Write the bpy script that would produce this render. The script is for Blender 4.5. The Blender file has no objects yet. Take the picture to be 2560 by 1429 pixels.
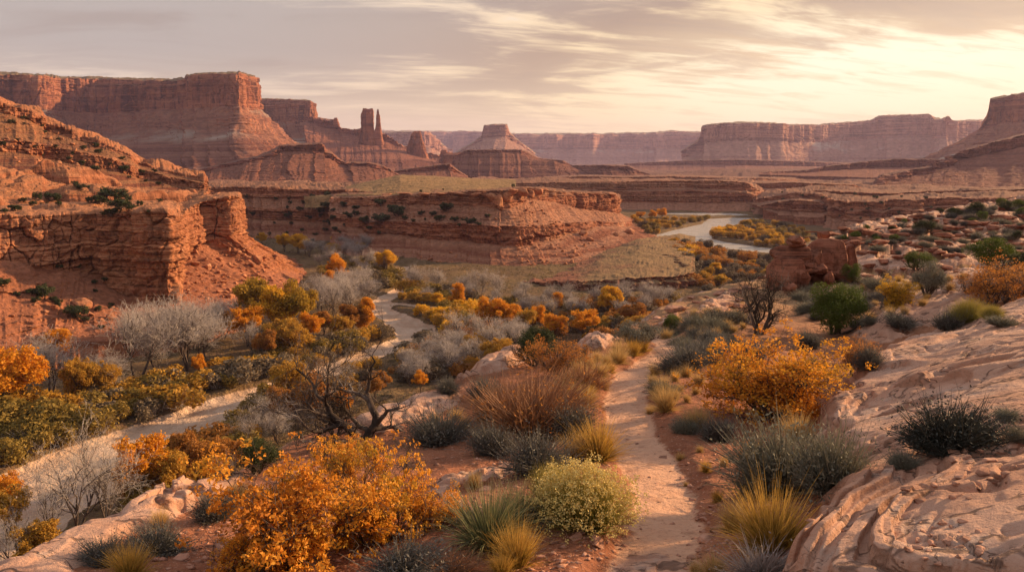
import bpy, math, random
import numpy as np
from math import radians, sin, cos, tan, atan2, sqrt, pi

scene = bpy.context.scene
COL = scene.collection
rng = np.random.default_rng(7)
random.seed(7)

# ------------------------------------------------------------------ camera
F = 2009.0                       # focal length in photo pixels (2560 wide)
PITCH = radians(8.9)
cam_d = bpy.data.cameras.new("camera")
cam_d.sensor_width = 36.0
cam_d.lens = 36.0 * F / 2560.0
cam_d.clip_start = 0.1
cam_d.clip_end = 30000.0
cam = bpy.data.objects.new("camera", cam_d)
cam.location = (0, 0, 0)
cam.rotation_euler = (radians(90) - PITCH, 0, 0)
COL.objects.link(cam)
scene.camera = cam
CP, SP = cos(PITCH), sin(PITCH)

def P(px, py, Y):
    """the place seen at photo pixel (px, py), Y metres ahead (eye is the origin)"""
    xc = (px - 1280.0) / F
    yc = (714.5 - py) / F
    dy = CP + yc * SP
    dz = -SP + yc * CP
    return (xc * Y / dy, Y, dz * Y / dy)

def PZ(px, py, z):
    """the place seen at (px, py) on the level z"""
    yc = (714.5 - py) / F
    dy = CP + yc * SP
    dz = -SP + yc * CP
    return P(px, py, z * dy / dz)

def to_px(v):
    v = np.asarray(v, float)
    d = v[..., 1] * CP - v[..., 2] * SP
    u = v[..., 1] * SP + v[..., 2] * CP
    d = np.maximum(d, 1e-3)
    return 1280 + F * v[..., 0] / d, 714.5 - F * u / d

# ------------------------------------------------------------------ light
SUN_AZ = radians(62)             # to the right of the view axis
SUN_EL = radians(17)
EXPOSURE = 0.95
scene.view_settings.view_transform = 'Standard'
scene.view_settings.look = 'None'
scene.view_settings.exposure = EXPOSURE
scene.view_settings.gamma = 1.0
scene.view_settings.use_curve_mapping = False
sun_d = bpy.data.lights.new("sun", 'SUN')
sun_d.energy = 5.0
sun_d.angle = radians(1.5)
sun_d.color = (1.0, 0.66, 0.35)
sun = bpy.data.objects.new("sun", sun_d)
import mathutils
sdir = mathutils.Vector((sin(SUN_AZ) * cos(SUN_EL), cos(SUN_AZ) * cos(SUN_EL), sin(SUN_EL)))
sun.rotation_euler = sdir.to_track_quat('Z', 'Y').to_euler()
COL.objects.link(sun)

# ---- node helper
class NT:
    def __init__(s, tree):
        s.t = tree; s.n = tree.nodes; s.l = tree.links
    def node(s, typ, **kw):
        nd = s.n.new(typ)
        for k, v in kw.items():
            if k.startswith('i_'):
                key = k[2:]
                nd.inputs[int(key) if key.isdigit() else key.replace('_', ' ')].default_value = v
            else:
                setattr(nd, k, v)
        return nd
    def link(s, a, b):
        s.l.new(a, b)
    def put(s, inp, v):
        if isinstance(v, (int, float)):
            inp.default_value = v
        elif isinstance(v, (tuple, list)):
            inp.default_value = (*v, 1.0) if (len(v) == 3 and len(inp.default_value) == 4) else v
        else:
            s.l.new(v, inp)
    def math(s, op, a, b=None, c=None, clamp=False):
        nd = s.n.new('ShaderNodeMath'); nd.operation = op; nd.use_clamp = clamp
        s.put(nd.inputs[0], a)
        if b is not None: s.put(nd.inputs[1], b)
        if c is not None: s.put(nd.inputs[2], c)
        return nd.outputs[0]
    def mix(s, fac, a, b, blend='MIX'):
        nd = s.n.new('ShaderNodeMix'); nd.data_type = 'RGBA'; nd.blend_type = blend
        s.put(nd.inputs[0], fac); s.put(nd.inputs[6], a); s.put(nd.inputs[7], b)
        return nd.outputs[2]
    def ramp(s, fac, stops, interp='LINEAR'):
        nd = s.n.new('ShaderNodeValToRGB'); nd.color_ramp.interpolation = interp
        el = nd.color_ramp.elements
        while len(el) < len(stops): el.new(0.5)
        for e, (p, c) in zip(el, stops):
            e.position = p
            e.color = (*c, 1.0) if len(c) == 3 else c
        s.put(nd.inputs[0], fac)
        return nd.outputs[0]
    def smooth(s, v, a, b, lo=0.0, hi=1.0):
        nd = s.n.new('ShaderNodeMapRange'); nd.interpolation_type = 'SMOOTHSTEP'
        s.put(nd.inputs[0], v)
        nd.inputs[1].default_value = a; nd.inputs[2].default_value = b
        nd.inputs[3].default_value = lo; nd.inputs[4].default_value = hi
        return nd.outputs[0]
    def noise(s, vec, scale, detail=4.0, rough=0.55, dist=0.0):
        nd = s.n.new('ShaderNodeTexNoise')
        nd.inputs['Scale'].default_value = scale; nd.inputs['Detail'].default_value = detail
        nd.inputs['Roughness'].default_value = rough; nd.inputs['Distortion'].default_value = dist
        if vec is not None: s.l.new(vec, nd.inputs['Vector'])
        return nd.outputs[0]
    def xyz(s, vec):
        nd = s.n.new('ShaderNodeSeparateXYZ'); s.l.new(vec, nd.inputs[0]); return nd.outputs
    def comb(s, x, y, z):
        nd = s.n.new('ShaderNodeCombineXYZ')
        s.put(nd.inputs[0], x); s.put(nd.inputs[1], y); s.put(nd.inputs[2], z)
        return nd.outputs[0]
    def vmul(s, vec, v):
        nd = s.n.new('ShaderNodeVectorMath'); nd.operation = 'MULTIPLY'
        s.l.new(vec, nd.inputs[0]); nd.inputs[1].default_value = v
        return nd.outputs[0]
    def attr(s, name):
        nd = s.n.new('ShaderNodeAttribute'); nd.attribute_name = name
        return nd.outputs['Fac']

def make_world():
    w = bpy.data.worlds.new("World"); scene.world = w; w.use_nodes = True
    t = NT(w.node_tree); t.n.clear()
    out = t.node('ShaderNodeOutputWorld')
    sky = t.node('ShaderNodeTexSky', sky_type='NISHITA', sun_disc=False)
    sky.sun_elevation = SUN_EL; sky.sun_rotation = SUN_AZ
    sky.air_density = 1.0; sky.dust_density = 3.0; sky.ozone_density = 1.0
    bg1 = t.node('ShaderNodeBackground', i_Strength=0.07)
    t.link(sky.outputs[0], bg1.inputs[0])
    tc = t.node('ShaderNodeTexCoord')
    d = t.xyz(tc.outputs['Generated'])
    el = d[2]
    # bank of clouds: looked up on a flat layer overhead, so it runs together at the horizon
    den = t.math('ADD', t.math('MAXIMUM', el, 0.0), 0.16)
    u = t.math('DIVIDE', d[0], den); v = t.math('DIVIDE', d[1], den)
    us = t.math('ADD', t.math('MULTIPLY', u, 0.80), t.math('MULTIPLY', v, 0.16))
    vs = t.math('SUBTRACT', v, t.math('MULTIPLY', u, 0.22))
    big = t.noise(t.comb(us, vs, 2.63), 0.62, 3.0, 0.5, 0.5)
    mid = t.noise(t.comb(t.math('MULTIPLY', us, 0.8), t.math('MULTIPLY', vs, 1.25), 7.9), 1.7, 5.0, 0.58, 0.7)
    fine = t.noise(t.comb(t.math('MULTIPLY', us, 0.8), t.math('MULTIPLY', vs, 2.4), 4.1), 4.0, 5.0, 0.6, 0.6)
    cl = t.math('ADD', t.math('ADD', t.math('MULTIPLY', big, 0.52), t.math('MULTIPLY', mid, 0.34)), t.math('MULTIPLY', fine, 0.14))
    # warm glow of the hidden sun low on the right
    ga, ge = radians(23), radians(5.2)
    gx, gy, gz = sin(ga) * cos(ge), cos(ga) * cos(ge), sin(ge)
    dx = t.math('MULTIPLY', t.math('SUBTRACT', d[0], gx), 1.1)
    dz = t.math('MULTIPLY', t.math('SUBTRACT', d[2], gz), 4.2)
    dy = t.math('SUBTRACT', d[1], gy)
    g2 = t.math('ADD', t.math('ADD', t.math('MULTIPLY', dx, dx), t.math('MULTIPLY', dz, dz)), t.math('MULTIPLY', dy, dy))
    dist = t.math('SQRT', g2)
    glow = t.smooth(dist, 0.95, 0.0)
    glow2 = t.smooth(dist, 0.46, 0.05)
    # lit sky between the clouds, and the clouds themselves
    clear = t.ramp(glow, [(0.0, (0.70, 0.58, 0.47)), (0.35, (0.88, 0.68, 0.46)), (0.7, (0.94, 0.71, 0.40)), (1.0, (1.0, 0.87, 0.54))])
    cloud = t.ramp(glow, [(0.0, (0.43, 0.38, 0.345)), (0.3, (0.43, 0.345, 0.28)), (0.6, (0.42, 0.30, 0.205)), (1.0, (0.74, 0.53, 0.30))])
    hor = t.smooth(el, 0.13, 0.02)
    thin = t.math('SUBTRACT', 1.0, t.math('MULTIPLY', hor, 0.55))
    cl = t.math('ADD', t.math('MULTIPLY', t.math('SUBTRACT', cl, 0.5), 2.1), 0.5)
    ee = t.math('ADD', el, t.smooth(d[0], 0.2, -0.25, 0.0, 0.035))
    cl = t.math('ADD', cl, t.smooth(ee, 0.085, 0.165, -0.075, 0.045))
    mask = t.math('MULTIPLY', t.smooth(cl, 0.40, 0.58), thin)
    col = t.mix(mask, clear, cloud)
    # thick bellies and thin bluish gaps
    col = t.mix(t.math('MULTIPLY', t.smooth(mid, 0.44, 0.64, 0.0, 0.75), mask), col, t.mix(0.55, cloud, (0.30, 0.225, 0.185)))
    op = t.smooth(cl, 0.42, 0.30)
    col = t.mix(t.math('MULTIPLY', t.math('MULTIPLY', op, 0.8), t.smooth(el, 0.06, 0.18)), col, (0.78, 0.72, 0.66))
    col = t.mix(t.math('MULTIPLY', glow2, t.math('SUBTRACT', 1.0, t.math('MULTIPLY', mask, 0.8))), col, (1.06, 0.93, 0.69))
    col = t.mix(t.smooth(fine, 0.48, 0.66, 0.0, 0.50), col, cloud)
    col = t.mix(t.math('MULTIPLY', hor, 0.55), col, t.mix(glow, (0.84, 0.62, 0.40), (1.0, 0.83, 0.46)))
    # unseen upper sky tinted cool grey, added to cool the shade
    col = t.mix(t.smooth(el, 0.24, 0.55, 0.0, 0.85), col, (0.46, 0.48, 0.53))
    bg2 = t.node('ShaderNodeBackground')
    t.link(col, bg2.inputs[0])
    # unseen sky overhead brightened as added fill light, dimmed behind the camera
    up = t.smooth(el, 0.22, 0.60, 1.0, 1.08)
    back = t.smooth(d[1], 0.3, -0.6, 1.0, 0.85)
    t.link(t.math('MULTIPLY', t.math('MULTIPLY', up, back), SKY), bg2.inputs['Strength'])
    mx = t.node('ShaderNodeMixShader', i_0=0.93)
    t.link(bg1.outputs[0], mx.inputs[1]); t.link(bg2.outputs[0], mx.inputs[2])
    t.link(mx.outputs[0], out.inputs['Surface'])
SKY = 0.63
make_world()

cy = scene.cycles
cy.max_bounces = 5; cy.diffuse_bounces = 3; cy.glossy_bounces = 2; cy.transmission_bounces = 3
cy.transparent_max_bounces = 6; cy.volume_bounces = 0
cy.use_denoising = True
cy.caustics_reflective = False; cy.caustics_refractive = False
cy.sample_clamp_indirect = 4.0

# ------------------------------------------------------------------ numpy noise
def _h(ix, iy, iz, seed):
    h = (ix.astype(np.uint32) * np.uint32(374761393) + iy.astype(np.uint32) * np.uint32(668265263)
         + iz.astype(np.uint32) * np.uint32(2147483647) + np.uint32((seed * 974634777) & 0xffffffff))
    h ^= h >> np.uint32(13); h *= np.uint32(1274126177); h ^= h >> np.uint32(16)
    h *= np.uint32(2246822519); h ^= h >> np.uint32(13)
    return h.astype(np.float32) * np.float32(1.0 / 4294967295.0)

def vn(x, y, z=None, seed=0):
    """value noise in -1..1"""
    x = np.asarray(x, np.float32); y = np.asarray(y, np.float32)
    ix = np.floor(x); iy = np.floor(y)
    fx = x - ix; fy = y - iy
    fx = fx * fx * fx * (fx * (fx * 6 - 15) + 10); fy = fy * fy * fy * (fy * (fy * 6 - 15) + 10)
    ix = ix.astype(np.int64); iy = iy.astype(np.int64)
    if z is None:
        k = np.zeros_like(ix)
        a = _h(ix, iy, k, seed); b = _h(ix + 1, iy, k, seed); c = _h(ix, iy + 1, k, seed); d = _h(ix + 1, iy + 1, k, seed)
        return ((a + (b - a) * fx) * (1 - fy) + (c + (d - c) * fx) * fy) * 2 - 1
    z = np.asarray(z, np.float32) + np.zeros_like(x)
    iz = np.floor(z); fz = z - iz; fz = fz * fz * (3 - 2 * fz); iz = iz.astype(np.int64)
    r = []
    for dz in (0, 1):
        k = iz + dz
        a = _h(ix, iy, k, seed); b = _h(ix + 1, iy, k, seed); c = _h(ix, iy + 1, k, seed); d = _h(ix + 1, iy + 1, k, seed)
        r.append((a + (b - a) * fx) * (1 - fy) + (c + (d - c) * fx) * fy)
    return (r[0] + (r[1] - r[0]) * fz) * 2 - 1

def fbm(x, y, z=None, oct=4, seed=0, gain=0.5):
    s = 0; a = 1.0; tot = 0
    for o in range(oct):
        if z is None:
            xr = x * 0.8 - y * 0.6; yr = x * 0.6 + y * 0.8
            s = s + a * vn(xr, yr, None, seed + o)
            x, y = xr * 2.03 + 11.3, yr * 2.03 - 7.1
        else:
            s = s + a * vn(x, y, z, seed + o)
            x, y, z = x * 2.03 + 3.1, y * 2.03 + 1.7, z * 2.03 + 5.3
        tot += a; a *= gain
    return s / tot

def ridged(x, y, oct=3, seed=0):
    s = 0; a = 1.0; tot = 0
    for o in range(oct):
        s = s + a * (1 - np.abs(vn(x, y, None, seed + o))); tot += a; a *= 0.5
        x, y = x * 2.1 + 4.7, y * 2.1 + 9.2
    return s / tot

def worley(x, y, seed=0):
    """cell value, distance to the nearest border (roughly) of jittered cells"""
    ix = np.floor(x).astype(np.int64); iy = np.floor(y).astype(np.int64)
    d1 = np.full(x.shape, 9.0, np.float32); d2 = d1.copy(); val = np.zeros(x.shape, np.float32)
    zero = np.zeros_like(ix)
    for dx in (-1, 0, 1):
        for dy in (-1, 0, 1):
            cx = ix + dx; cy_ = iy + dy
            px = cx + 0.15 + 0.7 * _h(cx, cy_, zero, seed); py = cy_ + 0.15 + 0.7 * _h(cx, cy_, zero, seed + 1)
            d = np.sqrt((px - x) ** 2 + (py - y) ** 2).astype(np.float32)
            near = d < d1
            d2 = np.where(near, d1, np.minimum(d2, d))
            val = np.where(near, _h(cx, cy_, zero, seed + 2), val)
            d1 = np.where(near, d, d1)
    return val, d2 - d1

def layers(z, h, seed=0, blend=0.12):
    """stepped value of bed after bed, in 0..1, with a short blend at each bed's top"""
    q = z / h; k = np.floor(q); f = q - k
    k = k.astype(np.int64); zz = np.zeros_like(k)
    a = _h(k, zz, zz, seed); b = _h(k + 1, zz, zz, seed)
    t = np.clip((f - 1 + blend) / blend, 0, 1)
    return a + (b - a) * t * t * (3 - 2 * t)

def sst(v, a, b):
    t = np.clip((v - a) / (b - a), 0, 1)
    return t * t * (3 - 2 * t)

def poly_sdf(x, y, poly):
    """signed distance to a closed polygon, positive inside"""
    poly = np.asarray(poly, np.float32)
    sh = x.shape; x = x.ravel().astype(np.float32); y = y.ravel().astype(np.float32)
    d = np.full(x.shape, 1e9, np.float32); ins = np.zeros(x.shape, bool)
    n = len(poly)
    for i in range(n):
        ax, ay = poly[i]; bx, by = poly[(i + 1) % n]
        ex, ey = bx - ax, by - ay
        t = np.clip(((x - ax) * ex + (y - ay) * ey) / (ex * ex + ey * ey + 1e-9), 0, 1)
        d = np.minimum(d, (x - ax - t * ex) ** 2 + (y - ay - t * ey) ** 2)
        if ay != by:
            c = ((ay <= y) & (by > y)) | ((by <= y) & (ay > y))
            ins ^= c & (x < ax + (y - ay) / (by - ay) * ex)
    d = np.sqrt(d)
    return np.where(ins, d, -d).reshape(sh)

def line_dist(x, y, pts):
    pts = np.asarray(pts, np.float32)
    sh = x.shape; x = x.ravel().astype(np.float32); y = y.ravel().astype(np.float32)
    d = np.full(x.shape, 1e9, np.float32)
    for i in range(len(pts) - 1):
        ax, ay = pts[i][:2]; bx, by = pts[i + 1][:2]
        ex, ey = bx - ax, by - ay
        t = np.clip(((x - ax) * ex + (y - ay) * ey) / (ex * ex + ey * ey + 1e-9), 0, 1)
        d = np.minimum(d, (x - ax - t * ex) ** 2 + (y - ay - t * ey) ** 2)
    return np.sqrt(d).reshape(sh)

# ------------------------------------------------------------------ mesh helpers
def new_mesh(name, V, Fc, mat=None, attrs=None, smooth=False, mat_idx=None):
    """V (n,3); Fc (m,3) or (m,4) index array, or a list of such arrays"""
    me = bpy.data.meshes.new(name)
    V = np.asarray(V, np.float32)
    if not isinstance(Fc, list): Fc = [Fc]
    Fc = [np.asarray(f, np.int32) for f in Fc if len(f)]
    loops = np.concatenate([f.ravel() for f in Fc])
    tot = np.concatenate([np.full(len(f), f.shape[1], np.int32) for f in Fc])
    start = np.concatenate([[0], np.cumsum(tot)[:-1]]).astype(np.int32)
    me.vertices.add(len(V)); me.vertices.foreach_set('co', V.ravel())
    me.loops.add(len(loops)); me.loops.foreach_set('vertex_index', loops)
    me.polygons.add(len(tot)); me.polygons.foreach_set('loop_start', start)
    if smooth:
        me.polygons.foreach_set('use_smooth', np.ones(len(tot), bool))
    if mat is not None:
        for m in (mat if isinstance(mat, (list, tuple)) else [mat]): me.materials.append(m)
    if mat_idx is not None:
        me.polygons.foreach_set('material_index', np.asarray(mat_idx, np.int32))
    for k, a in (attrs or {}).items():
        at = me.attributes.new(k, 'FLOAT', 'POINT')
        at.data.foreach_set('value', np.asarray(a, np.float32).ravel())
    me.update(calc_edges=True)
    return me

def link(name, me, parent=None, loc=None, rot=None, scale=None):
    o = bpy.data.objects.new(name, me)
    COL.objects.link(o)
    if parent is not None: o.parent = parent
    if loc is not None: o.location = loc
    if rot is not None: o.rotation_euler = rot
    if scale is not None: o.scale = (scale,) * 3 if isinstance(scale, (int, float)) else scale
    return o

def grid_faces(nv, nu):
    i = np.arange((nv - 1) * nu).reshape(nv - 1, nu)[:, :-1].ravel()
    return np.stack([i, i + 1, i + nu + 1, i + nu], 1)

def structure(name, me, label=None):
    o = link(name, me); o['kind'] = 'structure'
    if label: o['label'] = label
    return o
# ------------------------------------------------------------------ rock materials
def mat_rock(name, L, beds, talus, cap, scrub=(0.055, 0.06, 0.03), scrub_amt=0.5, varnish=0.5, bump=0.9, pale=None, shade_amt=0.85):
    """beds: colours of the strata met in turn; L: the size of the biggest features in metres"""
    deep = lambda c: (c[0] * .90, c[1] * .80, c[2] * .76)
    beds = [deep(c) for c in beds]; talus = deep(talus); cap = deep(cap)
    m = bpy.data.materials.new(name); m.use_nodes = True
    t = NT(m.node_tree); t.n.clear()
    out = t.node('ShaderNodeOutputMaterial'); b = t.node('ShaderNodeBsdfPrincipled')
    b.inputs['Roughness'].default_value = 0.92
    b.inputs['Specular IOR Level'].default_value = 0.12
    g = t.node('ShaderNodeNewGeometry'); pos = g.outputs['Position']
    p = t.xyz(pos)
    wob = t.noise(pos, 0.35 / L, 4.0, 0.55)
    zz = t.math('ADD', p[2], t.math('MULTIPLY', t.math('SUBTRACT', wob, 0.5), 0.14 * L))
    flat = t.comb(t.math('MULTIPLY', p[0], 0.06 / L), t.math('MULTIPLY', p[1], 0.06 / L), t.math('MULTIPLY', zz, 3.2 / L))
    s1 = t.noise(flat, 1.0, 5.0, 0.62)
    n = len(beds)
    stops = [(0.30 + 0.40 * i / (n - 1), c) for i, c in enumerate(beds)]
    col = t.ramp(s1, stops)
    col = t.mix(t.smooth(s1, 0.40, 0.30, 0.0, 0.45), col, tuple(c * 0.5 for c in beds[0]))
    mot_ = t.noise(pos, 1.7 / L, 3.0, 0.6)
    ln = t.noise(t.comb(t.math('MULTIPLY', p[0], 0.10 / L), t.math('MULTIPLY', p[1], 0.10 / L), t.math('MULTIPLY', zz, 5.0 / L)), 1.0, 4.0, 0.65)
    part = t.math('MULTIPLY', t.smooth(t.math('ABSOLUTE', t.math('SUBTRACT', ln, 0.5)), 0.045, 0.01), t.smooth(mot_, 0.36, 0.56))  # dark level lines painted into the colour for shadows under ledges
    jo = t.noise(t.vmul(pos, (4.5 / L, 4.5 / L, 0.45 / L)), 1.0, 3.0, 0.55)
    joint = t.math('MULTIPLY', t.smooth(t.math('ABSOLUTE', t.math('SUBTRACT', jo, 0.5)), 0.022, 0.004), t.smooth(mot_, 0.60, 0.44))
    part = t.math('MAXIMUM', part, joint)  # dark upright joints join the painted ledge shadows
    col = t.mix(t.math('MULTIPLY', part, shade_amt), col, tuple(c * 0.35 for c in beds[0]))
    # mottling and stains running down the faces
    mot = t.noise(pos, 3.0 / L, 6.0, 0.65)
    col = t.mix(t.smooth(mot, 0.35, 0.75, 0.0, 0.55), col, tuple(min(1, c * 1.35) for c in beds[-1]))
    st = t.noise(t.vmul(pos, (4.0 / L, 4.0 / L, 0.35 / L)), 1.0, 4.0, 0.6)
    st_b = t.noise(t.vmul(pos, (13.0 / L, 13.0 / L, 0.8 / L)), 1.0, 3.0, 0.6)
    var = t.math('MULTIPLY', t.math('MAXIMUM', t.smooth(st, 0.50, 0.64), t.smooth(st_b, 0.54, 0.66, 0.0, 0.8)), varnish)
    steep = t.xyz(g.outputs['Normal'])[2]
    var = t.math('MULTIPLY', var, t.smooth(steep, 0.6, 0.25))
    col = t.mix(var, col, tuple(c * 0.42 for c in beds[0]))
    # loose slopes
    tn = t.noise(pos, 9.0 / L, 6.0, 0.7)
    tcol = t.mix(t.smooth(tn, 0.35, 0.68), tuple(c * 0.72 for c in talus), tuple(min(1, c * 1.22) for c in talus))
    if pale is not None:
        pn = t.noise(t.comb(t.math('MULTIPLY', p[0], 0.35 / L), t.math('MULTIPLY', p[1], 0.35 / L), t.math('MULTIPLY', zz, 1.2 / L)), 1.0, 4.0, 0.6)
        tcol = t.mix(t.smooth(pn, 0.56, 0.68, 0.0, 0.8), tcol, pale)
    ch = t.noise(t.vmul(pos, (5.5 / L, 5.5 / L, 0.55 / L)), 1.0, 4.0, 0.6)
    tcol = t.mix(t.smooth(ch, 0.50, 0.68, 0.0, 0.35), tcol, tuple(min(1, c * 1.35) for c in talus))
    tcol = t.mix(t.smooth(ch, 0.46, 0.32, 0.0, 0.45), tcol, tuple(c * 0.62 for c in talus))
    ta = t.attr('tal')
    bed2 = t.noise(t.comb(t.math('MULTIPLY', p[0], 0.05 / L), t.math('MULTIPLY', p[1], 0.05 / L), t.math('MULTIPLY', zz, 9.0 / L)), 1.0, 3.0, 0.6)
    tcol = t.mix(t.smooth(bed2, 0.52, 0.66, 0.0, 0.55), tcol, tuple(c * 0.8 for c in beds[0]))
    low = t.attr('low')
    lcol = t.mix(t.smooth(bed2, 0.46, 0.58), tuple(c * 0.78 for c in beds[0]), tuple(c * 0.95 for c in talus))
    lcol = t.mix(t.smooth(tn, 0.50, 0.70, 0.0, 0.6), lcol, tuple(c * 1.2 for c in talus))
    tcol = t.mix(t.smooth(low, 0.25, 0.55), tcol, lcol)
    if pale is not None:
        pb = t.math('MULTIPLY', t.smooth(low, 0.05, 0.20), t.smooth(low, 0.50, 0.30))
        tcol = t.mix(t.math('MULTIPLY', pb, t.smooth(pn, 0.42, 0.56)), tcol, pale)
    tf = t.math('MULTIPLY', ta, t.smooth(steep, 0.35, 0.62))
    col = t.mix(tf, col, tcol)
    # tops: dust, dry grass and dark brush
    cn = t.noise(pos, 7.0 / L, 5.0, 0.65)
    ccol = t.mix(t.smooth(cn, 0.38, 0.66), tuple(c * 0.8 for c in cap), tuple(min(1, c * 1.15) for c in cap))
    sc = t.noise(pos, 26.0 / L, 3.0, 0.6)
    patch = t.noise(pos, 1.6 / L, 3.0, 0.5)
    sm = t.math('MULTIPLY', t.smooth(sc, 0.55, 0.64), t.smooth(patch, 0.40, 0.58))
    ccol = t.mix(t.math('MULTIPLY', sm, scrub_amt), ccol, scrub)
    cf = t.math('MULTIPLY', t.attr('cap'), t.smooth(steep, 0.62, 0.85))
    col = t.mix(cf, col, ccol)
    t.link(col, b.inputs['Base Color'])
    # grain, pitting and bedding lines
    h = t.math('ADD', t.math('MULTIPLY', mot, 0.6), t.math('MULTIPLY', tn, 0.5))
    fineb = t.noise(t.vmul(pos, (1.2 / L, 1.2 / L, 22.0 / L)), 1.0, 5.0, 0.65)
    h = t.math('ADD', h, t.math('MULTIPLY', fineb, 0.8))
    bp = t.node('ShaderNodeBump'); bp.inputs['Strength'].default_value = bump
    bp.inputs['Distance'].default_value = 0.09 * L
    t.link(h, bp.inputs['Height']); t.link(bp.outputs[0], b.inputs['Normal'])
    t.link(b.outputs[0], out.inputs['Surface'])
    return m

# ------------------------------------------------------------------ lofted landforms
def loft(name, cols, segs, mat, L, nu=500, seed=1, plan=0.0, sharp=True, amp=1.0, label=None, gap=0.7, style='banded', dome=0.0, steps=0.0):
    """cols: key columns, each a list of places from the top's back to the foot; segs: per gap between
    rows (kind, rows of mesh). kinds: cap, cliff, talus, ledge. L: size of the biggest features in metres."""
    for c in cols:                                     # carry the foot on below the ground it stands on
        f, g = np.array(c[-1]), np.array(c[-2])
        o = (f - g) * np.array([1, 1, 0]); o = o / (np.linalg.norm(o) + 1e-6)
        c.append(tuple(f + o * .3 * L + np.array([0, 0, -.45 * L])))
    segs = list(segs) + [('talus', 4)]
    if style == 'wingate' and segs[1][0] == 'cliff':   # a set-back tier of thin beds under the rim
        for c in cols:
            r_, b_ = np.array(c[1]), np.array(c[2]); o = -r_ * np.array([1, 1, 0]); o = o / np.linalg.norm(o)
            m_ = r_ + (b_ - r_) * .17
            c[1:2] = [tuple(r_ - o * .16 * L), tuple(m_ - o * .10 * L), tuple(m_)]
        segs = [segs[0], ('cliff', 16), ('ledge', 5)] + list(segs[1:])
    C = np.array(cols, np.float64)                    # K, R, 3
    K, R, _ = C.shape
    i0 = next((i for i, s in enumerate(segs) if s[0] == 'cliff'), 0)
    key = C[:, i0]
    ang = key / np.linalg.norm(key, axis=1)[:, None]
    seg = np.linalg.norm(np.diff(ang, axis=0), axis=1) + 0.7 * np.linalg.norm(np.diff(key, axis=0), axis=1) / np.linalg.norm(key[1:], axis=1)
    T = np.concatenate([[0], np.cumsum(seg)]); T /= T[-1]
    u = np.linspace(0, 1, nu)
    rows = []
    for r in range(R):
        rows.append(np.stack([np.interp(u, T, C[:, r, k]) for k in range(3)], 1))
    # round the corners of the key polyline a little
    if not sharp:
        for r in range(R):
            q = rows[r]
            for _ in range(8):
                q[1:-1] = 0.25 * q[:-2] + 0.5 * q[1:-1] + 0.25 * q[2:]
    rim = rows[i0]
    arc = np.concatenate([[0], np.cumsum(np.linalg.norm(np.diff(rim[:, :2], axis=0), axis=1))]).astype(np.float32)
    V = []; tal = []; cap = []; cli = []; vv = []; low = []; last = len(segs) - 1; ntal = 0
    for si, (kind, n) in enumerate(segs):
        ntal += kind == 'talus'
        a, b = rows[si], rows[si + 1]
        ss = np.linspace(0, 1, n + 1)
        if si != last: ss = ss[:-1]
        for s in ss:
            q = a + (b - a) * s
            if kind == 'talus':                        # slopes ease out towards the foot
                q[:, 2] = a[:, 2] + (b[:, 2] - a[:, 2]) * (1 - (1 - s) ** 1.35)
            V.append(q)
            tal.append(1.0 if kind in ('talus',) else 0.0)
            cap.append(1.0 if kind in ('cap', 'ledge') else 0.0)
            cli.append(1.0 if kind == 'cliff' else 0.0)
            vv.append(s)
            low.append(0.0 if kind != 'talus' else (max(0, s - .62) * .5 if ntal == 1 else (min(1, .19 + s * 1.6) if ntal == 2 and si != last else 1.0)))
    V = np.array(V); nv = len(V)
    def soft(a, n=2):
        a = np.array(a, float)
        for _ in range(n): a[1:-1] = 0.25 * a[:-2] + 0.5 * a[1:-1] + 0.25 * a[2:]
        return a
    tal = soft(tal); cap_s = soft(cap); cli = soft(cli)
    # horizontal outward direction of each column, from the rim's run
    d = np.gradient(rim[:, :2], axis=0)
    k = max(3, nu // 60)
    for _ in range(k * 2): d[1:-1] = 0.25 * d[:-2] + 0.5 * d[1:-1] + 0.25 * d[2:]
    nrm = np.stack([d[:, 1], -d[:, 0]], 1); nrm /= np.linalg.norm(nrm, axis=1)[:, None] + 1e-9
    foot = rows[-1][:, :2] - rim[:, :2]
    if np.mean(np.sum(nrm * foot, 1)) < 0: nrm = -nrm
    A = np.broadcast_to(arc[None, :], (nv, nu)).astype(np.float32)
    X = V[..., 0].astype(np.float32); Y = V[..., 1].astype(np.float32); Z = V[..., 2].astype(np.float32)
    tl = tal[:, None]; cp = cap_s[:, None]; cf = cli[:, None]; sv = np.array(vv)[:, None]
    # buttresses and alcoves
    rid = (ridged(arc / L, arc * 0 + seed * 3.3, 4, seed) - 0.72) * 2.0 + 0.6 * fbm(arc / (2.3 * L), arc * 0 + 2.2, None, 3, seed + 4)
    out = np.broadcast_to((rid * plan * L)[None, :], (nv, nu)) * (1 - 0.75 * cp)
    Zw = Z + 0.10 * L * fbm(X / (1.4 * L), Y / (1.4 * L), None, 3, seed + 8)
    st = layers(Zw, 0.105 * L, seed + 20) - 0.5
    st2 = layers(Zw, 0.04 * L, seed + 21) - 0.5
    fl = ridged(A / (0.22 * L) + 0.3 * fbm(A / L, Z / L, None, 2, seed + 3), Z / (2.6 * L), 3, seed + 30) - 0.6
    cell, brd = worley(A / (0.19 * L) + 0.35 * fbm(X / (.3 * L), Z / (.3 * L), None, 2, seed + 7), Zw / (0.30 * L), seed + 40)
    cell2, brd2 = worley(A / (0.075 * L), Zw / (0.085 * L), seed + 50)
    crack = -sst(brd, 0.10, 0.0) * 0.05
    fine = fbm(X / (0.10 * L), Y / (0.10 * L), Z / (0.07 * L), 4, seed + 60)
    cliffd = 0.11 * fl + 0.10 * (cell - 0.5) + 0.045 * (cell2 - 0.5) + crack + 0.14 * st + 0.05 * st2 + 0.03 * fine
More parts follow.
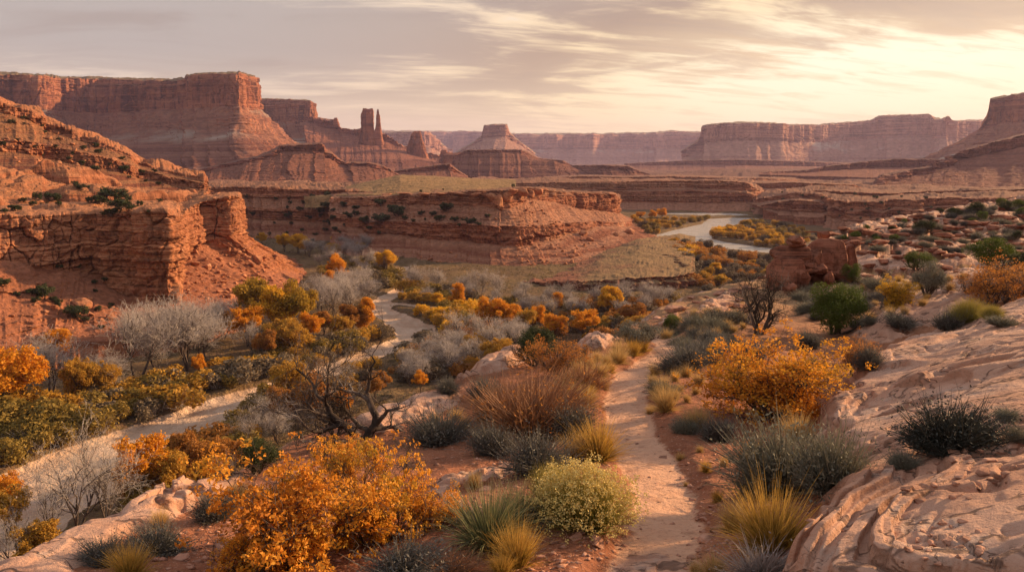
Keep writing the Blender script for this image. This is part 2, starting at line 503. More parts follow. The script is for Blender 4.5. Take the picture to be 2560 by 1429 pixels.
    if style == 'wingate':                             # sheer wall split by upright joints
        fl = ridged(A / (0.13 * L) + 0.4 * fbm(A / L, Z / L, None, 2, seed + 3), Z / (3.2 * L), 4, seed + 30) - 0.62
        cj, bj = worley(A / (0.17 * L), Zw / (0.75 * L), seed + 41)
        cliffd = 0.075 * fl + 0.075 * (cj - .5) - .045 * sst(bj, .10, 0.) + 0.022 * st + 0.015 * st2 + 0.018 * fine
    elif style == 'blocky':                            # great broken blocks, few beds
        cj, bj = worley(A / (0.38 * L) + .55 * fbm(A / (.6 * L), Z / (.6 * L), None, 4, seed + 5), Zw / (0.62 * L) + .5 * fbm(A / (.5 * L) + 5, Z / (.5 * L), None, 4, seed + 6), seed + 42)
        ckm = sst(vn(A / (.5 * L), Z / (.4 * L), None, seed + 44), -.25, .35)
        st3 = layers(Zw, 0.36 * L, seed + 22) - 0.5
        cliffd = 0.15 * (cj - .5) - .13 * ckm * sst(bj, .11, 0.) + .07 * (cell - .5) - .06 * (1 - ckm) * sst(brd, .12, 0.) + .03 * (cell2 - .5) + .13 * st3 + .07 * st + .035 * st2 + .09 * fl + .035 * fine
    gul = ridged(A / (0.45 * L) + 0.5 * fbm(A / L, Z / L, None, 2, seed + 70), Z / (3.5 * L) + 7, 3, seed + 71) - 0.62
    strength = 0.5 + 0.5 * vn(X / (0.9 * L), Y / (0.9 * L), None, seed + 77)
    talusd = 0.36 * gul * (0.25 + 0.75 * np.sin(np.pi * np.clip(sv, 0, 1)) ** 0.7) + (0.11 * st + 0.06 * st2) * strength * (0.5 + sv) + 0.035 * fine
    out = out + amp * L * (cf * cliffd + tl * talusd)
    edge = np.ones(nv)[:, None]
    Xo = X + out * nrm[None, :, 0]; Yo = Y + out * nrm[None, :, 1]
    dz = cp * L * (0.05 * fbm(X / (0.5 * L), Y / (0.5 * L), None, 5, seed + 80) + 0.03 * (layers(fbm(X / (0.8 * L), Y / (0.8 * L), None, 3, seed + 81) * 1.0, 0.16, seed) - 0.5)) + tl * L * 0.022 * fbm(X / (0.09 * L), Y / (0.09 * L), None, 3, seed + 82)
    if dome > 0:                                       # swelling slickrock domes
        wv, wb = worley(X / (1.5 * L) + .4 * fbm(X / L, Y / L, None, 3, seed + 95), Y / (1.9 * L), seed + 96)
        wv2, wb2 = worley(X / (.6 * L) + .3 * fbm(X / L, Y / L, None, 3, seed + 97), Y / (.9 * L), seed + 98)
        dz = dz + cp * L * dome * (np.sqrt(np.clip(wb, 0, .5) / .5) * (.4 + wv) + .35 * np.sqrt(np.clip(wb2, 0, .5) / .5) * wv2 - .3) * np.clip(np.minimum(np.arange(nv), 40)[:, None] / 20, 0, 1)
        dz = dz + cp * L * .05 * (layers(Z + dz + .1 * L * fbm(X / L, Y / L, None, 3, seed + 99), .07 * L, seed + 3) - .5)
    if steps > 0:                                      # broken flats: low scarps one behind the other
        fq = fbm(X / (3.2 * L), Y / (5 * L), None, 3, seed + 101)
        dz = dz + cp * L * steps * (np.floor(fq / .13) + sst(fq / .13 - np.floor(fq / .13), .82, 1.0)) * .5 * np.clip(np.arange(nv)[:, None] / 6, 0, 1) * np.clip((segs[0][1] - np.arange(nv))[:, None] / 8, 0, 1)
    rimrag = sst(np.abs(np.arange(nv) - np.argmax(np.array(cli) > 0.5)).astype(float), 6, 0)[:, None] * (cp + cf) * L * 0.05
    dz = dz + rimrag * fbm(arc / (0.16 * L), arc * 0, None, 4, seed + 90)[None, :] * gap
    Zo = Z + dz
    Vo = np.stack([Xo, Yo, Zo], -1).reshape(-1, 3)
    at = {'tal': np.broadcast_to(tl, (nv, nu)), 'cap': np.broadcast_to(cp, (nv, nu)), 'along': np.broadcast_to(u[None], (nv, nu)), 'low': np.clip(np.broadcast_to(np.array(low)[:, None], (nv, nu)) + .12 * fbm(X / (.6 * L), Z / (.3 * L), None, 3, seed + 93), 0, 1)}
    Fc = grid_faces(nv, nu)
    # face outward
    i = (nv // 2) * (nu - 1) + nu // 2
    me = new_mesh(name, Vo, Fc, mat, at, smooth=True)
    me.update()
    o = structure(name, me, label)
    o['grid'] = 0
    del o['grid']
    LOFTS[name] = Vo.reshape(nv, nu, 3)
    return o
LOFTS = {}

def C_(px, *rows):
    """one key column; each row is (py, Y) or (px, py, Y)"""
    return [P(px, *r) if len(r) == 2 else P(*r) for r in rows]

# colours of the country
RED = (0.23, 0.078, 0.042); RUST = (0.33, 0.125, 0.062); ORA = (0.43, 0.19, 0.095); TAN = (0.52, 0.29, 0.17); PINK = (0.50, 0.29, 0.20)
M_MESA = mat_rock("mesa_sandstone", 110, [(0.20, 0.072, 0.042), (0.33, 0.12, 0.065), (0.40, 0.165, 0.09), (0.26, 0.092, 0.052), (0.43, 0.20, 0.11)], (0.30, 0.145, 0.09), (0.21, 0.16, 0.085), scrub_amt=0.85, varnish=0.85, shade_amt=.6, pale=(0.38, 0.29, 0.225))
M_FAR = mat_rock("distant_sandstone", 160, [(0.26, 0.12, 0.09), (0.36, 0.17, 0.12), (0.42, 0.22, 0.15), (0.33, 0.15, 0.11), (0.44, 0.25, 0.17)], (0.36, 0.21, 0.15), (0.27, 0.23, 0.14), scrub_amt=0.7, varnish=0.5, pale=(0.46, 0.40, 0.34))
M_TERR = mat_rock("terraced_redbeds", 40, [(0.15, 0.052, 0.036), (0.25, 0.09, 0.055), (0.18, 0.065, 0.042), (0.31, 0.13, 0.08), (0.20, 0.072, 0.046)], (0.23, 0.10, 0.063), (0.21, 0.105, 0.07), scrub_amt=0.75, varnish=0.3)
M_RIM = mat_rock("canyon_rim_sandstone", 14, [(0.27, 0.10, 0.056), RUST, (0.42, 0.20, 0.115), (0.28, 0.105, 0.06), (0.50, 0.29, 0.18), RUST], (0.36, 0.185, 0.115), (0.29, 0.152, 0.095), scrub_amt=0.85, varnish=0.45)
M_LEFT = mat_rock("orange_cliff_sandstone", 9, [(0.28, 0.10, 0.05), RUST, ORA, (0.36, 0.14, 0.07), (0.50, 0.25, 0.135)], (0.33, 0.14, 0.078), (0.42, 0.20, 0.105), scrub_amt=0.6, varnish=0.45)

M_HILL = mat_rock("left_hill_sandstone", 9, [(0.19, 0.065, 0.036), (0.28, 0.105, 0.055), (0.36, 0.15, 0.08), (0.22, 0.08, 0.045), (0.40, 0.185, 0.10)], (0.25, 0.125, 0.065), (0.40, 0.185, 0.095), scrub_amt=0.8, varnish=0.55)

M_CASTLE = mat_rock("castle_redrock", 60, [(0.20, 0.072, 0.042), (0.33, 0.12, 0.065), (0.26, 0.092, 0.052), (0.38, 0.155, 0.085)], (0.27, 0.115, 0.07), (0.24, 0.13, 0.08), scrub_amt=0.6, varnish=0.7, shade_amt=.6)

def landforms():
    Z0 = -10
    # far skyline plateau, more than five kilometres off
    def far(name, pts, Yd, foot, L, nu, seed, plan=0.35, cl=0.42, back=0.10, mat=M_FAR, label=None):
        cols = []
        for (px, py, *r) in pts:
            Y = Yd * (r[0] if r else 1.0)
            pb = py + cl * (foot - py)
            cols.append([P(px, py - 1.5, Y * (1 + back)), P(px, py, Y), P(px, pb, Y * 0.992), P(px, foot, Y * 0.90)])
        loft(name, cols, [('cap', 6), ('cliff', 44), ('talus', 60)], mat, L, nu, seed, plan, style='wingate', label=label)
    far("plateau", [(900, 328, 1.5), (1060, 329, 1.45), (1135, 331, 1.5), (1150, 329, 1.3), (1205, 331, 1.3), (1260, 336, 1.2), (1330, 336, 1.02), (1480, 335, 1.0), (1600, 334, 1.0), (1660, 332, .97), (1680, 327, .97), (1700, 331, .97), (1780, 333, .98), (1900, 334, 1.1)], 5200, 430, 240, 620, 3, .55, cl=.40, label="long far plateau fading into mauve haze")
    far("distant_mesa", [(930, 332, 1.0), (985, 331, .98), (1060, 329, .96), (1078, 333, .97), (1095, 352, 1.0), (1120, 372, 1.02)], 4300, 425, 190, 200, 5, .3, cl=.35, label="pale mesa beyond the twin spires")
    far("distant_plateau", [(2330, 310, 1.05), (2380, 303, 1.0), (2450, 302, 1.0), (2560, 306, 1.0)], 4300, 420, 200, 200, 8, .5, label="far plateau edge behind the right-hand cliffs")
    # round-shouldered butte in the middle distance
    cols = [C_(1120, (392, 3500), (394, 3450), (396, 3440), (398, 3430)),
            C_(1185, (352, 3450), (356, 3350), (360, 3340), (385, 3050)),
            C_(1203, (338, 3420), (341, 3300), (352, 3290), (395, 2950)),
            C_(1210, (313, 3420), (314, 3290), (345, 3280), (1190, 405, 2860)),
            C_(1240, (310, 3420), (311, 3250), (343, 3240), (1220, 412, 2820)),
            C_(1269, (311, 3420), (312, 3260), (343, 3250), (1262, 412, 2820)),
            C_(1275, (331, 3420), (333, 3290), (350, 3280), (1290, 408, 2900)),
            C_(1298, (352, 3450), (356, 3350), (362, 3340), (1340, 400, 3000)),
            C_(1340, (382, 3500), (386, 3450), (390, 3440), (1380, 402, 3300))]
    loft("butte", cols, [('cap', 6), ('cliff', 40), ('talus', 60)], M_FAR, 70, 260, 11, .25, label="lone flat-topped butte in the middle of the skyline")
    # long mesa on the right
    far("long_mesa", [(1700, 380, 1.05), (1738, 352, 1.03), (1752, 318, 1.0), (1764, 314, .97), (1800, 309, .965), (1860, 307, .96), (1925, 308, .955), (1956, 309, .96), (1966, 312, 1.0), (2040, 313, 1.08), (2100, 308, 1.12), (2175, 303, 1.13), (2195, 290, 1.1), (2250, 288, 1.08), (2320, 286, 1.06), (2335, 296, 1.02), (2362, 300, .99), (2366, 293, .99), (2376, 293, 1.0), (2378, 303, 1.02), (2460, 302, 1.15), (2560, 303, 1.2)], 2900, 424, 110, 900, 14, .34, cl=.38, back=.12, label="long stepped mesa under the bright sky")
    # its flat red aprons
    cols = [C_(1560, (409, 2300), (410, 2280), (414, 2270), (424, 2150)), C_(1720, (401, 2300), (402, 2200), (412, 2190), (426, 2000)),
            C_(1850, (398, 2300), (400, 2100), (413, 2090), (428, 1900)), C_(2000, (402, 2300), (404, 2100), (415, 2090), (428, 1900)),
            C_(2150, (408, 2300), (410, 2150), (418, 2140), (430, 1950))]
    loft("red_apron", cols, [('ledge', 6), ('cliff', 22), ('talus', 24)], M_TERR, 30, 420, 17, .4, label="low red shelf at the foot of the long mesa")
    # the tall mesa on the right edge with its long slope
    cols = [C_(2170, (441, 1500), (442, 1480), (444, 1470), (446, 1460), (452, 1400)),
            C_(2290, (404, 1620), (405, 1580), (408, 1570), (2280, 420, 1540), (2230, 448, 1330)),
            C_(2400, (352, 1650), (354, 1600), (358, 1590), (2390, 385, 1540), (2330, 448, 1260)),
            C_(2446, (322, 1660), (325, 1600), (329, 1590), (2440, 368, 1530), (2400, 448, 1230)),
            C_(2462, (290, 1660), (293, 1590), (318, 1580), (2460, 360, 1520), (2430, 450, 1200)),
            C_(2473, (246, 1660), (247, 1570), (308, 1560), (2480, 352, 1500), (2460, 450, 1190)),
            C_(2540, (236, 1660), (237, 1540), (306, 1530), (2540, 352, 1470), (2540, 450, 1170)),
            C_(2560, (231, 1660), (232, 1530), (304, 1520), (2570, 350, 1450), (2590, 450, 1160)),
            C_(2720, (222, 1600), (223, 1460), (300, 1450), (2720, 350, 1380), (2740, 450, 1120)),
            C_(2900, (222, 1600), (223, 1440), (300, 1430), (2900, 350, 1350), (2920, 450, 1100))]
    loft("tall_mesa", cols, [('cap', 6), ('cliff', 60), ('talus', 40), ('talus', 60)], M_MESA, 80, 420, 21, .22, style='wingate', label="tall dark mesa wall at the right edge of the view")
    # dark stepped redbeds below it
    cols = [C_(2080, (484, 760), (485, 740), (487, 735), (2085, 489, 725)),
            C_(2160, (470, 800), (471, 745), (477, 740), (2130, 491, 690)),
            C_(2200, (436, 900), (440, 800), (452, 795), (2170, 492, 670)),
            C_(2330, (416, 950), (420, 840), (436, 835), (2300, 492, 660)),
            C_(2420, (372, 1050), (376, 900), (398, 895), (2390, 488, 660)),
            C_(2500, (350, 1050), (354, 900), (380, 895), (2500, 486, 650)),
            C_(2580, (330, 1050), (332, 890), (360, 885), (2590, 486, 640)),
            C_(2760, (318, 1000), (320, 860), (350, 855), (2780, 488, 620))]
    loft("redbed_terrace", cols, [('ledge', 10), ('cliff', 40), ('talus', 110)], M_TERR, 42, 460, 24, .35, amp=1.25, label="dark stepped redbeds below the tall mesa")
    cols = [C_(1900, (430, 1300), (431, 1200), (433, 1195), (436, 1150)), C_(2010, (425, 1350), (426, 1200), (432, 1195), (440, 1100)),
            C_(2100, (410, 1400), (412, 1220), (424, 1215), (442, 1080)), C_(2240, (396, 1400), (398, 1230), (418, 1225), (446, 1050)), C_(2400, (398, 1400), (400, 1200), (420, 1195), (448, 1000))]
    loft("low_terrace", cols, [('ledge', 6), ('cliff', 24), ('talus', 40)], M_TERR, 26, 340, 27, .4, label="low dark terraces in front of the long mesa")
    # table in the middle with its stepped shoulders
    cols = [C_(1130, (402, 1500), (404, 1450), (412, 1445), (418, 1430), (440, 1330)),
            C_(1160, (377, 1500), (379, 1400), (384, 1395), (1155, 404, 1350), (1150, 441, 1240)),
            C_(1165, (375, 1500), (376, 1370), (383, 1365), (1165, 404, 1320), (1165, 442, 1220)),
            C_(1250, (374, 1500), (375, 1350), (382, 1345), (1250, 404, 1290), (1250, 443, 1190)),
            C_(1305, (375, 1500), (376, 1350), (383, 1345), (1310, 402, 1290), (1310, 443, 1190)),
            C_(1318, (378, 1500), (384, 1370), (387, 1365), (1335, 402, 1290), (1350, 444, 1180)),
            C_(1345, (394, 1500), (397, 1380), (399, 1375), (1390, 403, 1280), (1400, 444, 1170)),
            C_(1410, (402, 1500), (402, 1300), (408, 1295), (1425, 416, 1270), (1460, 445, 1160)),
            C_(1430, (414, 1500), (415, 1290), (418, 1285), (1440, 422, 1260), (1490, 446, 1150)),
            C_(1510, (412, 1400), (413, 1220), (418, 1215), (1510, 424, 1200), (1520, 446, 1140)),
            C_(1570, (413, 1400), (416, 1200), (424, 1195), (1575, 430, 1190), (1580, 446, 1140)),
            C_(1625, (440, 1300), (441, 1180), (443, 1175), (1628, 445, 1170), (1630, 447, 1150))]
    loft("table_mesa", cols, [('cap', 6), ('cliff', 24), ('talus', 30), ('talus', 60)], M_TERR, 34, 560, 31, .3, amp=1.2, label="layered table mesa with a flat dark cap in mid valley")
    # castle ridge: base that carries the spires
    cols = [C_(760, (290, 2100), (292, 2000), (298, 1995), (330, 1900), (760, 440, 1600)),
            C_(800, (294, 2100), (297, 1980), (316, 1975), (345, 1890), (800, 440, 1560)),
            C_(838, (300, 2100), (302, 1960), (325, 1955), (352, 1880), (838, 440, 1530)),
            C_(848, (318, 2100), (320, 1955), (330, 1950), (356, 1880), (848, 440, 1520)),
            C_(880, (326, 2100), (328, 1940), (338, 1935), (360, 1870), (880, 440, 1500)),
            C_(900, (320, 2100), (322, 1930), (340, 1925), (362, 1860), (900, 440, 1490)),
            C_(960, (333, 2100), (336, 1920), (352, 1915), (370, 1850), (965, 440, 1470)),
            C_(990, (357, 2050), (359, 1910), (364, 1905), (375, 1845), (1000, 440, 1450)),
            C_(1015, (366, 2050), (368, 1900), (371, 1895), (382, 1840), (1030, 440, 1440)),
            C_(1070, (384, 2000), (385, 1880), (389, 1875), (398, 1830), (1090, 440, 1430)),
            C_(1100, (388, 2000), (389, 1870), (394, 1865), (404, 1820), (1120, 440, 1420)),
            C_(1140, (396, 2000), (397, 1850), (402, 1845), (410, 1800), (1160, 440, 1410))]
    loft("castle_ridge", cols, [('cap', 5), ('cliff', 34), ('talus', 34), ('talus', 70)], M_CASTLE, 46, 480, 35, .3, amp=1.25, gap=3.2, label="serrated red ridge running out from the big mesa")
    # its spires
    def tower(name, outline, Y, thick, L, seed, nu=160, nvv=70, label=None):
        """outline: (py, px left, px right) from the top down"""
        o = np.array(outline, float)
        n = nvv
        py = np.linspace(o[0, 0], o[-1, 0], n)
        lx = np.interp(py, o[:, 0], o[:, 1]); rx = np.interp(py, o[:, 0], o[:, 2])
        th = np.linspace(0, 2 * pi, nu, endpoint=False)
        V = []
        for i in range(n):
            a = np.array(P(lx[i], py[i], Y)); b = np.array(P(rx[i], py[i], Y))
            c = (a + b) / 2; h = (b[0] - a[0]) / 2
            e = 0.55
            cx = np.sign(np.cos(th)) * np.abs(np.cos(th)) ** e; cyy = np.sign(np.sin(th)) * np.abs(np.sin(th)) ** e
            V.append(np.stack([c[0] + h * cx, c[1] + h * thick * cyy, np.full(nu, c[2])], 1))
        V = np.array(V)
        A = np.broadcast_to((th / (2 * pi) * 4 * np.mean(rx - lx) / F * Y)[None], V.shape[:2]); Z = V[..., 2]
        d = 0.16 * (ridged(A / (.16 * L), Z / (2.5 * L), 3, seed) - .6) + 0.10 * (worley(A / (.2 * L), Z / (.5 * L), seed + 3)[0] - .5) + 0.07 * (layers(Z, .12 * L, seed + 4) - .5)
        rad = np.stack([np.cos(th), np.sin(th)], 1)[None] * L * (d[..., None] - .03) * 0.42
        V[..., :2] += rad
        V[0, :, 2] += 0.06 * L * vn(A[0] / (.12 * L), A[0] * 0, None, seed + 9)
        top = V[0].mean(0); top[2] += 0.01 * L
        Vf = np.concatenate([V.reshape(-1, 3), top[None]])
        i = np.arange((n - 1) * nu).reshape(n - 1, nu)
        q = np.stack([i, np.roll(i, -1, 1), np.roll(i, -1, 1) + nu, i + nu], -1).reshape(-1, 4)
        j = np.arange(nu)
        tri = np.stack([j, np.full(nu, n * nu), np.roll(j, -1)], 1)
        me = new_mesh(name, Vf, [q, tri], M_MESA, {'tal': np.zeros(len(Vf)), 'cap': np.zeros(len(Vf))}, smooth=True)
        structure(name, me, label)
    tower("rock_spire", [(273, 908, 932), (280, 906, 933), (284, 904, 933), (320, 903, 935), (352, 899, 944), (392, 890, 958)], 1890, 0.8, 40, 41, label="broad red sandstone tower of the twin spires")
    tower("rock_pinnacle", [(274, 943, 946.5), (284, 942, 948), (290, 941, 950), (310, 940, 952), (330, 937, 954), (352, 933, 958), (392, 925, 966)], 1885, 0.9, 24, 43, label="slim red pinnacle beside the broad tower")
    tower("rock_spire", [(329, 1034, 1051), (334, 1030, 1052), (345, 1025, 1055), (360, 1020, 1060), (384, 1014, 1068), (400, 1008, 1074)], 1850, 0.8, 36, 45, label="small dark tapering butte past the twin spires")
    tower("rock_pinnacle", [(375, 1104, 1116), (380, 1101, 1119), (396, 1098, 1122), (420, 1095, 1126)], 1780, 0.9, 20, 46, 90, 40, label="tiny knob of rock low on the ridge")
    tower("rock_fin", [(383, 1118, 1158), (388, 1110, 1160), (410, 1105, 1163), (440, 1098, 1180)], 1600, 1.6, 30, 47, label="dark straight-edged fin at the end of the ridge")
    tower("rock_stub", [(295, 836, 843), (300, 834, 845), (318, 830, 850)], 1940, 0.9, 14, 48, 80, 30, label="stub of rock on the serrated ridge")
    tower("rock_stub", [(293, 2366, 2374), (297, 2364, 2376), (306, 2358, 2384)], 2880, 0.9, 20, 49, 80, 30, label="tiny knob standing on the long mesa")
    # the great mesa on the left: far lit wing, then the prow
    cols = [C_(560, (240, 2300), (243, 2150), (300, 2140), (560, 345, 2080), (600, 440, 1800)),
            C_(645, (246, 2300), (247, 2120), (303, 2110), (660, 350, 2040), (680, 440, 1750)),
            C_(700, (247, 2300), (248, 2080), (305, 2070), (715, 352, 2000), (740, 440, 1720)),
            C_(745, (249, 2300), (250, 2030), (308, 2020), (760, 352, 1960), (790, 440, 1690)),
            C_(776, (251, 2300), (252, 2010), (306, 2000), (790, 350, 1940), (830, 440, 1660)),
            C_(788, (262, 2300), (264, 2040), (302, 2030), (812, 350, 1960), (850, 440, 1660)),
            C_(795, (285, 2300), (288, 2080), (306, 2070), (830, 352, 1980), (880, 440, 1680))]
    loft("lit_mesa", cols, [('cap', 6), ('cliff', 60), ('talus', 40), ('talus', 60)], M_MESA, 70, 260, 51, .22, style='wingate', label="sunlit wing of the big mesa behind its prow")
    cols = [C_(-420, (165, 1500), (167, 1330), (265, 1320), (-420, 330, 1260), (-400, 452, 900)),
            C_(-150, (172, 1650), (174, 1430), (270, 1420), (-150, 330, 1350), (-140, 452, 960)),
            C_(60, (184, 1700), (187, 1500), (272, 1490), (60, 335, 1420), (60, 452, 1040)),
            C_(110, (187, 1720), (190, 1520), (274, 1510), (110, 335, 1440), (110, 452, 1060)),
            C_(150, (191, 1800), (195, 1640), (278, 1630), (150, 350, 1530), (150, 452, 1080)),
            C_(250, (193, 1850), (197, 1690), (284, 1680), (240, 352, 1570), (250, 452, 1090)),
            C_(340, (196, 1850), (200, 1660), (276, 1650), (330, 342, 1550), (340, 452, 1080)),
            C_(440, (196, 1850), (201, 1620), (272, 1610), (430, 338, 1520), (440, 452, 1060)),
            C_(458, (194, 1750), (198, 1560), (270, 1550), (445, 336, 1460), (460, 452, 1040)),
            C_(466, (187, 1700), (189, 1490), (272, 1480), (460, 336, 1400), (480, 452, 1010)),
            C_(530, (182, 1680), (184, 1440), (268, 1430), (525, 332, 1350), (540, 452, 980)),
            C_(590, (180, 1680), (181, 1400), (264, 1390), (580, 330, 1310), (610, 452, 950)),
            C_(601, (180, 1680), (182, 1400), (266, 1390), (602, 330, 1310), (660, 452, 950)),
            C_(612, (183, 1750), (185, 1430), (268, 1420), (640, 334, 1340), (730, 450, 980)),
            C_(636, (191, 1800), (194, 1560), (271, 1550), (690, 345, 1450), (800, 448, 1100)),
            C_(645, (205, 1850), (209, 1700), (274, 1690), (720, 350, 1580), (850, 446, 1250)),
            C_(648, (225, 1950), (230, 1850), (280, 1840), (740, 355, 1720), (880, 444, 1400))]
    loft("great_mesa", cols, [('cap', 10), ('cliff', 84), ('talus', 60), ('talus', 110)], M_MESA, 84, 900, 55, .26, amp=1.15, style='wingate', label="great red mesa with a sheer prow catching the low sun")
    # red terraces at its foot
    cols = [C_(420, (452, 900), (453, 860), (455, 855), (420, 460, 820)),
            C_(520, (418, 980), (420, 900), (428, 895), (510, 460, 790)),
            C_(640, (392, 1050), (394, 900), (402, 895), (630, 461, 780)),
            C_(700, (362, 1100), (366, 930), (378, 925), (690, 462, 770)),
            C_(770, (358, 1100), (361, 920), (378, 915), (760, 463, 760)),
            C_(806, (356, 1100), (359, 915), (384, 910), (810, 463, 755)),
            C_(826, (376, 1100), (380, 940), (392, 935), (850, 462, 770)),
            C_(860, (404, 1050), (407, 950), (413, 945), (890, 462, 780)),
            C_(920, (405, 1050), (408, 930), (416, 925), (930, 461, 790)),
            C_(960, (414, 1050), (417, 930), (424, 925), (975, 460, 800)),
            C_(1000, (437, 1000), (438, 930), (440, 925), (1015, 458, 830))]
    loft("redbed_hill", cols, [('ledge', 8), ('cliff', 36), ('talus', 110)], M_TERR, 36, 520, 61, .35, amp=1.3, label="terraced red hill at the foot of the great mesa")
    cols = [C_(960, (432, 1050), (433, 980), (434, 975), (960, 441, 930)), C_(1060, (416, 1100), (418, 960), (428, 955), (1060, 445, 880)),
            C_(1125, (408, 1100), (410, 950), (424, 945), (1130, 446, 870)), C_(1146, (426, 1100), (428, 960), (434, 955), (1160, 446, 880)), C_(1170, (441, 1050), (442, 960), (443, 955), (1180, 446, 920))]
    loft("redbed_knoll", cols, [('ledge', 6), ('cliff', 26), ('talus', 40)], M_TERR, 26, 240, 64, .3, label="small rounded redbed knoll before the fin")

def canyon_rims():
    # cliff across the river bend
    S = [('cap', 110), ('cliff', 60), ('ledge', 4), ('cliff', 40), ('talus', 24)]
    cols = [C_(1180, (446, 1150), (462, 640), (478, 636), (482, 630), (505, 626), (522, 600)),
            C_(1340, (446, 1150), (458, 625), (474, 621), (478, 616), (502, 612), (524, 590)),
            C_(1500, (446, 1150), (455, 605), (474, 601), (479, 596), (505, 592), (526, 575)),
            C_(1690, (446, 1150), (453, 590), (474, 586), (480, 581), (508, 577), (527, 562)),
            C_(1790, (447, 1150), (452, 575), (474, 571), (480, 566), (508, 562), (528, 550)),
            C_(1870, (448, 1150), (458, 572), (478, 568), (483, 563), (508, 560), (528, 548)),
            C_(1893, (449, 1150), (474, 580), (486, 576), (490, 572), (509, 568), (1905, 527, 560)),
            C_(1912, (449, 1150), (484, 640), (494, 636), (497, 630), (510, 626), (1925, 524, 610))]
    loft("river_cliff", cols, S, M_RIM, 13, 760, 71, .25, amp=1.0, dome=.05, steps=.08, label="banded red cliff across the river bend")
    # broken benches right of it
    cols = [C_(1880, (449, 1150), (500, 560), (508, 557), (511, 554), (518, 551), (1880, 530, 540)),
            C_(1930, (449, 1150), (492, 540), (504, 537), (512, 532), (522, 529), (1905, 545, 505)),
            C_(1985, (450, 1150), (484, 520), (498, 517), (508, 512), (522, 509), (1960, 556, 470)),
            C_(2060, (452, 1100), (488, 480), (504, 477), (512, 472), (526, 469), (2040, 558, 455)),
            C_(2075, (454, 1000), (503, 430), (520, 427), (526, 424), (545, 421), (2070, 575, 405)),
            C_(2150, (458, 900), (508, 400), (530, 397), (534, 394), (556, 391), (2150, 600, 370)),
            C_(2250, (462, 850), (502, 400), (522, 397), (527, 394), (550, 391), (2250, 605, 365)),
            C_(2400, (470, 800), (494, 400), (515, 397), (520, 394), (545, 391), (2420, 600, 360)),
            C_(2620, (476, 750), (492, 390), (512, 387), (518, 384), (545, 381), (2650, 600, 350)),
            C_(2900, (480, 700), (495, 370), (512, 367), (518, 364), (545, 361), (2950, 610, 330))]
    loft("canyon_bench", cols, S, M_RIM, 13, 760, 74, .45, amp=1.35, dome=.06, steps=.10, label="broken red benches and cliffs right of the river")
    # scarps standing one behind the other on the flats
    SB = [('cap', 30), ('cliff', 40), ('talus', 20)]
    def scarp(pts, L, seed, label):
        cols = [C_(px, (py - 4, Y * 1.25), (py, Y), (py + h, Y * .995), (py + h * 1.5, Y * .97)) for px, py, Y, h in pts]
        loft("scarp", cols, SB, M_RIM, L, 520, seed, .5, amp=1.2, steps=.06, label=label)
    scarp([(1360, 445, 980, 3), (1450, 441, 930, 8), (1560, 443, 900, 9), (1680, 441, 880, 10), (1800, 444, 860, 9), (1900, 446, 850, 7), (1990, 449, 900, 2)], 12, 171, "thin dark scarp on the flats above the river cliff")
    scarp([(1840, 470, 700, 3), (1890, 458, 680, 12), (1980, 456, 660, 15), (2060, 460, 650, 14), (2130, 462, 690, 10), (2170, 472, 760, 3)], 12, 173, "broken dark bench above the river's far bend")
    scarp([(1990, 484, 540, 4), (2050, 476, 520, 14), (2140, 480, 500, 18), (2230, 483, 490, 16), (2330, 478, 500, 14), (2450, 476, 490, 15), (2600, 472, 470, 16), (2800, 470, 450, 16)], 12, 175, "long red bench behind the right-hand hill")
    scarp([(1890, 515, 500, 5), (1940, 505, 475, 22), (2000, 500, 455, 28), (2050, 506, 445, 26), (2075, 520, 450, 8)], 11, 177, "dark buttress of rock right of the river")
    # side canyon wall left of the promontory
    S2 = [('cap', 80), ('cliff', 30), ('talus', 20), ('cliff', 30), ('talus', 30)]
    cols = [C_(420, (455, 800), (470, 430), (486, 427), (505, 420), (530, 417), (600, 380)),
            C_(560, (456, 800), (470, 410), (490, 407), (512, 400), (540, 397), (605, 365)),
            C_(640, (457, 800), (472, 395), (494, 392), (520, 385), (548, 382), (610, 352)),
            C_(760, (458, 800), (476, 380), (498, 377), (524, 370), (555, 367), (618, 338)),
            C_(880, (455, 800), (478, 365), (502, 362), (530, 355), (560, 352), (625, 325)),
            C_(960, (450, 800), (480, 360), (505, 357), (533, 350), (563, 347), (630, 318))]
    loft("side_canyon_wall", cols, S2, M_RIM, 12, 620, 77, .3, amp=1.25, dome=.14, steps=.07, label="dim layered wall of the side canyon")
    # grassy dome behind the promontory's rim
    cols = [C_(760, (488, 470), (489, 430), (490, 400), (491, 365)), C_(820, (478, 470), (482, 430), (485, 400), (489, 362)), C_(900, (458, 520), (462, 440), (468, 400), (488, 345)), C_(1000, (437, 560), (440, 450), (452, 400), (486, 330)),
            C_(1100, (441, 560), (444, 450), (456, 400), (484, 318)), C_(1200, (447, 560), (450, 450), (460, 400), (480, 322)), C_(1290, (449, 560), (453, 460), (460, 420), (474, 350))]
    loft("grassy_rise", cols, [('cap', 20), ('cap', 20), ('cap', 30)], M_GRASSY, 11, 320, 79, 0, label="low grassy rise behind the central cliff")
    # central promontory: tan band, brushy slope, red band, footslope
    S3 = [('cap', 24), ('cliff', 56), ('talus', 46), ('cliff', 56), ('talus', 90)]
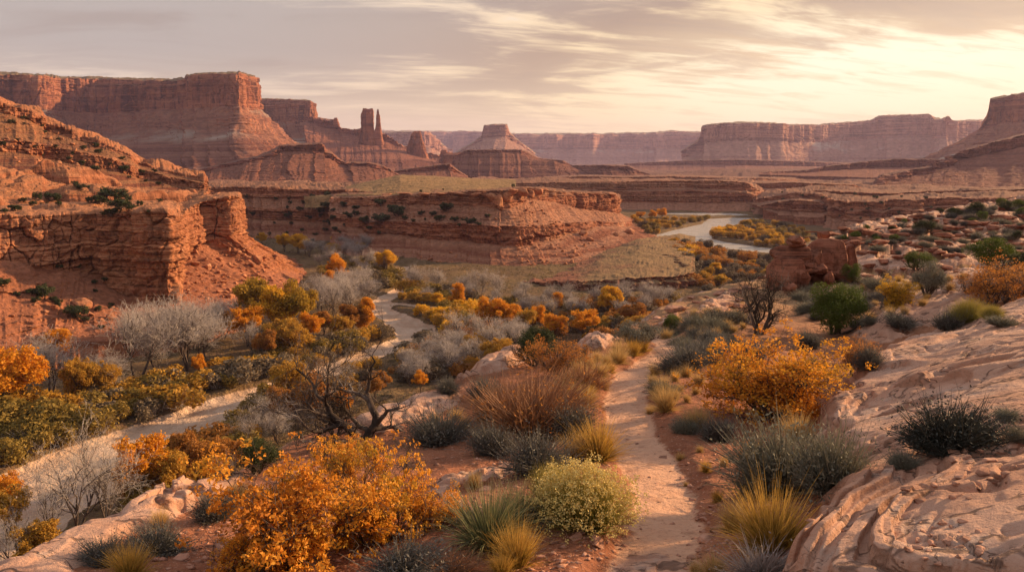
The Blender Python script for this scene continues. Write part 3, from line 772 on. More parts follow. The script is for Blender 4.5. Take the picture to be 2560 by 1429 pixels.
    cols = [C_(830, (484, 370), (494, 352), (506, 349), (530, 338), (552, 335), (618, 306)),
            C_(870, (482, 360), (497, 340), (515, 337), (540, 326), (566, 323), (640, 292)),
            C_(930, (480, 355), (494, 330), (513, 327), (553, 314), (584, 311), (665, 280)),
            C_(1010, (478, 350), (488, 322), (512, 319), (555, 306), (590, 303), (690, 266)),
            C_(1100, (474, 345), (484, 312), (512, 309), (556, 296), (600, 293), (705, 256)),
            C_(1180, (474, 340), (478, 304), (512, 301), (558, 288), (606, 285), (715, 248)),
            C_(1228, (472, 340), (477, 297), (520, 294), (564, 282), (614, 279), (722, 243)),
            C_(1250, (470, 340), (476, 295), (526, 292), (565, 280), (616, 277), (1262, 724, 241)),
            C_(1275, (468, 345), (474, 298), (522, 295), (1290, 566, 282), (1296, 618, 279), (1330, 722, 240)),
            C_(1320, (466, 360), (470, 318), (498, 315), (1335, 566, 290), (1345, 610, 287), (1420, 700, 248)),
            C_(1355, (467, 370), (471, 332), (500, 329), (1385, 560, 305), (1395, 596, 302), (1490, 672, 262)),
            C_(1390, (472, 390), (478, 350), (505, 347), (1440, 556, 325), (1448, 580, 322), (1530, 640, 285)),
            C_(1440, (476, 410), (482, 370), (520, 367), (1490, 553, 350), (1496, 566, 347), (1580, 618, 305)),
            C_(1530, (480, 430), (486, 395), (530, 392), (1550, 556, 380), (1554, 566, 377), (1620, 604, 330)),
            C_(1545, (484, 470), (494, 425), (534, 422), (1570, 556, 410), (1574, 566, 407), (1640, 596, 360)),
            C_(1552, (488, 520), (500, 470), (530, 467), (1580, 545, 450), (1584, 556, 447), (1645, 580, 400))]
    loft("promontory", cols, S3, M_RIM, 11, 1100, 83, .22, amp=1.05, style='blocky', label="central promontory with two cliff bands and a rubble slope")
    # low grassy bench at its foot, ending in a small dark cliff
    S4 = [('cap', 50), ('cliff', 24), ('talus', 14)]
    cols = [C_(1150, (700, 262), (716, 236), (719, 235.5), (726, 232)), C_(1290, (690, 270), (703, 228), (726, 226), (735, 222)),
            C_(1400, (668, 275), (702, 218), (728, 216.5), (740, 212)), C_(1500, (632, 290), (700, 212), (730, 210.5), (742, 207)),
            C_(1600, (596, 320), (697, 212), (728, 210.5), (742, 206)), C_(1700, (585, 345), (692, 216), (722, 214.5), (738, 210)),
            C_(1742, (590, 345), (686, 222), (712, 220.5), (730, 216)), C_(1735, (600, 335), (660, 240), (676, 239), (1760, 690, 236)),
            C_(1690, (604, 330), (640, 262), (650, 261), (1715, 662, 258)), C_(1640, (606, 330), (622, 285), (630, 284), (1660, 640, 280)), C_(1610, (600, 345), (606, 318), (612, 317), (1640, 622, 310))]
    loft("grassy_bench", cols, S4, M_BENCH, 9, 620, 87, .40, amp=1.5, label="flat straw-coloured bench with a dark undercut edge")

def left_cliffs():
    S = [('cap', 44), ('cliff', 96), ('cliff', 60), ('talus', 90)]
    # rows: back of ledge, rim, mid ledge of the face, base, foot
    cols = [C_(-500, (520, 165), (560, 128), (600, 125), (655, 120), (-520, 900, 104)),
            C_(-200, (515, 185), (548, 148), (598, 145), (650, 141), (-220, 880, 116)),
            C_(0, (508, 200), (541, 160), (596, 157), (652, 152), (0, 868, 128)),
            C_(110, (506, 205), (540, 165), (600, 162), (668, 158), (100, 862, 132)),
            C_(230, (505, 210), (538, 170), (600, 168), (690, 165), (210, 856, 136)),
            C_(300, (504, 212), (536, 169), (612, 166), (735, 163), (300, 852, 139)),
            C_(360, (504, 214), (536, 165), (628, 162), (755, 160), (370, 846, 141)),
            C_(420, (504, 216), (535, 164), (636, 161), (762, 159), (450, 836, 144)),
            C_(438, (506, 218), (540, 166), (640, 163), (757, 161), (520, 815, 152)),
            C_(452, (508, 222), (548, 176), (636, 173), (735, 170), (590, 790, 162)),
            C_(462, (506, 226), (536, 192), (612, 188), (690, 184), (640, 768, 174)),
            C_(475, (500, 230), (520, 204), (572, 200), (640, 196), (680, 744, 188)),
            C_(520, (488, 245), (502, 212), (545, 209), (605, 205), (715, 722, 206)),
            C_(575, (482, 255), (490, 214), (540, 211), (590, 208), (745, 700, 222)),
            C_(597, (482, 262), (492, 218), (542, 215), (588, 212), (760, 686, 238)),
            C_(606, (486, 275), (500, 235), (545, 232), (585, 229), (765, 668, 258)),
            C_(600, (490, 300), (506, 265), (545, 262), (582, 259), (740, 645, 285))]
    loft("canyon_cliff", cols, S, M_LEFT, 9.5, 1200, 91, .16, amp=1.1, style='blocky', dome=.10, label="orange sandstone cliff on the left of the valley")
    # hill above: slickrock domes, dark broken ledges, brushy crest
    S = [('cap', 40), ('cliff', 26), ('talus', 40), ('cliff', 36), ('talus', 30), ('ledge', 60)]
    cols = [C_(-450, (215, 330), (225, 250), (245, 248), (330, 228), (372, 225), (420, 205), (535, 160)),
            C_(-150, (235, 340), (245, 262), (262, 260), (338, 240), (375, 237), (425, 212), (525, 178)),
            C_(0, (256, 345), (262, 272), (280, 270), (348, 250), (378, 247), (428, 218), (518, 190)),
            C_(60, (270, 350), (276, 276), (296, 274), (352, 254), (384, 251), (426, 222), (516, 196)),
            C_(105, (285, 350), (292, 280), (316, 278), (360, 258), (392, 255), (428, 226), (515, 200)),
            C_(118, (306, 355), (312, 282), (328, 280), (364, 260), (398, 257), (432, 228), (514, 202)),
            C_(200, (338, 360), (342, 282), (352, 280), (380, 262), (412, 259), (446, 232), (512, 207)),
            C_(260, (358, 365), (362, 280), (370, 278), (392, 264), (425, 261), (458, 238), (510, 212)),
            C_(320, (384, 370), (388, 280), (392, 278), (408, 268), (436, 265), (468, 244), (507, 218)),
            C_(350, (408, 375), (412, 284), (416, 282), (424, 274), (446, 271), (475, 250), (504, 224)),
            C_(440, (432, 380), (436, 280), (440, 278), (446, 272), (466, 269), (486, 256), (500, 234)),
            C_(510, (444, 380), (448, 276), (453, 274), (458, 270), (473, 267), (488, 258), (496, 242)),
            C_(520, (462, 380), (466, 280), (469, 278), (472, 274), (480, 271), (490, 262), (496, 248))]
    loft("ledge_hill", cols, S, M_HILL, 9, 900, 95, .2, amp=1.15, style='blocky', dome=.34, label="rising hill of orange domes and dark ledges on the left")
# ------------------------------------------------------------------ ground sheets
def polar(az0, az1, nu, y0, y1, nv):
    a = np.linspace(radians(az0), radians(az1), nu)
    r = np.exp(np.linspace(math.log(y0), math.log(y1), nv))
    X = r[:, None] * np.tan(a)[None, :]
    Y = np.broadcast_to(r[:, None], X.shape)
    return X.astype(np.float32), np.ascontiguousarray(Y, dtype=np.float32)

FLOOR = -34.5
def plan(pts, z):
    return [PZ(a, b, z)[:2] for a, b in pts]
RIVER = plan([(1775, 547), (1760, 560), (1737, 564), (1697, 573), (1650, 586), (1618, 596), (1640, 602), (1670, 606), (1695, 611), (1788, 622), (1905, 636), (2000, 646), (2100, 652),
              (2100, 640), (2000, 630), (1941, 622), (1883, 615), (1806, 604), (1776, 596), (1770, 586), (1796, 571), (1832, 564), (1868, 555), (1900, 549), (1890, 545), (1830, 544)], -35.6)
BACKWATER = plan([(1640, 534), (1680, 532), (1760, 531.5), (1835, 533), (1880, 537), (1835, 541), (1760, 539), (1690, 538)], -35.6)
WASH = [PZ(a, b, FLOOR)[:2] for a, b in [(-260, 1420), (20, 1262), (200, 1165), (400, 1068), (560, 1005), (700, 962), (860, 905), (960, 868), (1040, 838), (1035, 815), (985, 790), (945, 768), (955, 748), (985, 728), (1010, 712), (1022, 700), (1000, 680), (1010, 665)]]
WASH_W = [9, 8, 7, 5.4, 3.8, 2.9, 2.9, 3.4, 4.2, 4.4, 3.4, 3.0, 2.6, 2.2, 1.9, 1.6, 1.5, 1.3]
ROAD2 = [PZ(a, b, FLOOR)[:2] for a, b in [(950, 752), (1010, 757), (1070, 764), (1140, 772), (1200, 776)]]

def wash_field(X, Y):
    """how far inside the dry wash (metres, negative outside)"""
    out = np.full(X.shape, -1e3, np.float32)
    for i in range(len(WASH) - 1):
        (ax, ay), (bx, by) = WASH[i], WASH[i + 1]
        ex, ey = bx - ax, by - ay
        t = np.clip(((X - ax) * ex + (Y - ay) * ey) / (ex * ex + ey * ey), 0, 1)
        d = np.sqrt((X - ax - t * ex) ** 2 + (Y - ay - t * ey) ** 2)
        out = np.maximum(out, WASH_W[i] + (WASH_W[i + 1] - WASH_W[i]) * t - d)
    r2 = 1.2 - line_dist(X, Y, ROAD2)
    return np.maximum(out, r2) + 1.1 * fbm(X / 4.5, Y / 4.5, None, 4, 6)

def floor_z(X, Y):
    z = FLOOR + 0.45 * fbm(X / 14, Y / 14, None, 4, 3) - 0.0012 * np.maximum(Y - 250, 0)
    w = wash_field(X, Y)
    z = z - 0.9 * sst(w, -1.2, 0.8) + 0.12 * fbm(X / 2.0, Y / 2.0, None, 3, 5) * sst(w, -1, 1)
    rv = np.maximum(poly_sdf(X, Y, RIVER), poly_sdf(X, Y, BACKWATER))
    z = z - 2.6 * sst(rv, -3.0, 1.5)
    return z, w, rv

def grd_mat(name, cols, scale, bump, speck=None, speck_scale=3.0, speck_amt=0.6, speck2=None):
    m = bpy.data.materials.new(name); m.use_nodes = True
    t = NT(m.node_tree); t.n.clear()
    out = t.node('ShaderNodeOutputMaterial'); b = t.node('ShaderNodeBsdfPrincipled')
    b.inputs['Roughness'].default_value = 0.95; b.inputs['Specular IOR Level'].default_value = 0.08
    pos = t.node('ShaderNodeNewGeometry').outputs['Position']
    n1 = t.noise(pos, scale, 6.0, 0.62, 0.3)
    n = len(cols)
    col = t.ramp(n1, [(0.30 + 0.40 * i / (n - 1), c) for i, c in enumerate(cols)])
    n2 = t.noise(pos, scale * 9, 5.0, 0.7)
    col = t.mix(t.smooth(n2, 0.3, 0.7), col, t.mix(0.5, col, (0.10, 0.06, 0.035)), 'MIX')
    if speck:
        s = t.noise(pos, speck_scale, 3.0, 0.6); pt = t.noise(pos, speck_scale * 0.12, 3.0, 0.5)
        f = t.math('MULTIPLY', t.smooth(s, 0.50, 0.60), t.smooth(pt, 0.36, 0.56))
        col = t.mix(t.math('MULTIPLY', f, speck_amt), col, speck)
        if speck2:
            s = t.noise(pos, speck_scale * 1.7, 3.0, 0.6)
            col = t.mix(t.smooth(s, 0.58, 0.66, 0.0, 0.7), col, speck2)
    h = t.math('ADD', t.math('MULTIPLY', n2, 0.6), n1)
    bp = t.node('ShaderNodeBump'); bp.inputs['Strength'].default_value = bump; bp.inputs['Distance'].default_value = 0.25 / scale
    t.link(h, bp.inputs['Height']); t.link(bp.outputs[0], b.inputs['Normal'])
    t.link(b.outputs[0], out.inputs['Surface'])
    return m, t, b, col, pos

def two_tone(t, b, col, attr, c_lo, c_hi, pos, scale):
    n = t.noise(pos, scale, 5.0, 0.65, 0.4)
    other = t.mix(t.smooth(n, 0.35, 0.65), c_lo, c_hi)
    f = t.math('ADD', t.attr(attr), t.math('MULTIPLY', t.math('SUBTRACT', t.noise(pos, scale * 2.5, 4.0, 0.6), 0.5), 0.5))
    col = t.mix(t.smooth(f, 0.38, 0.62), col, other)
    t.link(col, b.inputs['Base Color'])
    return col

M_GRASSY, _t, _b, _c, _p = grd_mat("dry_grass_slope", [(0.40, 0.24, 0.11), (0.33, 0.19, 0.09), (0.43, 0.265, 0.13)], 0.10, 0.6, (0.13, 0.09, 0.045), 0.55, 0.85, (0.19, 0.13, 0.06))
_t.link(_c, _b.inputs['Base Color'])
M_BENCH, _t, _b, _c, _p = grd_mat("straw_bench", [(0.24, 0.12, 0.07), (0.30, 0.185, 0.09), (0.26, 0.155, 0.08), (0.25, 0.11, 0.065)], 0.05, 0.5, (0.17, 0.12, 0.06), 0.9, 0.55)
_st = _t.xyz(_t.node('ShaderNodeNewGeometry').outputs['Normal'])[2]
_n = _t.noise(_p, 0.10, 5.0, 0.6)
_red = _t.math('ADD', _t.smooth(_t.math('ADD', _t.attr('along'), _t.math('MULTIPLY', _t.math('SUBTRACT', _n, 0.5), 0.35)), 0.40, 0.26), 0.0)
_soil = _t.mix(_t.smooth(_t.noise(_p, 1.2, 5.0, 0.7), 0.35, 0.68), (0.19, 0.070, 0.042), (0.29, 0.125, 0.075))
_c = _t.mix(_red, _c, _soil)
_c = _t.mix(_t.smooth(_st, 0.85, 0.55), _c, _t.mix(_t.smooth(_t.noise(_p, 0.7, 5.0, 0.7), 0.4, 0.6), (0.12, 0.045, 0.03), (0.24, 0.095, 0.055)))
_t.link(_c, _b.inputs['Base Color'])

def valley():
    X, Y = polar(-52, 52, 900, 24, 760, 620)
    Z, w, rv = floor_z(X, Y)
    m, t, b, col, pos = grd_mat("valley_soil", [(0.12, 0.075, 0.040), (0.17, 0.10, 0.055), (0.20, 0.125, 0.06), (0.15, 0.085, 0.05)], 0.06, 0.6, (0.055, 0.05, 0.028), 0.8, 0.7, (0.25, 0.16, 0.06))
    two_tone(t, b, col, 'wash', (0.46, 0.295, 0.20), (0.60, 0.42, 0.305), pos, 0.3)
    me = new_mesh("ground", np.stack([X, Y, Z], -1).reshape(-1, 3), grid_faces(*X.shape), m, {'wash': sst(w, -1.0, 0.6)}, smooth=True)
    structure("ground", me, "floor of the canyon with a dry sandy wash")
    # the river: one level sheet lying in its dug channel
    xs = np.linspace(min(p[0] for p in RIVER) - 60, 260, 40); ys = np.linspace(270, 640, 60)
    gx, gy = np.meshgrid(xs, ys)
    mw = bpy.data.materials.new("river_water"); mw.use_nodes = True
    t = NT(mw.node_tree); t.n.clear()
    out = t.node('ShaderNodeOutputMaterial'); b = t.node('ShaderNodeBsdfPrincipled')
    b.inputs['Base Color'].default_value = (0.56, 0.48, 0.40, 1); b.inputs['Roughness'].default_value = 0.15  # base colour lightened to stand in for missing sky reflection
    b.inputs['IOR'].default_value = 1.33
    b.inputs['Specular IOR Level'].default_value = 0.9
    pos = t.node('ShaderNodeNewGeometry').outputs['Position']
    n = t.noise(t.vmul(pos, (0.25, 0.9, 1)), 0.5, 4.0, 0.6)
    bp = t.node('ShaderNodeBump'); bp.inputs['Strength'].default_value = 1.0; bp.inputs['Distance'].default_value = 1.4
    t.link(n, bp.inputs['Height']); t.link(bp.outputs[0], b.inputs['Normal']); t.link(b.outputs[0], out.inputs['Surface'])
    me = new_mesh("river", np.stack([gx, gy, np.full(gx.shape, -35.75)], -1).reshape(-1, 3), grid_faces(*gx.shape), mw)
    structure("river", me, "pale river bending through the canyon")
    # plateau beyond the rims
    X, Y = polar(-37, 37, 700, 640, 9200, 300)
    Z = -27 + 5 * fbm(X / 300, Y / 300, None, 5, 31) + 2.0 * np.floor(fbm(X / 300, Y / 420, None, 3, 33) / .12)
    Z = Z - 40 * sst(Y, 800, 690)
    V = np.stack([X, Y, Z], -1).reshape(-1, 3)
    me = new_mesh("plateau_floor", V, grid_faces(*X.shape), M_TERR, {'tal': np.full(X.shape, 0.0), 'cap': np.ones(X.shape)}, smooth=True)
    structure("plateau_terrain", me, "red and straw-coloured flats below the mesas")

# ------------------------------------------------------------------ the ridge we stand on
CTRL = [(0, 1429, 6.5), (250, 1310, 8.2), (480, 1225, 10), (590, 1180, 11), (870, 1050, 15), (1150, 960, 18.5), (1300, 890, 22), (1530, 855, 25), (1640, 800, 30), (1700, 750, 36), (1900, 700, 48), (1940, 700, 60),
        (2100, 605, 78), (2300, 560, 96), (2420, 530, 110), (2560, 508, 122), (2560, 580, 84), (2560, 650, 60), (2300, 700, 48), (2200, 655, 62), (2400, 640, 66),
        (1640, 1429, 5.9), (1640, 1250, 8.2), (1590, 1100, 11.5), (1570, 960, 15.5), (1680, 870, 20), (1800, 800, 26), (1900, 760, 32), (2100, 760, 34), (2000, 800, 27), (2220, 800, 26),
        (1960, 1429, 5.75), (2050, 1080, 11.9), (2230, 885, 18), (2340, 845, 19.5), (2560, 770, 20), (2560, 1000, 9.5), (2560, 1200, 6.5), (2300, 1000, 11), (2300, 1200, 7.2), (2100, 1300, 6.8), (2560, 1429, 4.7), (2300, 1429, 5.1), (2420, 860, 15.5),
        (2140, 850, 21.5), (2350, 765, 23.6), (2560, 685, 27), (2460, 720, 25.5), (2560, 730, 22.5), (2040, 930, 16.5), (1950, 1040, 12.8), (1880, 1200, 9),
        (1200, 1300, 7.6), (1400, 1100, 11.8), (1300, 1000, 15), (1100, 1100, 12.5), (700, 1429, 6.6), (400, 1429, 6.5), (870, 1200, 9.8), (1000, 1050, 14.3), (1450, 900, 19.5), (1750, 960, 15.3), (1780, 1150, 10.2), (1800, 1350, 6.8), (1300, 1429, 6.2), (1000, 1400, 6.7), (640, 1300, 8.3)]
CP3 = np.array([P(*c) for c in CTRL] + [(-3, 1.5, -2.9), (2.5, 1.5, -2.3), (6, 2.5, -1.5), (0.3, 1, -2.8), (-6, 3.5, -3.6), (90, 70, -6), (120, 120, -3), (60, 160, -8), (110, 160, -4), (16, 10, -1.6), (28, 22, -2.2), (45, 40, -4.5)], np.float64)

def _tps():
    n = len(CP3); X = CP3[:, :2]; s = np.log(1 + np.hypot(X[:, 0], X[:, 1]) / 6)
    th = np.arctan2(X[:, 0], X[:, 1])
    Q = np.stack([s * 2.0, th * 1.6], 1)
    d = np.linalg.norm(Q[:, None] - Q[None], axis=2)
    K = d ** 3 + 0.004 * np.eye(n)
    Pm = np.concatenate([np.ones((n, 1)), Q], 1)
    A = np.zeros((n + 3, n + 3)); A[:n, :n] = K; A[:n, n:] = Pm; A[n:, :n] = Pm.T
    return Q, np.linalg.solve(A, np.concatenate([CP3[:, 2], np.zeros(3)]))
_TQ, _TW = _tps()

def base_z(X, Y):
    X = np.asarray(X, np.float64); Y = np.asarray(Y, np.float64)
    sh = X.shape; s = np.log(1 + np.hypot(X, Y) / 6).ravel() * 2.0; th = np.arctan2(X, Y).ravel() * 1.6
    out = np.full(s.shape, _TW[-3]) + _TW[-2] * s + _TW[-1] * th
    for (a, b), w in zip(_TQ, _TW[:-3]):
        out += w * ((s - a) ** 2 + (th - b) ** 2) ** 1.5
    return out.reshape(sh)

def on_ridge(px, py, y0=3.0, y1=170.0):
    """where the line of sight through (px, py) meets the ridge"""
    yc = (714.5 - py) / F; dy = CP + yc * SP; dz = (-SP + yc * CP) / dy; dx = (px - 1280) / F / dy
    ys = np.exp(np.linspace(math.log(y0), math.log(y1), 700))
    g = fg_height(ys * dx, ys)[0]
    below = ys * dz < g
    i = int(np.argmax(below)) if below.any() else len(ys) - 1
    return (ys[i] * dx, ys[i], float(g[i]))

def _hit(px, py, y0=3.0, y1=170.0):
    yc = (714.5 - py) / F; dy = CP + yc * SP; dz = (-SP + yc * CP) / dy; dx = (px - 1280) / F / dy
    ys = np.exp(np.linspace(math.log(y0), math.log(y1), 500))
    below = ys * dz < base_z(ys * dx, ys)
    i = int(np.argmax(below)) if below.any() else len(ys) - 1
    return (ys[i] * dx, ys[i])

EDGE = [(-1500, 2300)]  # placeholder, replaced below
EDGE = [P(-420, 1560, 5.3)[:2]] + [P(*c)[:2] for c in CTRL[:12]] + [P(1985, 640, 72)[:2], P(2060, 600, 80)[:2], P(2110, 585, 84)[:2], P(2180, 560, 92)[:2], P(2300, 540, 104)[:2], P(2420, 515, 118)[:2], P(2560, 497, 130)[:2], P(2800, 480, 150)[:2], P(3200, 470, 165)[:2], (300, 165), (300, -3), (-7.5, -3)]
SLABS = [   # bare rock, outlined as it is seen, with how far it stands above the soil
    ([(1960, 1450), (2010, 1330), (2060, 1200), (2050, 1060), (2130, 960), (2230, 885), (2330, 850), (2480, 800), (2600, 760), (2800, 740), (3400, 900), (3400, 1600), (1940, 1600)], 0.30),
    ([(2120, 850), (2180, 800), (2290, 760), (2330, 720), (2380, 690), (2480, 655), (2600, 640), (2800, 640), (2800, 700), (2600, 730), (2420, 800), (2300, 835), (2200, 860)], 0.35),
    ([(-300, 1560), (0, 1415), (250, 1302), (480, 1216), (590, 1172), (640, 1180), (560, 1240), (470, 1290), (330, 1350), (210, 1429), (150, 1560)], 0.10),
    ([(1150, 965), (1190, 925), (1290, 880), (1340, 880), (1310, 925), (1240, 950)], 0.35),
    ([(1430, 868), (1480, 852), (1560, 848), (1530, 872), (1460, 886)], 0.3),
    ([(860, 1085), (930, 1030), (1020, 1000), (1180, 985), (1150, 1020), (1050, 1050), (960, 1085)], 0.2),
    ([(1440, 1440), (1560, 1345), (1660, 1345), (1730, 1380), (1660, 1440)], 0.05),
    ([(1040, 1230), (1170, 1175), (1300, 1145), (1290, 1180), (1180, 1215), (1100, 1240)], 0.08),
    ([(1690, 800), (1760, 762), (1830, 735), (1850, 760), (1780, 800)], 0.25),
    ([(1640, 810), (1690, 775), (1710, 800), (1670, 820)], 0.25),
    ([(1970, 722), (2060, 688), (2180, 690), (2240, 712), (2150, 735), (2040, 738)], 0.25),
    ([(2110, 640), (2200, 615), (2340, 640), (2330, 665), (2200, 660)], 0.4),
]
SLABP = [([_hit(a, b) for a, b in q], h) for q, h in SLABS]
PATH = [_hit(*c) for c in [(1600, 1500), (1636, 1380), (1662, 1300), (1664, 1240), (1640, 1180), (1604, 1110), (1574, 1050), (1562, 1000), (1568, 955), (1598, 915), (1640, 888), (1672, 870), (1682, 858), (1664, 842), (1640, 832)]]
PATH = [(0.9, 0.5), (0.95, 3.0)] + PATH

def fg_height(X, Y):
    X = np.asarray(X, np.float32); Y = np.asarray(Y, np.float32)
    z = base_z(X, Y).astype(np.float32)
    soil_n = fbm(X / 1.6, Y / 1.6, None, 4, 101)
    z = z + 0.10 * soil_n * np.clip(Y / 12, 0.4, 4)
    rock = np.zeros(X.shape, np.float32)
    r = np.hypot(X, Y)
    wob = 0.35 * fbm(X / 0.8, Y / 0.8, None, 4, 103) * np.clip(Y / 14, .35, 4) + 0.10 * fbm(X / .2, Y / .2, None, 2, 104)
    edge_d = np.full(X.shape, -9.0, np.float32)
    for i, (q, h) in enumerate(SLABP):
        d = poly_sdf(X, Y, q); edge_d = np.maximum(edge_d, d); d = d + wob
        k = max(0.25, 0.03 * np.mean([p[1] for p in q]))
        m = sst(d, -0.05, 0.55 * k)
        z = z + h * sst(d, -0.06, 0.9 * k)
        rock = np.maximum(rock, m)
    # the rocky hill on the right: beds that crop out as ledges
    hill = sst(Y, 44, 56) * sst(X / np.maximum(Y, 1), 0.26, 0.34)
    q = z + 0.5 * fbm(X / 9, Y / 9, None, 3, 121)
    hz = 0.75
    led = layers(q * 1.0 + 1.2 * fbm(X / 14, Y / 14, None, 4, 122), hz, 7)
    hn = fbm(X / 6, Y / 6, None, 5, 123)
    z = z + hill * (1.5 * (layers(1.1 * hn + 0.03 * Y, 0.16, 9) - 0.45) + 0.35 * hn)
    hr = hill * sst(layers(1.1 * hn + 0.03 * Y, 0.16, 9) + 0.4 * fbm(X / 3, Y / 3, None, 3, 127), 0.35, 0.6)
    rock = np.maximum(rock, hr)
    # weathered slickrock: sweeping cross-beds, ledges, pockets
    near = np.clip(1.6 - Y / 40, 0.5, 1.4)
    wx = X + 0.9 * fbm(X / 3.0, Y / 3.0, None, 4, 105); wy = Y + 0.9 * fbm(X / 3.0 + 9, Y / 3.0, None, 4, 106)
    b1 = fbm(X / 3.4, Y / 3.4, None, 3, 107) * 1.5 + 0.62 * np.maximum(edge_d, -1) + 0.06 * fbm(X / .6, Y / .6, None, 3, 132)
    s1 = layers(b1, 0.42, 11, .16); s2 = layers(b1 + 0.08 * fbm(X / .5, Y / .5, None, 3, 108), 0.10, 12, .2)
    patch = sst(fbm(X / 1.7, Y / 1.7, None, 3, 109), -0.10, 0.30)
    rk = rock * near
    z = z + rk * (0.15 * (0.5 + 0.5 * sst(Y, 5, 11)) * (s1 - 0.5) * (0.30 + 0.70 * patch) + 0.085 * (s2 - 0.5) * patch)
    bed = b1 / 0.33
    groove = sst(np.abs(vn(wx / 0.55 + 3, wy / 1.6, None, 110)), 0.09, 0.0) * sst(vn(X / 1.1, Y / 1.1, None, 111), 0.0, 0.5)
    z = z - rk * 0.06 * groove
    cv, cb = worley(wx / 0.42, wy / 0.30, 112)
    rub = sst(fbm(X / 1.3 + 4, Y / 1.3, None, 3, 113), 0.10, 0.34)
    z = z + rk * rub * sst(X, 1.5, 3.0) * (0.04 * (cv - 0.5) - 0.03 * sst(cb, 0.12, 0.0))
    pv, pb = worley(X / 0.27, Y / 0.27, 114)
    pit = sst(fbm(X / 1.5 - 3, Y / 1.5 + 8, None, 2, 115), 0.15, 0.4) * (pv > 0.55)
    z = z - rk * 0.045 * sst(pb, 0.25, 0.55) * pit
    z = z + rk * (0.055 * fbm(X / 1.3, Y / 1.3, None, 4, 116) + 0.006 * fbm(X / .09, Y / .09, None, 3, 117))
    for (a, b, ra, rb) in POCKETS:
        e = ((X - a) / ra) ** 2 + ((Y - b) / rb) ** 2
        z = z - rock * 0.11 * sst(e + 0.35 * fbm(X / .3, Y / .3, None, 2, 118), 1.15, 0.75)
    # the worn trail
    dp = line_dist(X, Y, PATH)
    hw = 0.27 + 0.011 * np.clip(Y, 0, 12) + 0.05 * fbm(X / .7, Y / .7, None, 2, 119)
    hw = hw + 0.10 * fbm(X / .35, Y / .35, None, 3, 131)
    pw = sst(hw - dp, -0.16, 0.16)
    z = z - 0.13 * sst(hw + 0.25 - dp, -0.25, 0.30) + 0.05 * sst(np.abs(dp - hw - 0.2), 0.3, 0.0) + (1 - rock) * 0.025 * fbm(X / .16, Y / .16, None, 3, 120) * (1 - 0.75 * pw)
    # beyond the edge the ridge breaks off to the valley floor
    de = -poly_sdf(X, Y, EDGE) + 0.3 * wob
    big = np.clip(de, 0, None)
    rnd = np.where(big < 1.0, 0.45 * big * big, 0.45 + 0.9 * (big - 1.0))
    z = z - rnd * 1.25 - 0.25 * (layers(rnd, 1.6, 5)) * sst(big, .5, 3)
    rock = np.maximum(rock, sst(big, 0.0, 0.8))
    return z, rock, pw
POCKETS = []
POCKETS = [(*_hit(2410, 975), 0.55, 0.42), (*_hit(2260, 1075), 0.45, 0.2), (*_hit(2540, 965), 0.25, 0.2)]

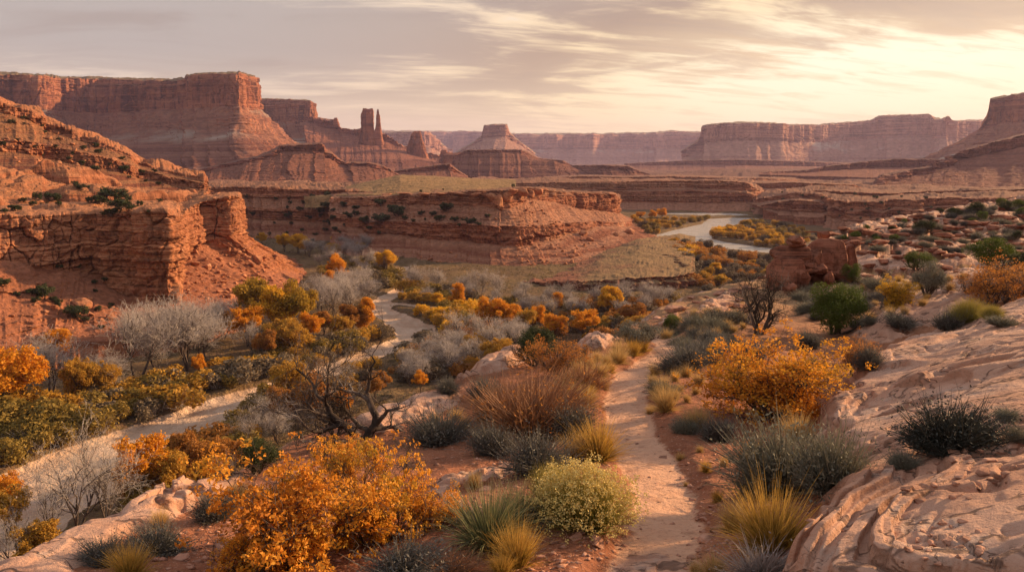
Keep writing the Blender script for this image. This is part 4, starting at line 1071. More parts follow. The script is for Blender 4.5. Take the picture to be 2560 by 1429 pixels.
def ridge():
    X, Y = polar(-44, 46, 1300, 2.6, 185, 700)
    r = np.sort(np.concatenate([np.exp(np.linspace(math.log(2.6), math.log(185), 760)), 3.9 / np.tan(np.radians(np.linspace(36, 3.2, 760)))]))
    X = (r[:, None] * np.tan(np.linspace(radians(-44), radians(46), 1300))[None]).astype(np.float32)
    Y = np.ascontiguousarray(np.broadcast_to(r[:, None], X.shape), dtype=np.float32)
    z, rock, pw = fg_height(X, Y)
    m = bpy.data.materials.new("ridge_ground"); m.use_nodes = True
    t = NT(m.node_tree); t.n.clear()
    out = t.node('ShaderNodeOutputMaterial'); b = t.node('ShaderNodeBsdfPrincipled')
    b.inputs['Roughness'].default_value = 0.9; b.inputs['Specular IOR Level'].default_value = 0.12
    g = t.node('ShaderNodeNewGeometry'); pos = g.outputs['Position']; nz = t.xyz(g.outputs['Normal'])[2]
    # red soil with pebbles and litter
    n1 = t.noise(pos, 0.8, 6.0, 0.65); n2 = t.noise(pos, 9.0, 5.0, 0.7); n3 = t.noise(pos, 32.0, 3.0, 0.6)
    soil = t.ramp(n1, [(0.3, (0.21, 0.072, 0.037)), (0.5, (0.30, 0.115, 0.060)), (0.7, (0.37, 0.155, 0.085))])
    soil = t.mix(t.smooth(n2, 0.48, 0.70, 0.0, 0.6), soil, (0.15, 0.065, 0.04))
    soil = t.mix(t.smooth(n3, 0.60, 0.68, 0.0, 0.7), soil, (0.50, 0.29, 0.19))
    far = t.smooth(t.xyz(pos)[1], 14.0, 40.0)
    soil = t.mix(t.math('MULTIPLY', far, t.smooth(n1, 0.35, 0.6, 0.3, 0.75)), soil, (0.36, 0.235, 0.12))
    # pinkish slickrock
    r1 = t.noise(pos, 0.55, 5.0, 0.6, 0.3); r2 = t.noise(t.vmul(pos, (1, 1, 4)), 3.0, 6.0, 0.65); r3 = t.noise(pos, 22.0, 5.0, 0.7)
    rk = t.ramp(r1, [(0.28, (0.37, 0.18, 0.115)), (0.45, (0.45, 0.245, 0.165)), (0.6, (0.51, 0.305, 0.22)), (0.75, (0.40, 0.20, 0.13))])
    rk = t.mix(t.smooth(r2, 0.52, 0.76, 0.0, 0.45), rk, (0.42, 0.23, 0.16))
    rk = t.mix(t.smooth(r3, 0.58, 0.74, 0.0, 0.35), rk, (0.34, 0.21, 0.16))
    lich = t.noise(pos, 1.9, 4.0, 0.6)
    rk = t.mix(t.smooth(lich, 0.56, 0.66, 0.0, 0.45), rk, (0.40, 0.31, 0.26))
    # joints and cracks, pocks and iron stain
    wv = t.node('ShaderNodeVectorMath', operation='ADD'); t.link(pos, wv.inputs[0])
    wn = t.node('ShaderNodeTexNoise'); wn.inputs['Scale'].default_value = 0.7; wn.inputs['Detail'].default_value = 4; t.link(pos, wn.inputs['Vector'])
    ws = t.node('ShaderNodeVectorMath', operation='SCALE'); ws.inputs[3].default_value = 1.1; t.link(wn.outputs[1], ws.inputs[0]); t.link(ws.outputs[0], wv.inputs[1])
    j1 = t.noise(t.vmul(wv.outputs[0], (0.32, 0.8, 1.5)), 1.0, 4.0, 0.55)
    jl = t.smooth(t.math('ABSOLUTE', t.math('SUBTRACT', j1, 0.5)), 0.016, 0.002)
    j2 = t.noise(t.vmul(wv.outputs[0], (1.4, 4.2, 6.0)), 1.0, 4.0, 0.6)
    jl2 = t.math('MULTIPLY', t.smooth(t.math('ABSOLUTE', t.math('SUBTRACT', j2, 0.5)), 0.014, 0.0), t.smooth(lich, 0.50, 0.60))
    jn = t.math('MAXIMUM', jl, t.math('MULTIPLY', jl2, 0.8))
    rk = t.mix(t.math('MULTIPLY', jn, 0.75), rk, (0.085, 0.045, 0.032))
    pk = t.math('MULTIPLY', t.smooth(t.noise(t.vmul(pos, (1, 1, 1.5)), 13.0, 2.0, 0.5), 0.70, 0.73), t.smooth(r1, 0.48, 0.58))
    rk = t.mix(t.math('MULTIPLY', pk, 0.8), rk, (0.12, 0.06, 0.042))
    steepc = t.smooth(nz, 0.80, 0.45)
    rk = t.mix(t.math('MULTIPLY', steepc, 0.55), rk, (0.40, 0.20, 0.125))
    # fine pale dust of the trail
    p1 = t.noise(pos, 2.2, 5.0, 0.65); p2 = t.noise(pos, 14.0, 4.0, 0.7)
    pth = t.ramp(p1, [(0.3, (0.50, 0.255, 0.155)), (0.5, (0.59, 0.335, 0.215)), (0.7, (0.55, 0.295, 0.185))])
    pth = t.mix(t.smooth(p2, 0.54, 0.70, 0.0, 0.65), pth, (0.34, 0.16, 0.095))
    pth = t.mix(t.smooth(t.noise(pos, 5.0, 3.0, 0.6), 0.60, 0.66, 0.0, 0.55), pth, (0.38, 0.195, 0.12))
    col = t.mix(t.smooth(t.math('ADD', t.attr('path'), t.math('MULTIPLY', t.math('SUBTRACT', n2, 0.5), 0.9)), 0.3, 0.7), soil, pth)
    rf = t.smooth(t.math('ADD', t.attr('rock'), t.math('MULTIPLY', t.math('SUBTRACT', n2, 0.5), 0.5)), 0.35, 0.6)
    col = t.mix(rf, col, rk)
    t.link(col, b.inputs['Base Color'])
    h = t.math('ADD', t.math('ADD', t.math('MULTIPLY', r2, 0.9), t.math('MULTIPLY', r3, 0.35)), t.math('MULTIPLY', n2, 0.5))
    h = t.math('ADD', h, t.math('MULTIPLY', n3, 0.15))
    h = t.math('SUBTRACT', h, t.math('MULTIPLY', t.math('ADD', jn, pk), 0.35))
    bp = t.node('ShaderNodeBump'); bp.inputs['Strength'].default_value = 0.8; bp.inputs['Distance'].default_value = 0.06
    t.link(h, bp.inputs['Height']); t.link(bp.outputs[0], b.inputs['Normal']); t.link(b.outputs[0], out.inputs['Surface'])
    me = new_mesh("ridge_terrain", np.stack([X, Y, z], -1).reshape(-1, 3), grid_faces(*X.shape), m, {'rock': rock, 'path': pw}, smooth=True)
    structure("ridge_terrain", me, "red soil and pink slickrock ridge with a worn footpath")

def haze():
    V = []
    for x in (-7600, 7600):
        for y in (-300, 9400):
            for zz in (-320, 420): V.append((x, y, zz))
    Fq = [(0, 1, 3, 2), (4, 6, 7, 5), (0, 4, 5, 1), (2, 3, 7, 6), (0, 2, 6, 4), (1, 5, 7, 3)]
    m = bpy.data.materials.new("haze_air"); m.use_nodes = True
    t = NT(m.node_tree); t.n.clear()
    out = t.node('ShaderNodeOutputMaterial'); v = t.node('ShaderNodeVolumePrincipled')
    v.inputs['Color'].default_value = (0.72, 0.60, 0.92, 1); v.inputs['Density'].default_value = 0.00006
    v.inputs['Anisotropy'].default_value = 0.25
    t.link(v.outputs[0], out.inputs['Volume'])
    o = link("haze", new_mesh("haze", V, np.array(Fq), m)); o['kind'] = 'stuff'
# ------------------------------------------------------------------ plant materials
def mat_leaf(name, cols, trans=0.35, rough=0.7, tip=None, tip_at=(0.35, 0.9)):
    m = bpy.data.materials.new(name); m.use_nodes = True
    t = NT(m.node_tree); t.n.clear()
    out = t.node('ShaderNodeOutputMaterial')
    oi = t.node('ShaderNodeObjectInfo')
    r = t.math('ADD', t.math('MULTIPLY', t.attr('rnd'), 0.72), t.math('MULTIPLY', oi.outputs['Random'], 0.28))
    n = len(cols)
    col = t.ramp(r, [(i / max(1, n - 1), c) for i, c in enumerate(cols)])
    if tip is not None:
        col = t.mix(t.smooth(t.attr('tip'), *tip_at), col, tip)
    b = t.node('ShaderNodeBsdfPrincipled'); b.inputs['Roughness'].default_value = rough; b.inputs['Specular IOR Level'].default_value = 0.2
    t.link(col, b.inputs['Base Color'])
    if trans > 0:
        tr = t.node('ShaderNodeBsdfTranslucent'); t.link(col, tr.inputs[0])
        mx = t.node('ShaderNodeMixShader'); mx.inputs[0].default_value = trans
        t.link(b.outputs[0], mx.inputs[1]); t.link(tr.outputs[0], mx.inputs[2]); t.link(mx.outputs[0], out.inputs['Surface'])
    else:
        t.link(b.outputs[0], out.inputs['Surface'])
    return m

def mat_bark(name, cols, scale=6.0):
    m = bpy.data.materials.new(name); m.use_nodes = True
    t = NT(m.node_tree); b = t.n['Principled BSDF']; b.inputs['Roughness'].default_value = 0.9; b.inputs['Specular IOR Level'].default_value = 0.1
    pos = t.node('ShaderNodeTexCoord').outputs['Object']
    n = t.noise(t.vmul(pos, (1, 1, 0.35)), scale, 5.0, 0.65)
    k = len(cols)
    t.link(t.ramp(n, [(0.32 + 0.36 * i / (k - 1), c) for i, c in enumerate(cols)]), b.inputs['Base Color'])
    return m

# ------------------------------------------------------------------ plant geometry
def unit(v):
    return v / (np.linalg.norm(v, axis=-1, keepdims=True) + 1e-9)

class Skel:
    """branching skeleton: a list of tapered pieces"""
    def __init__(s, seed):
        s.r = np.random.default_rng(seed); s.seg = []; s.tips = []
    def grow(s, p, d, L, rad, lev, cfg):
        c = cfg[lev]; n = c.get('n', 5); p = np.array(p, float); d = unit(np.array(d, float))
        step = L / n; kids = []
        last = lev == len(cfg) - 1
        for i in range(n):
            w = s.r.normal(0, c.get('wander', 0.18), 3)
            d = unit(d + w + np.array([0, 0, c.get('up', 0.05)]))
            q = p + d * step
            r0 = rad * (1 - (i / n) * c.get('taper', 0.6)); r1 = rad * (1 - ((i + 1) / n) * c.get('taper', 0.6))
            s.seg.append((p, q, r0, r1, lev))
            p = q
            if not last and (i + 1) / n >= c.get('start', 0.3):
                kids.append((p.copy(), d.copy(), r1, (i + 1) / n))
        s.tips.append((p.copy(), d.copy(), lev))
        if last: return
        k = c['kids']; m = int(s.r.integers(k[0], k[1] + 1))
        for j in range(m):
            q, dd, rr, f = kids[int(s.r.integers(len(kids)))] if j else kids[-1]
            a = unit(np.cross(dd, s.r.normal(0, 1, 3)))
            sp = c.get('spread', 0.8) * (0.6 + 0.8 * s.r.random())
            nd = unit(dd * cos(sp) + a * sin(sp) + np.array([0, 0, c.get('lift', 0.1)]))
            s.grow(q, nd, L * c.get('ratio', 0.65) * (0.7 + 0.6 * s.r.random()), max(rr * c.get('rr', 0.62), cfg[lev + 1].get('rmin', 0.006)), lev + 1, cfg)
    def arrays(s, lo=0, hi=99):
        q = [x for x in s.seg if lo <= x[4] <= hi]
        return (np.array([x[0] for x in q]), np.array([x[1] for x in q]), np.array([x[2] for x in q]), np.array([x[3] for x in q]))

def tubes(a, b, r0, r1, sides=4):
    n = len(a); d = unit(b - a)
    ref = np.where(np.abs(d[:, 2:3]) > 0.9, np.array([[1.0, 0, 0]]), np.array([[0, 0, 1.0]]))
    u = unit(np.cross(d, ref)); v = np.cross(d, u)
    th = np.arange(sides) * 2 * pi / sides
    ring = u[:, None] * np.cos(th)[None, :, None] + v[:, None] * np.sin(th)[None, :, None]
    V = np.concatenate([a[:, None] + ring * r0[:, None, None], b[:, None] + ring * r1[:, None, None]], 1)
    i = np.arange(n)[:, None] * 2 * sides; j = np.arange(sides)[None]; k = (j + 1) % sides
    Fq = np.stack([i + j, i + k, i + sides + k, i + sides + j], -1).reshape(-1, 4)
    return V.reshape(-1, 3), Fq, 2 * sides

def cards(Pt, size, r, nrm=None, bias=0.6, aspect=0.6, bend=0.25):
    n = len(Pt); s = (size * (0.7 + 0.6 * r.random(n)))[:, None]
    nn = r.normal(0, 1, (n, 3))
    if nrm is not None: nn = unit(nn) * (1 - bias) + nrm * bias
    nn = unit(nn); t = unit(np.cross(nn, r.normal(0, 1, (n, 3)))); b = np.cross(nn, t)
    V = np.stack([Pt - t * s, Pt + b * s * aspect + nn * s * bend, Pt + t * s, Pt - b * s * aspect + nn * s * bend], 1)
    Fq = np.arange(4 * n).reshape(n, 4)
    return V.reshape(-1, 3), Fq, np.repeat(r.random(n), 4)

def blades(base, d, L, w, droop, r, nseg=3, side=0.0):
    n = len(base); t = np.linspace(0, 1, nseg + 1)
    d = unit(d); sd = unit(np.cross(d, r.normal(0, 1, (n, 3))))
    lat = unit(d * np.array([1, 1, 0]) + 1e-6)
    c = base[:, None] + d[:, None] * (L[:, None] * t[None])[..., None]
    c = c + (lat * 0.5 + np.array([0, 0, -1.0]))[:, None] * (droop[:, None] * L[:, None] * t[None] ** 2)[..., None]
    ww = (w * (1 - t ** 1.5 * 0.92))[None, :, None]
    V = np.stack([c - sd[:, None] * ww, c + sd[:, None] * ww], 2)      # n, nseg+1, 2, 3
    i = np.arange(n)[:, None] * (nseg + 1) * 2 + np.arange(nseg)[None] * 2
    Fq = np.stack([i, i + 1, i + 3, i + 2], -1).reshape(-1, 4)
    rnd = np.repeat(r.random(n), (nseg + 1) * 2)
    tip = np.broadcast_to(t[None, :, None], (n, nseg + 1, 2)).reshape(-1)
    return V.reshape(-1, 3), Fq, rnd, tip

def join(parts):
    """[(V, F, rnd, tip)] -> one"""
    V = []; Fq = []; R = []; T = []; o = 0
    for p in parts:
        v, f = p[0], p[1]
        V.append(v); Fq.append(f + o); o += len(v)
        R.append(p[2] if len(p) > 2 else np.zeros(len(v))); T.append(p[3] if len(p) > 3 else np.ones(len(v)))
    return np.concatenate(V), np.concatenate(Fq), np.concatenate(R), np.concatenate(T)

def pmesh(name, parts, mat):
    V, Fq, R, T = join(parts)
    return new_mesh(name, V, Fq, mat, {'rnd': R, 'tip': T})

def ball(n, r, power=0.4):
    v = unit(r.normal(0, 1, (n, 3)))
    return v * (r.random(n) ** power)[:, None], v

# ------------------------------------------------------------------ kinds of plant
BARK = mat_bark("dark_bark", [(0.045, 0.032, 0.026), (0.10, 0.07, 0.055), (0.16, 0.12, 0.10)])
GREYBARK = mat_bark("grey_twigs", [(0.30, 0.25, 0.225), (0.43, 0.365, 0.33), (0.52, 0.45, 0.41)])
DEADWOOD = mat_bark("weathered_wood", [(0.022, 0.016, 0.013), (0.05, 0.034, 0.027), (0.11, 0.08, 0.066), (0.34, 0.285, 0.25)], 3.0)
L_GOLD = mat_leaf("gold_leaves", [(0.54, 0.28, 0.022), (0.72, 0.40, 0.03), (0.64, 0.34, 0.022)], 0.4)
L_ORANGE = mat_leaf("orange_leaves", [(0.54, 0.20, 0.018), (0.70, 0.31, 0.022), (0.62, 0.25, 0.02)], 0.4)
L_GREENGOLD = mat_leaf("greengold_leaves", [(0.20, 0.15, 0.02), (0.42, 0.24, 0.025), (0.30, 0.21, 0.022)], 0.4)
L_RUST = mat_leaf("rust_leaves", [(0.28, 0.11, 0.03), (0.42, 0.18, 0.035), (0.35, 0.17, 0.045)], 0.35)
L_OLIVE = mat_leaf("olive_leaves", [(0.17, 0.115, 0.028), (0.30, 0.195, 0.04), (0.22, 0.155, 0.035)], 0.3)
L_AMBER = mat_leaf("amber_leaves", [(0.32, 0.175, 0.03), (0.50, 0.27, 0.036), (0.40, 0.22, 0.035)], 0.35)
L_DRAB = mat_leaf("drab_leaves", [(0.14, 0.10, 0.06), (0.20, 0.145, 0.09), (0.17, 0.13, 0.085)], 0.2)
L_GREY = mat_leaf("grey_stems", [(0.22, 0.17, 0.15), (0.30, 0.24, 0.215), (0.26, 0.20, 0.17)], 0.1)
L_JUN = mat_leaf("juniper_green", [(0.028, 0.038, 0.014), (0.055, 0.065, 0.02), (0.045, 0.055, 0.022)], 0.15)
L_JUN2 = mat_leaf("bright_juniper_green", [(0.045, 0.07, 0.012), (0.10, 0.125, 0.018), (0.075, 0.095, 0.02)], 0.25)
L_SAGE = mat_leaf("sage_grey", [(0.060, 0.055, 0.048), (0.115, 0.105, 0.090), (0.085, 0.078, 0.066)], 0.12, tip=(0.15, 0.135, 0.115))
L_SAGEG = mat_leaf("sage_grey_green", [(0.115, 0.105, 0.075), (0.22, 0.20, 0.15), (0.16, 0.15, 0.105)], 0.15)
L_BLACK = mat_leaf("blackbrush_grey", [(0.030, 0.030, 0.025), (0.058, 0.056, 0.045), (0.045, 0.042, 0.035)], 0.08)
L_STRAW = mat_leaf("straw_blades", [(0.28, 0.17, 0.055), (0.44, 0.28, 0.095), (0.52, 0.35, 0.14)], 0.3, tip=(0.60, 0.40, 0.17))
L_GOLDGRASS = mat_leaf("golden_blades", [(0.22, 0.145, 0.03), (0.38, 0.235, 0.045), (0.45, 0.29, 0.06)], 0.3, tip=(0.58, 0.34, 0.075))
L_YUCCA = mat_leaf("green_blades", [(0.115, 0.125, 0.055), (0.20, 0.20, 0.085), (0.16, 0.165, 0.075)], 0.2, tip=(0.36, 0.29, 0.15), tip_at=(0.6, 1.0))
L_RABBIT = mat_leaf("rabbitbrush_green", [(0.15, 0.15, 0.03), (0.27, 0.24, 0.05), (0.21, 0.195, 0.042)], 0.25, tip=(0.34, 0.27, 0.07))
L_FLOWER = mat_leaf("pale_flowerheads", [(0.58, 0.42, 0.11), (0.68, 0.52, 0.20), (0.62, 0.46, 0.12)], 0.2)
L_OAK = mat_leaf("oak_orange", [(0.40, 0.125, 0.018), (0.62, 0.235, 0.026), (0.72, 0.32, 0.034), (0.54, 0.29, 0.034), (0.28, 0.20, 0.032)], 0.35)
L_OAK2 = mat_leaf("oak_rust", [(0.30, 0.10, 0.025), (0.46, 0.175, 0.04), (0.52, 0.22, 0.05), (0.36, 0.17, 0.04)], 0.35)
L_TWIG = mat_leaf("russet_twigs", [(0.20, 0.095, 0.05), (0.30, 0.145, 0.075), (0.25, 0.12, 0.065)], 0.1)
L_YELLOW = mat_leaf("yellow_leaves", [(0.50, 0.27, 0.025), (0.66, 0.38, 0.04), (0.58, 0.31, 0.03)], 0.4)

TREE_CFG = [dict(n=6, wander=.10, up=.10, taper=.35, start=.35, kids=(4, 6), spread=.55, ratio=.85, rr=.7, lift=.2),
            dict(n=6, wander=.16, up=.07, taper=.6, start=.25, kids=(5, 7), spread=.7, ratio=.62, rr=.6, lift=.12),
            dict(n=5, wander=.2, up=.05, taper=.65, start=.2, kids=(5, 7), spread=.8, ratio=.6, rr=.55, rmin=.02),
            dict(n=4, wander=.22, up=.05, taper=.6, start=.1, kids=(5, 8), spread=.8, ratio=.6, rr=.5, rmin=.014),
            dict(n=3, wander=.25, up=.05, taper=.5, rmin=.010)]

def norm_h(parts_list, H):
    """scale (in place) so the tallest point is H"""
    z = max(p[0][:, 2].max() for p in parts_list)
    for p in parts_list: p[0][:] *= H / z

def bare_tree(seed, stems=3, twr=0.017, dense=1.0, pale=GREYBARK):
    s = Skel(seed); r = s.r
    for k in range(stems):
        a = r.random() * 6.28; lean = 0.12 + 0.28 * r.random()
        cfg = [dict(c) for c in TREE_CFG]
        cfg[3]['kids'] = (3, 5) if dense < 1 else (4, 6)
        s.grow((0.25 * cos(a), 0.25 * sin(a), -0.2), (lean * cos(a), lean * sin(a), 1), 4.6, 0.17 * (1.1 - .2 * k), 0, cfg)
    a, b, r0, r1 = s.arrays(0, 2); big = tubes(a, b, np.maximum(r0, .035), np.maximum(r1, .03), sides=5); a, b, r0, r1 = s.arrays(3, 4)
    r0 = np.maximum(r0, twr); r1 = np.maximum(r1, twr * .6)
    tw = tubes(a, b, r0, r1, sides=3)
    A = [big[0], big[1]]; B = [tw[0], tw[1]]
    norm_h([A, B], 10.0)
    return [("trunk", pmesh("trunk", [A], BARK)), ("twigs", pmesh("twigs", [B], pale))]

def cottonwood(seed, mat, n_leaf=8500, size=0.19, wide=1.0, tall=1.0, clumps=44, narrow=False):
    s = Skel(seed); r = s.r
    cfg = TREE_CFG[:3]
    for k in range(2):
        a = r.random() * 6.28
        s.grow((0.2 * cos(a), 0.2 * sin(a), -0.2), (0.18 * cos(a), 0.18 * sin(a), 1), 4.4, 0.2, 0, cfg)
    big = tubes(*s.arrays(0, 2), sides=5)
    big = [big[0], big[1]]; norm_h([big], 9.0)
    big[0][:, :2] *= 0.8 * wide
    cen = []; rad = []
    for i in range(clumps):
        if narrow:
            h = r.random(); c = np.array([r.normal(0, .8), r.normal(0, .8), 1.6 + 7.4 * h]); R = 1.5 * (1.15 - 0.6 * h)
        else:
            v = unit(r.normal(0, 1, 3)); v[2] = v[2] * 0.8 + 0.12
            c = np.array([0, 0, 5.9]) + v * np.array([3.1 * wide, 3.1 * wide, 3.0]) * (0.45 + 0.68 * r.random()); R = 0.45 + 1.05 * r.random() ** 1.5
        cen.append(c); rad.append(R)
    cen = np.array(cen); rad = np.array(rad)
    w = rad ** 2; idx = r.choice(clumps, n_leaf, p=w / w.sum())
    q, v = ball(n_leaf, r, 0.45)
    Pt = cen[idx] + q * rad[idx][:, None] * np.array([1, 1, .85])
    Pt += r.normal(0, .12, Pt.shape)
    V, Fq, R = cards(Pt, size, r, v, 0.45)
    R = np.clip(0.7 * R + 0.3 * r.random(clumps)[idx].repeat(4), 0, 1)
    return [("trunk", pmesh("trunk", [big], BARK)), ("crown", pmesh("crown", [(V, Fq, R)], mat))]

def thicket(seed, mat, n=1500, size=0.10, stems=160, stem_mat=None):
    """leafy shrub of many upright shoots, 1.6 m across and 1.2 m high"""
    r = np.random.default_rng(seed)
    k = 9; c = np.stack([r.normal(0, .34, k), r.normal(0, .34, k), 0.42 + 0.34 * r.random(k)], 1); R = 0.26 + .22 * r.random(k)
    idx = r.choice(k, n, p=R ** 2 / np.sum(R ** 2)); q, v = ball(n, r, .35)
    Pt = c[idx] + q * R[idx][:, None] * np.array([1, 1, 1.25]); Pt[:, 2] = np.abs(Pt[:, 2])
    V, Fq, rr = cards(Pt, size, r, v, .35, .45)
    base = np.stack([r.normal(0, .16, stems), r.normal(0, .16, stems), np.zeros(stems)], 1)
    d = np.stack([r.normal(0, .45, stems), r.normal(0, .45, stems), np.ones(stems)], 1)
    b = blades(base, d, .7 + .45 * r.random(stems), .010, .05 + .1 * r.random(stems), r, 2)
    rr = np.clip(rr * .6 + .4 * r.random(k)[idx].repeat(4), 0, 1)
    return [("foliage", pmesh("foliage", [(V, Fq, rr)], mat)), ("stems", pmesh("stems", [b], stem_mat or GREYBARK))]

def brush(seed, mat, n=2600, w=0.0045, leafs=2600, lsize=0.018, spread=.75, L=(.35, .6), lmat=None):
    """grey desert shrub: a dome of fine twigs with tiny leaves, about 1 m across"""
    r = np.random.default_rng(seed)
    base = np.stack([r.normal(0, .07, n), r.normal(0, .07, n), np.zeros(n)], 1)
    k = 22; cd = np.stack([r.normal(0, spread, k), r.normal(0, spread, k), .45 + .6 * r.random(k)], 1)
    cl = r.integers(k, size=n); d = unit(unit(cd)[cl] + r.normal(0, .24, (n, 3))); d[:, 2] = np.abs(d[:, 2]) + .04
    ln = (L[0] * .7 + (L[1] * 1.15 - L[0] * .7) * r.random(k))[cl] * (.45 + .65 * r.random(n))
    st = base + unit(d) * (ln * .35 * r.random(n))[:, None]
    b = blades(st, d + r.normal(0, .18, (n, 3)), ln * .75, w, .10 * r.random(n) - .06, r, 3)
    t = .35 + .65 * r.random(leafs); j = r.integers(n, size=leafs)
    Pt = st[j] + unit(d[j]) * (ln[j] * .75 * t)[:, None] + r.normal(0, .02, (leafs, 3)); Pt[:, 2] = np.abs(Pt[:, 2])
    V, Fq, rr = cards(Pt, lsize, r, None, 0, .4)
    return [("twigs", pmesh("twigs", [b], mat)), ("foliage", pmesh("foliage", [(V, Fq, rr)], lmat or mat))]

def tuft(seed, mat, n=520, L=(.35, .75), w=0.0042, spread=.42, droop=.35, rad=.10, nseg=4, stalks=24):
    r = np.random.default_rng(seed)
    a = r.random(n) * 6.28; q = rad * np.sqrt(r.random(n))
    base = np.stack([q * np.cos(a), q * np.sin(a), np.zeros(n)], 1)
    out = q / rad * spread + r.normal(0, .12, n)
    d = np.stack([out * np.cos(a) + r.normal(0, .08, n), out * np.sin(a) + r.normal(0, .08, n), np.ones(n)], 1)
    b = blades(base, d, L[0] + (L[1] - L[0]) * r.random(n), w, droop * r.random(n) * (.3 + q / rad), r, nseg)
    m = int(n * .35)
    a = r.random(m) * 6.28
    d2 = np.stack([np.cos(a) * 1.1, np.sin(a) * 1.1, .25 + .5 * r.random(m)], 1)
    b2 = blades(np.stack([rad * .7 * np.cos(a), rad * .7 * np.sin(a), np.zeros(m)], 1), d2, .3 * L[1] + .3 * L[1] * r.random(m), w * .9, .3 * r.random(m), r, 3)
    d3 = np.stack([r.normal(0, .2, stalks), r.normal(0, .2, stalks), np.ones(stalks)], 1)
    b3 = blades(np.zeros((stalks, 3)), d3, L[1] * (1.05 + .3 * r.random(stalks)), w * .55, .12 * r.random(stalks), r, 4)
    return [(None, pmesh("grass_blades", [b, b2, b3], mat))]

def rabbit(seed, n=2200, flowers=True):
    r = np.random.default_rng(seed)
    v = unit(np.stack([r.normal(0, .62, n), r.normal(0, .62, n), .25 + r.random(n)], 1))
    base = np.stack([r.normal(0, .09, n), r.normal(0, .09, n), np.zeros(n)], 1)
    ln = .62 * (.8 + .25 * r.random(n)) * (1 - .15 * (1 - v[:, 2]))
    b = blades(base + v * .06, v, ln, .0038, -.10 * r.random(n) * (1 - v[:, 2]), r, 3)
    out = [("stems", pmesh("stems", [b], L_RABBIT))]
    if flowers:
        tips = base + v * (ln + .06)[:, None]; sel = (r.random(n) < .50) & (v[:, 2] > .35)
        t = np.repeat(tips[sel], 9, 0); t = t + r.normal(0, .016, t.shape)
        V, Fq, rr = cards(t, .0105, r, np.array([0, -.3, 1.0]), .4, .8)
        out.append(("flowerheads", pmesh("flowerheads", [(V, Fq, rr)], L_FLOWER)))
    return out

OAK_CFG = [dict(n=5, wander=.22, up=.06, taper=.5, start=.2, kids=(4, 6), spread=.6, ratio=.8, rr=.7, lift=.05),
           dict(n=5, wander=.24, up=.06, taper=.6, start=.2, kids=(5, 7), spread=.75, ratio=.62, rr=.6, lift=.05),
           dict(n=4, wander=.25, up=.04, taper=.6, start=.2, kids=(4, 6), spread=.8, ratio=.6, rr=.55, rmin=.005),
           dict(n=3, wander=.25, up=.02, taper=.5, rmin=.0035)]

def oak(seed, mat, n_leaf=9000, size=.028, stems=9, lean=.7, wood=BARK, per=.14, sparse=0.0):
    """scrub oak: crooked stems under a ragged mass of leaves, about 2 m across and 1.5 m high"""
    s = Skel(seed); r = s.r
    for k in range(stems):
        a = 6.28 * k / stems + r.normal(0, .3); l = lean * (.3 + .9 * r.random())
        s.grow((.16 * cos(a), .16 * sin(a), -.05), (l * cos(a), l * sin(a), 1), .62 * (.5 + .8 * r.random()), .026, 0, OAK_CFG)
    w = tubes(*s.arrays(0, 1), sides=4); w2 = tubes(*s.arrays(2, 3), sides=3)
    tips = np.array([t[0] for t in s.tips if t[2] >= 2])
    tips = tips[r.random(len(tips)) > sparse]
    tips = tips[r.permutation(len(tips))[:max(60, int(len(tips) * .42))]]
    # leaves gather in sprays round the twig ends; whole sprays turn colour together
    idx = r.integers(len(tips), size=n_leaf)
    Pt = tips[idx] + unit(r.normal(0, 1, (n_leaf, 3))) * (per * .85 * r.random(n_leaf) ** .5)[:, None] * np.array([1, 1, .7]); Pt[:, 2] = np.maximum(Pt[:, 2], .03)
    hue = .5 + .5 * vn(tips[:, 0] * 2.2, tips[:, 1] * 2.2, tips[:, 2] * 2.2, seed)
    V, Fq, rr = cards(Pt, size, r, np.array([0, 0, 1.0]), .25, .62, .3)
    rr = np.clip(.40 * rr + .95 * (hue[idx].repeat(4) - .5) + .32, 0, 1)
    A = [w[0], w[1]]; B = [w2[0], w2[1]]; Cc = [V, Fq, rr]
    k = 1.5 / np.percentile(V[:, 2], 99)
    for q in (A, B, Cc): q[0][:] *= k
    return [("branches", pmesh("branches", [A, B], wood)), ("leaves", pmesh("leaves", [tuple(Cc)], mat))]

def juniper(seed, mat, n_leaf=7000, size=.05, k=34, wood=BARK, hollow=.30):
    """bushy juniper, about 2 m across and 1.8 m high"""
    s = Skel(seed); r = s.r
    for j in range(4):
        a = r.random() * 6.28
        s.grow((.05 * cos(a), .05 * sin(a), -.05), (.5 * cos(a), .5 * sin(a), 1), .8, .06, 0, OAK_CFG[:3])
    w = tubes(*s.arrays(0, 2), sides=4)
    v = unit(r.normal(0, 1, (k, 3))); v[:, 2] = v[:, 2] * .75 + .05
    c = np.array([0, 0, .92]) + v * np.array([.78, .78, .75]) * (.5 + .55 * r.random(k))[:, None]; c[:, 2] = np.maximum(c[:, 2], .15)
    R = .17 + .17 * r.random(k)
    idx = r.choice(k, n_leaf, p=R ** 2 / np.sum(R ** 2)); q, vv = ball(n_leaf, r, hollow)
    Pt = c[idx] + q * R[idx][:, None]; Pt[:, 2] = np.maximum(Pt[:, 2], .02)
    V, Fq, rr = cards(Pt, size, r, vv * .6 + np.array([0, 0, .5]), .5, .38, .15)
    rr = np.clip(.6 * rr + .4 * r.random(k)[idx].repeat(4), 0, 1)
    return [("trunk", pmesh("trunk", [(w[0], w[1])], wood)), ("foliage", pmesh("foliage", [(V, Fq, rr)], mat))]

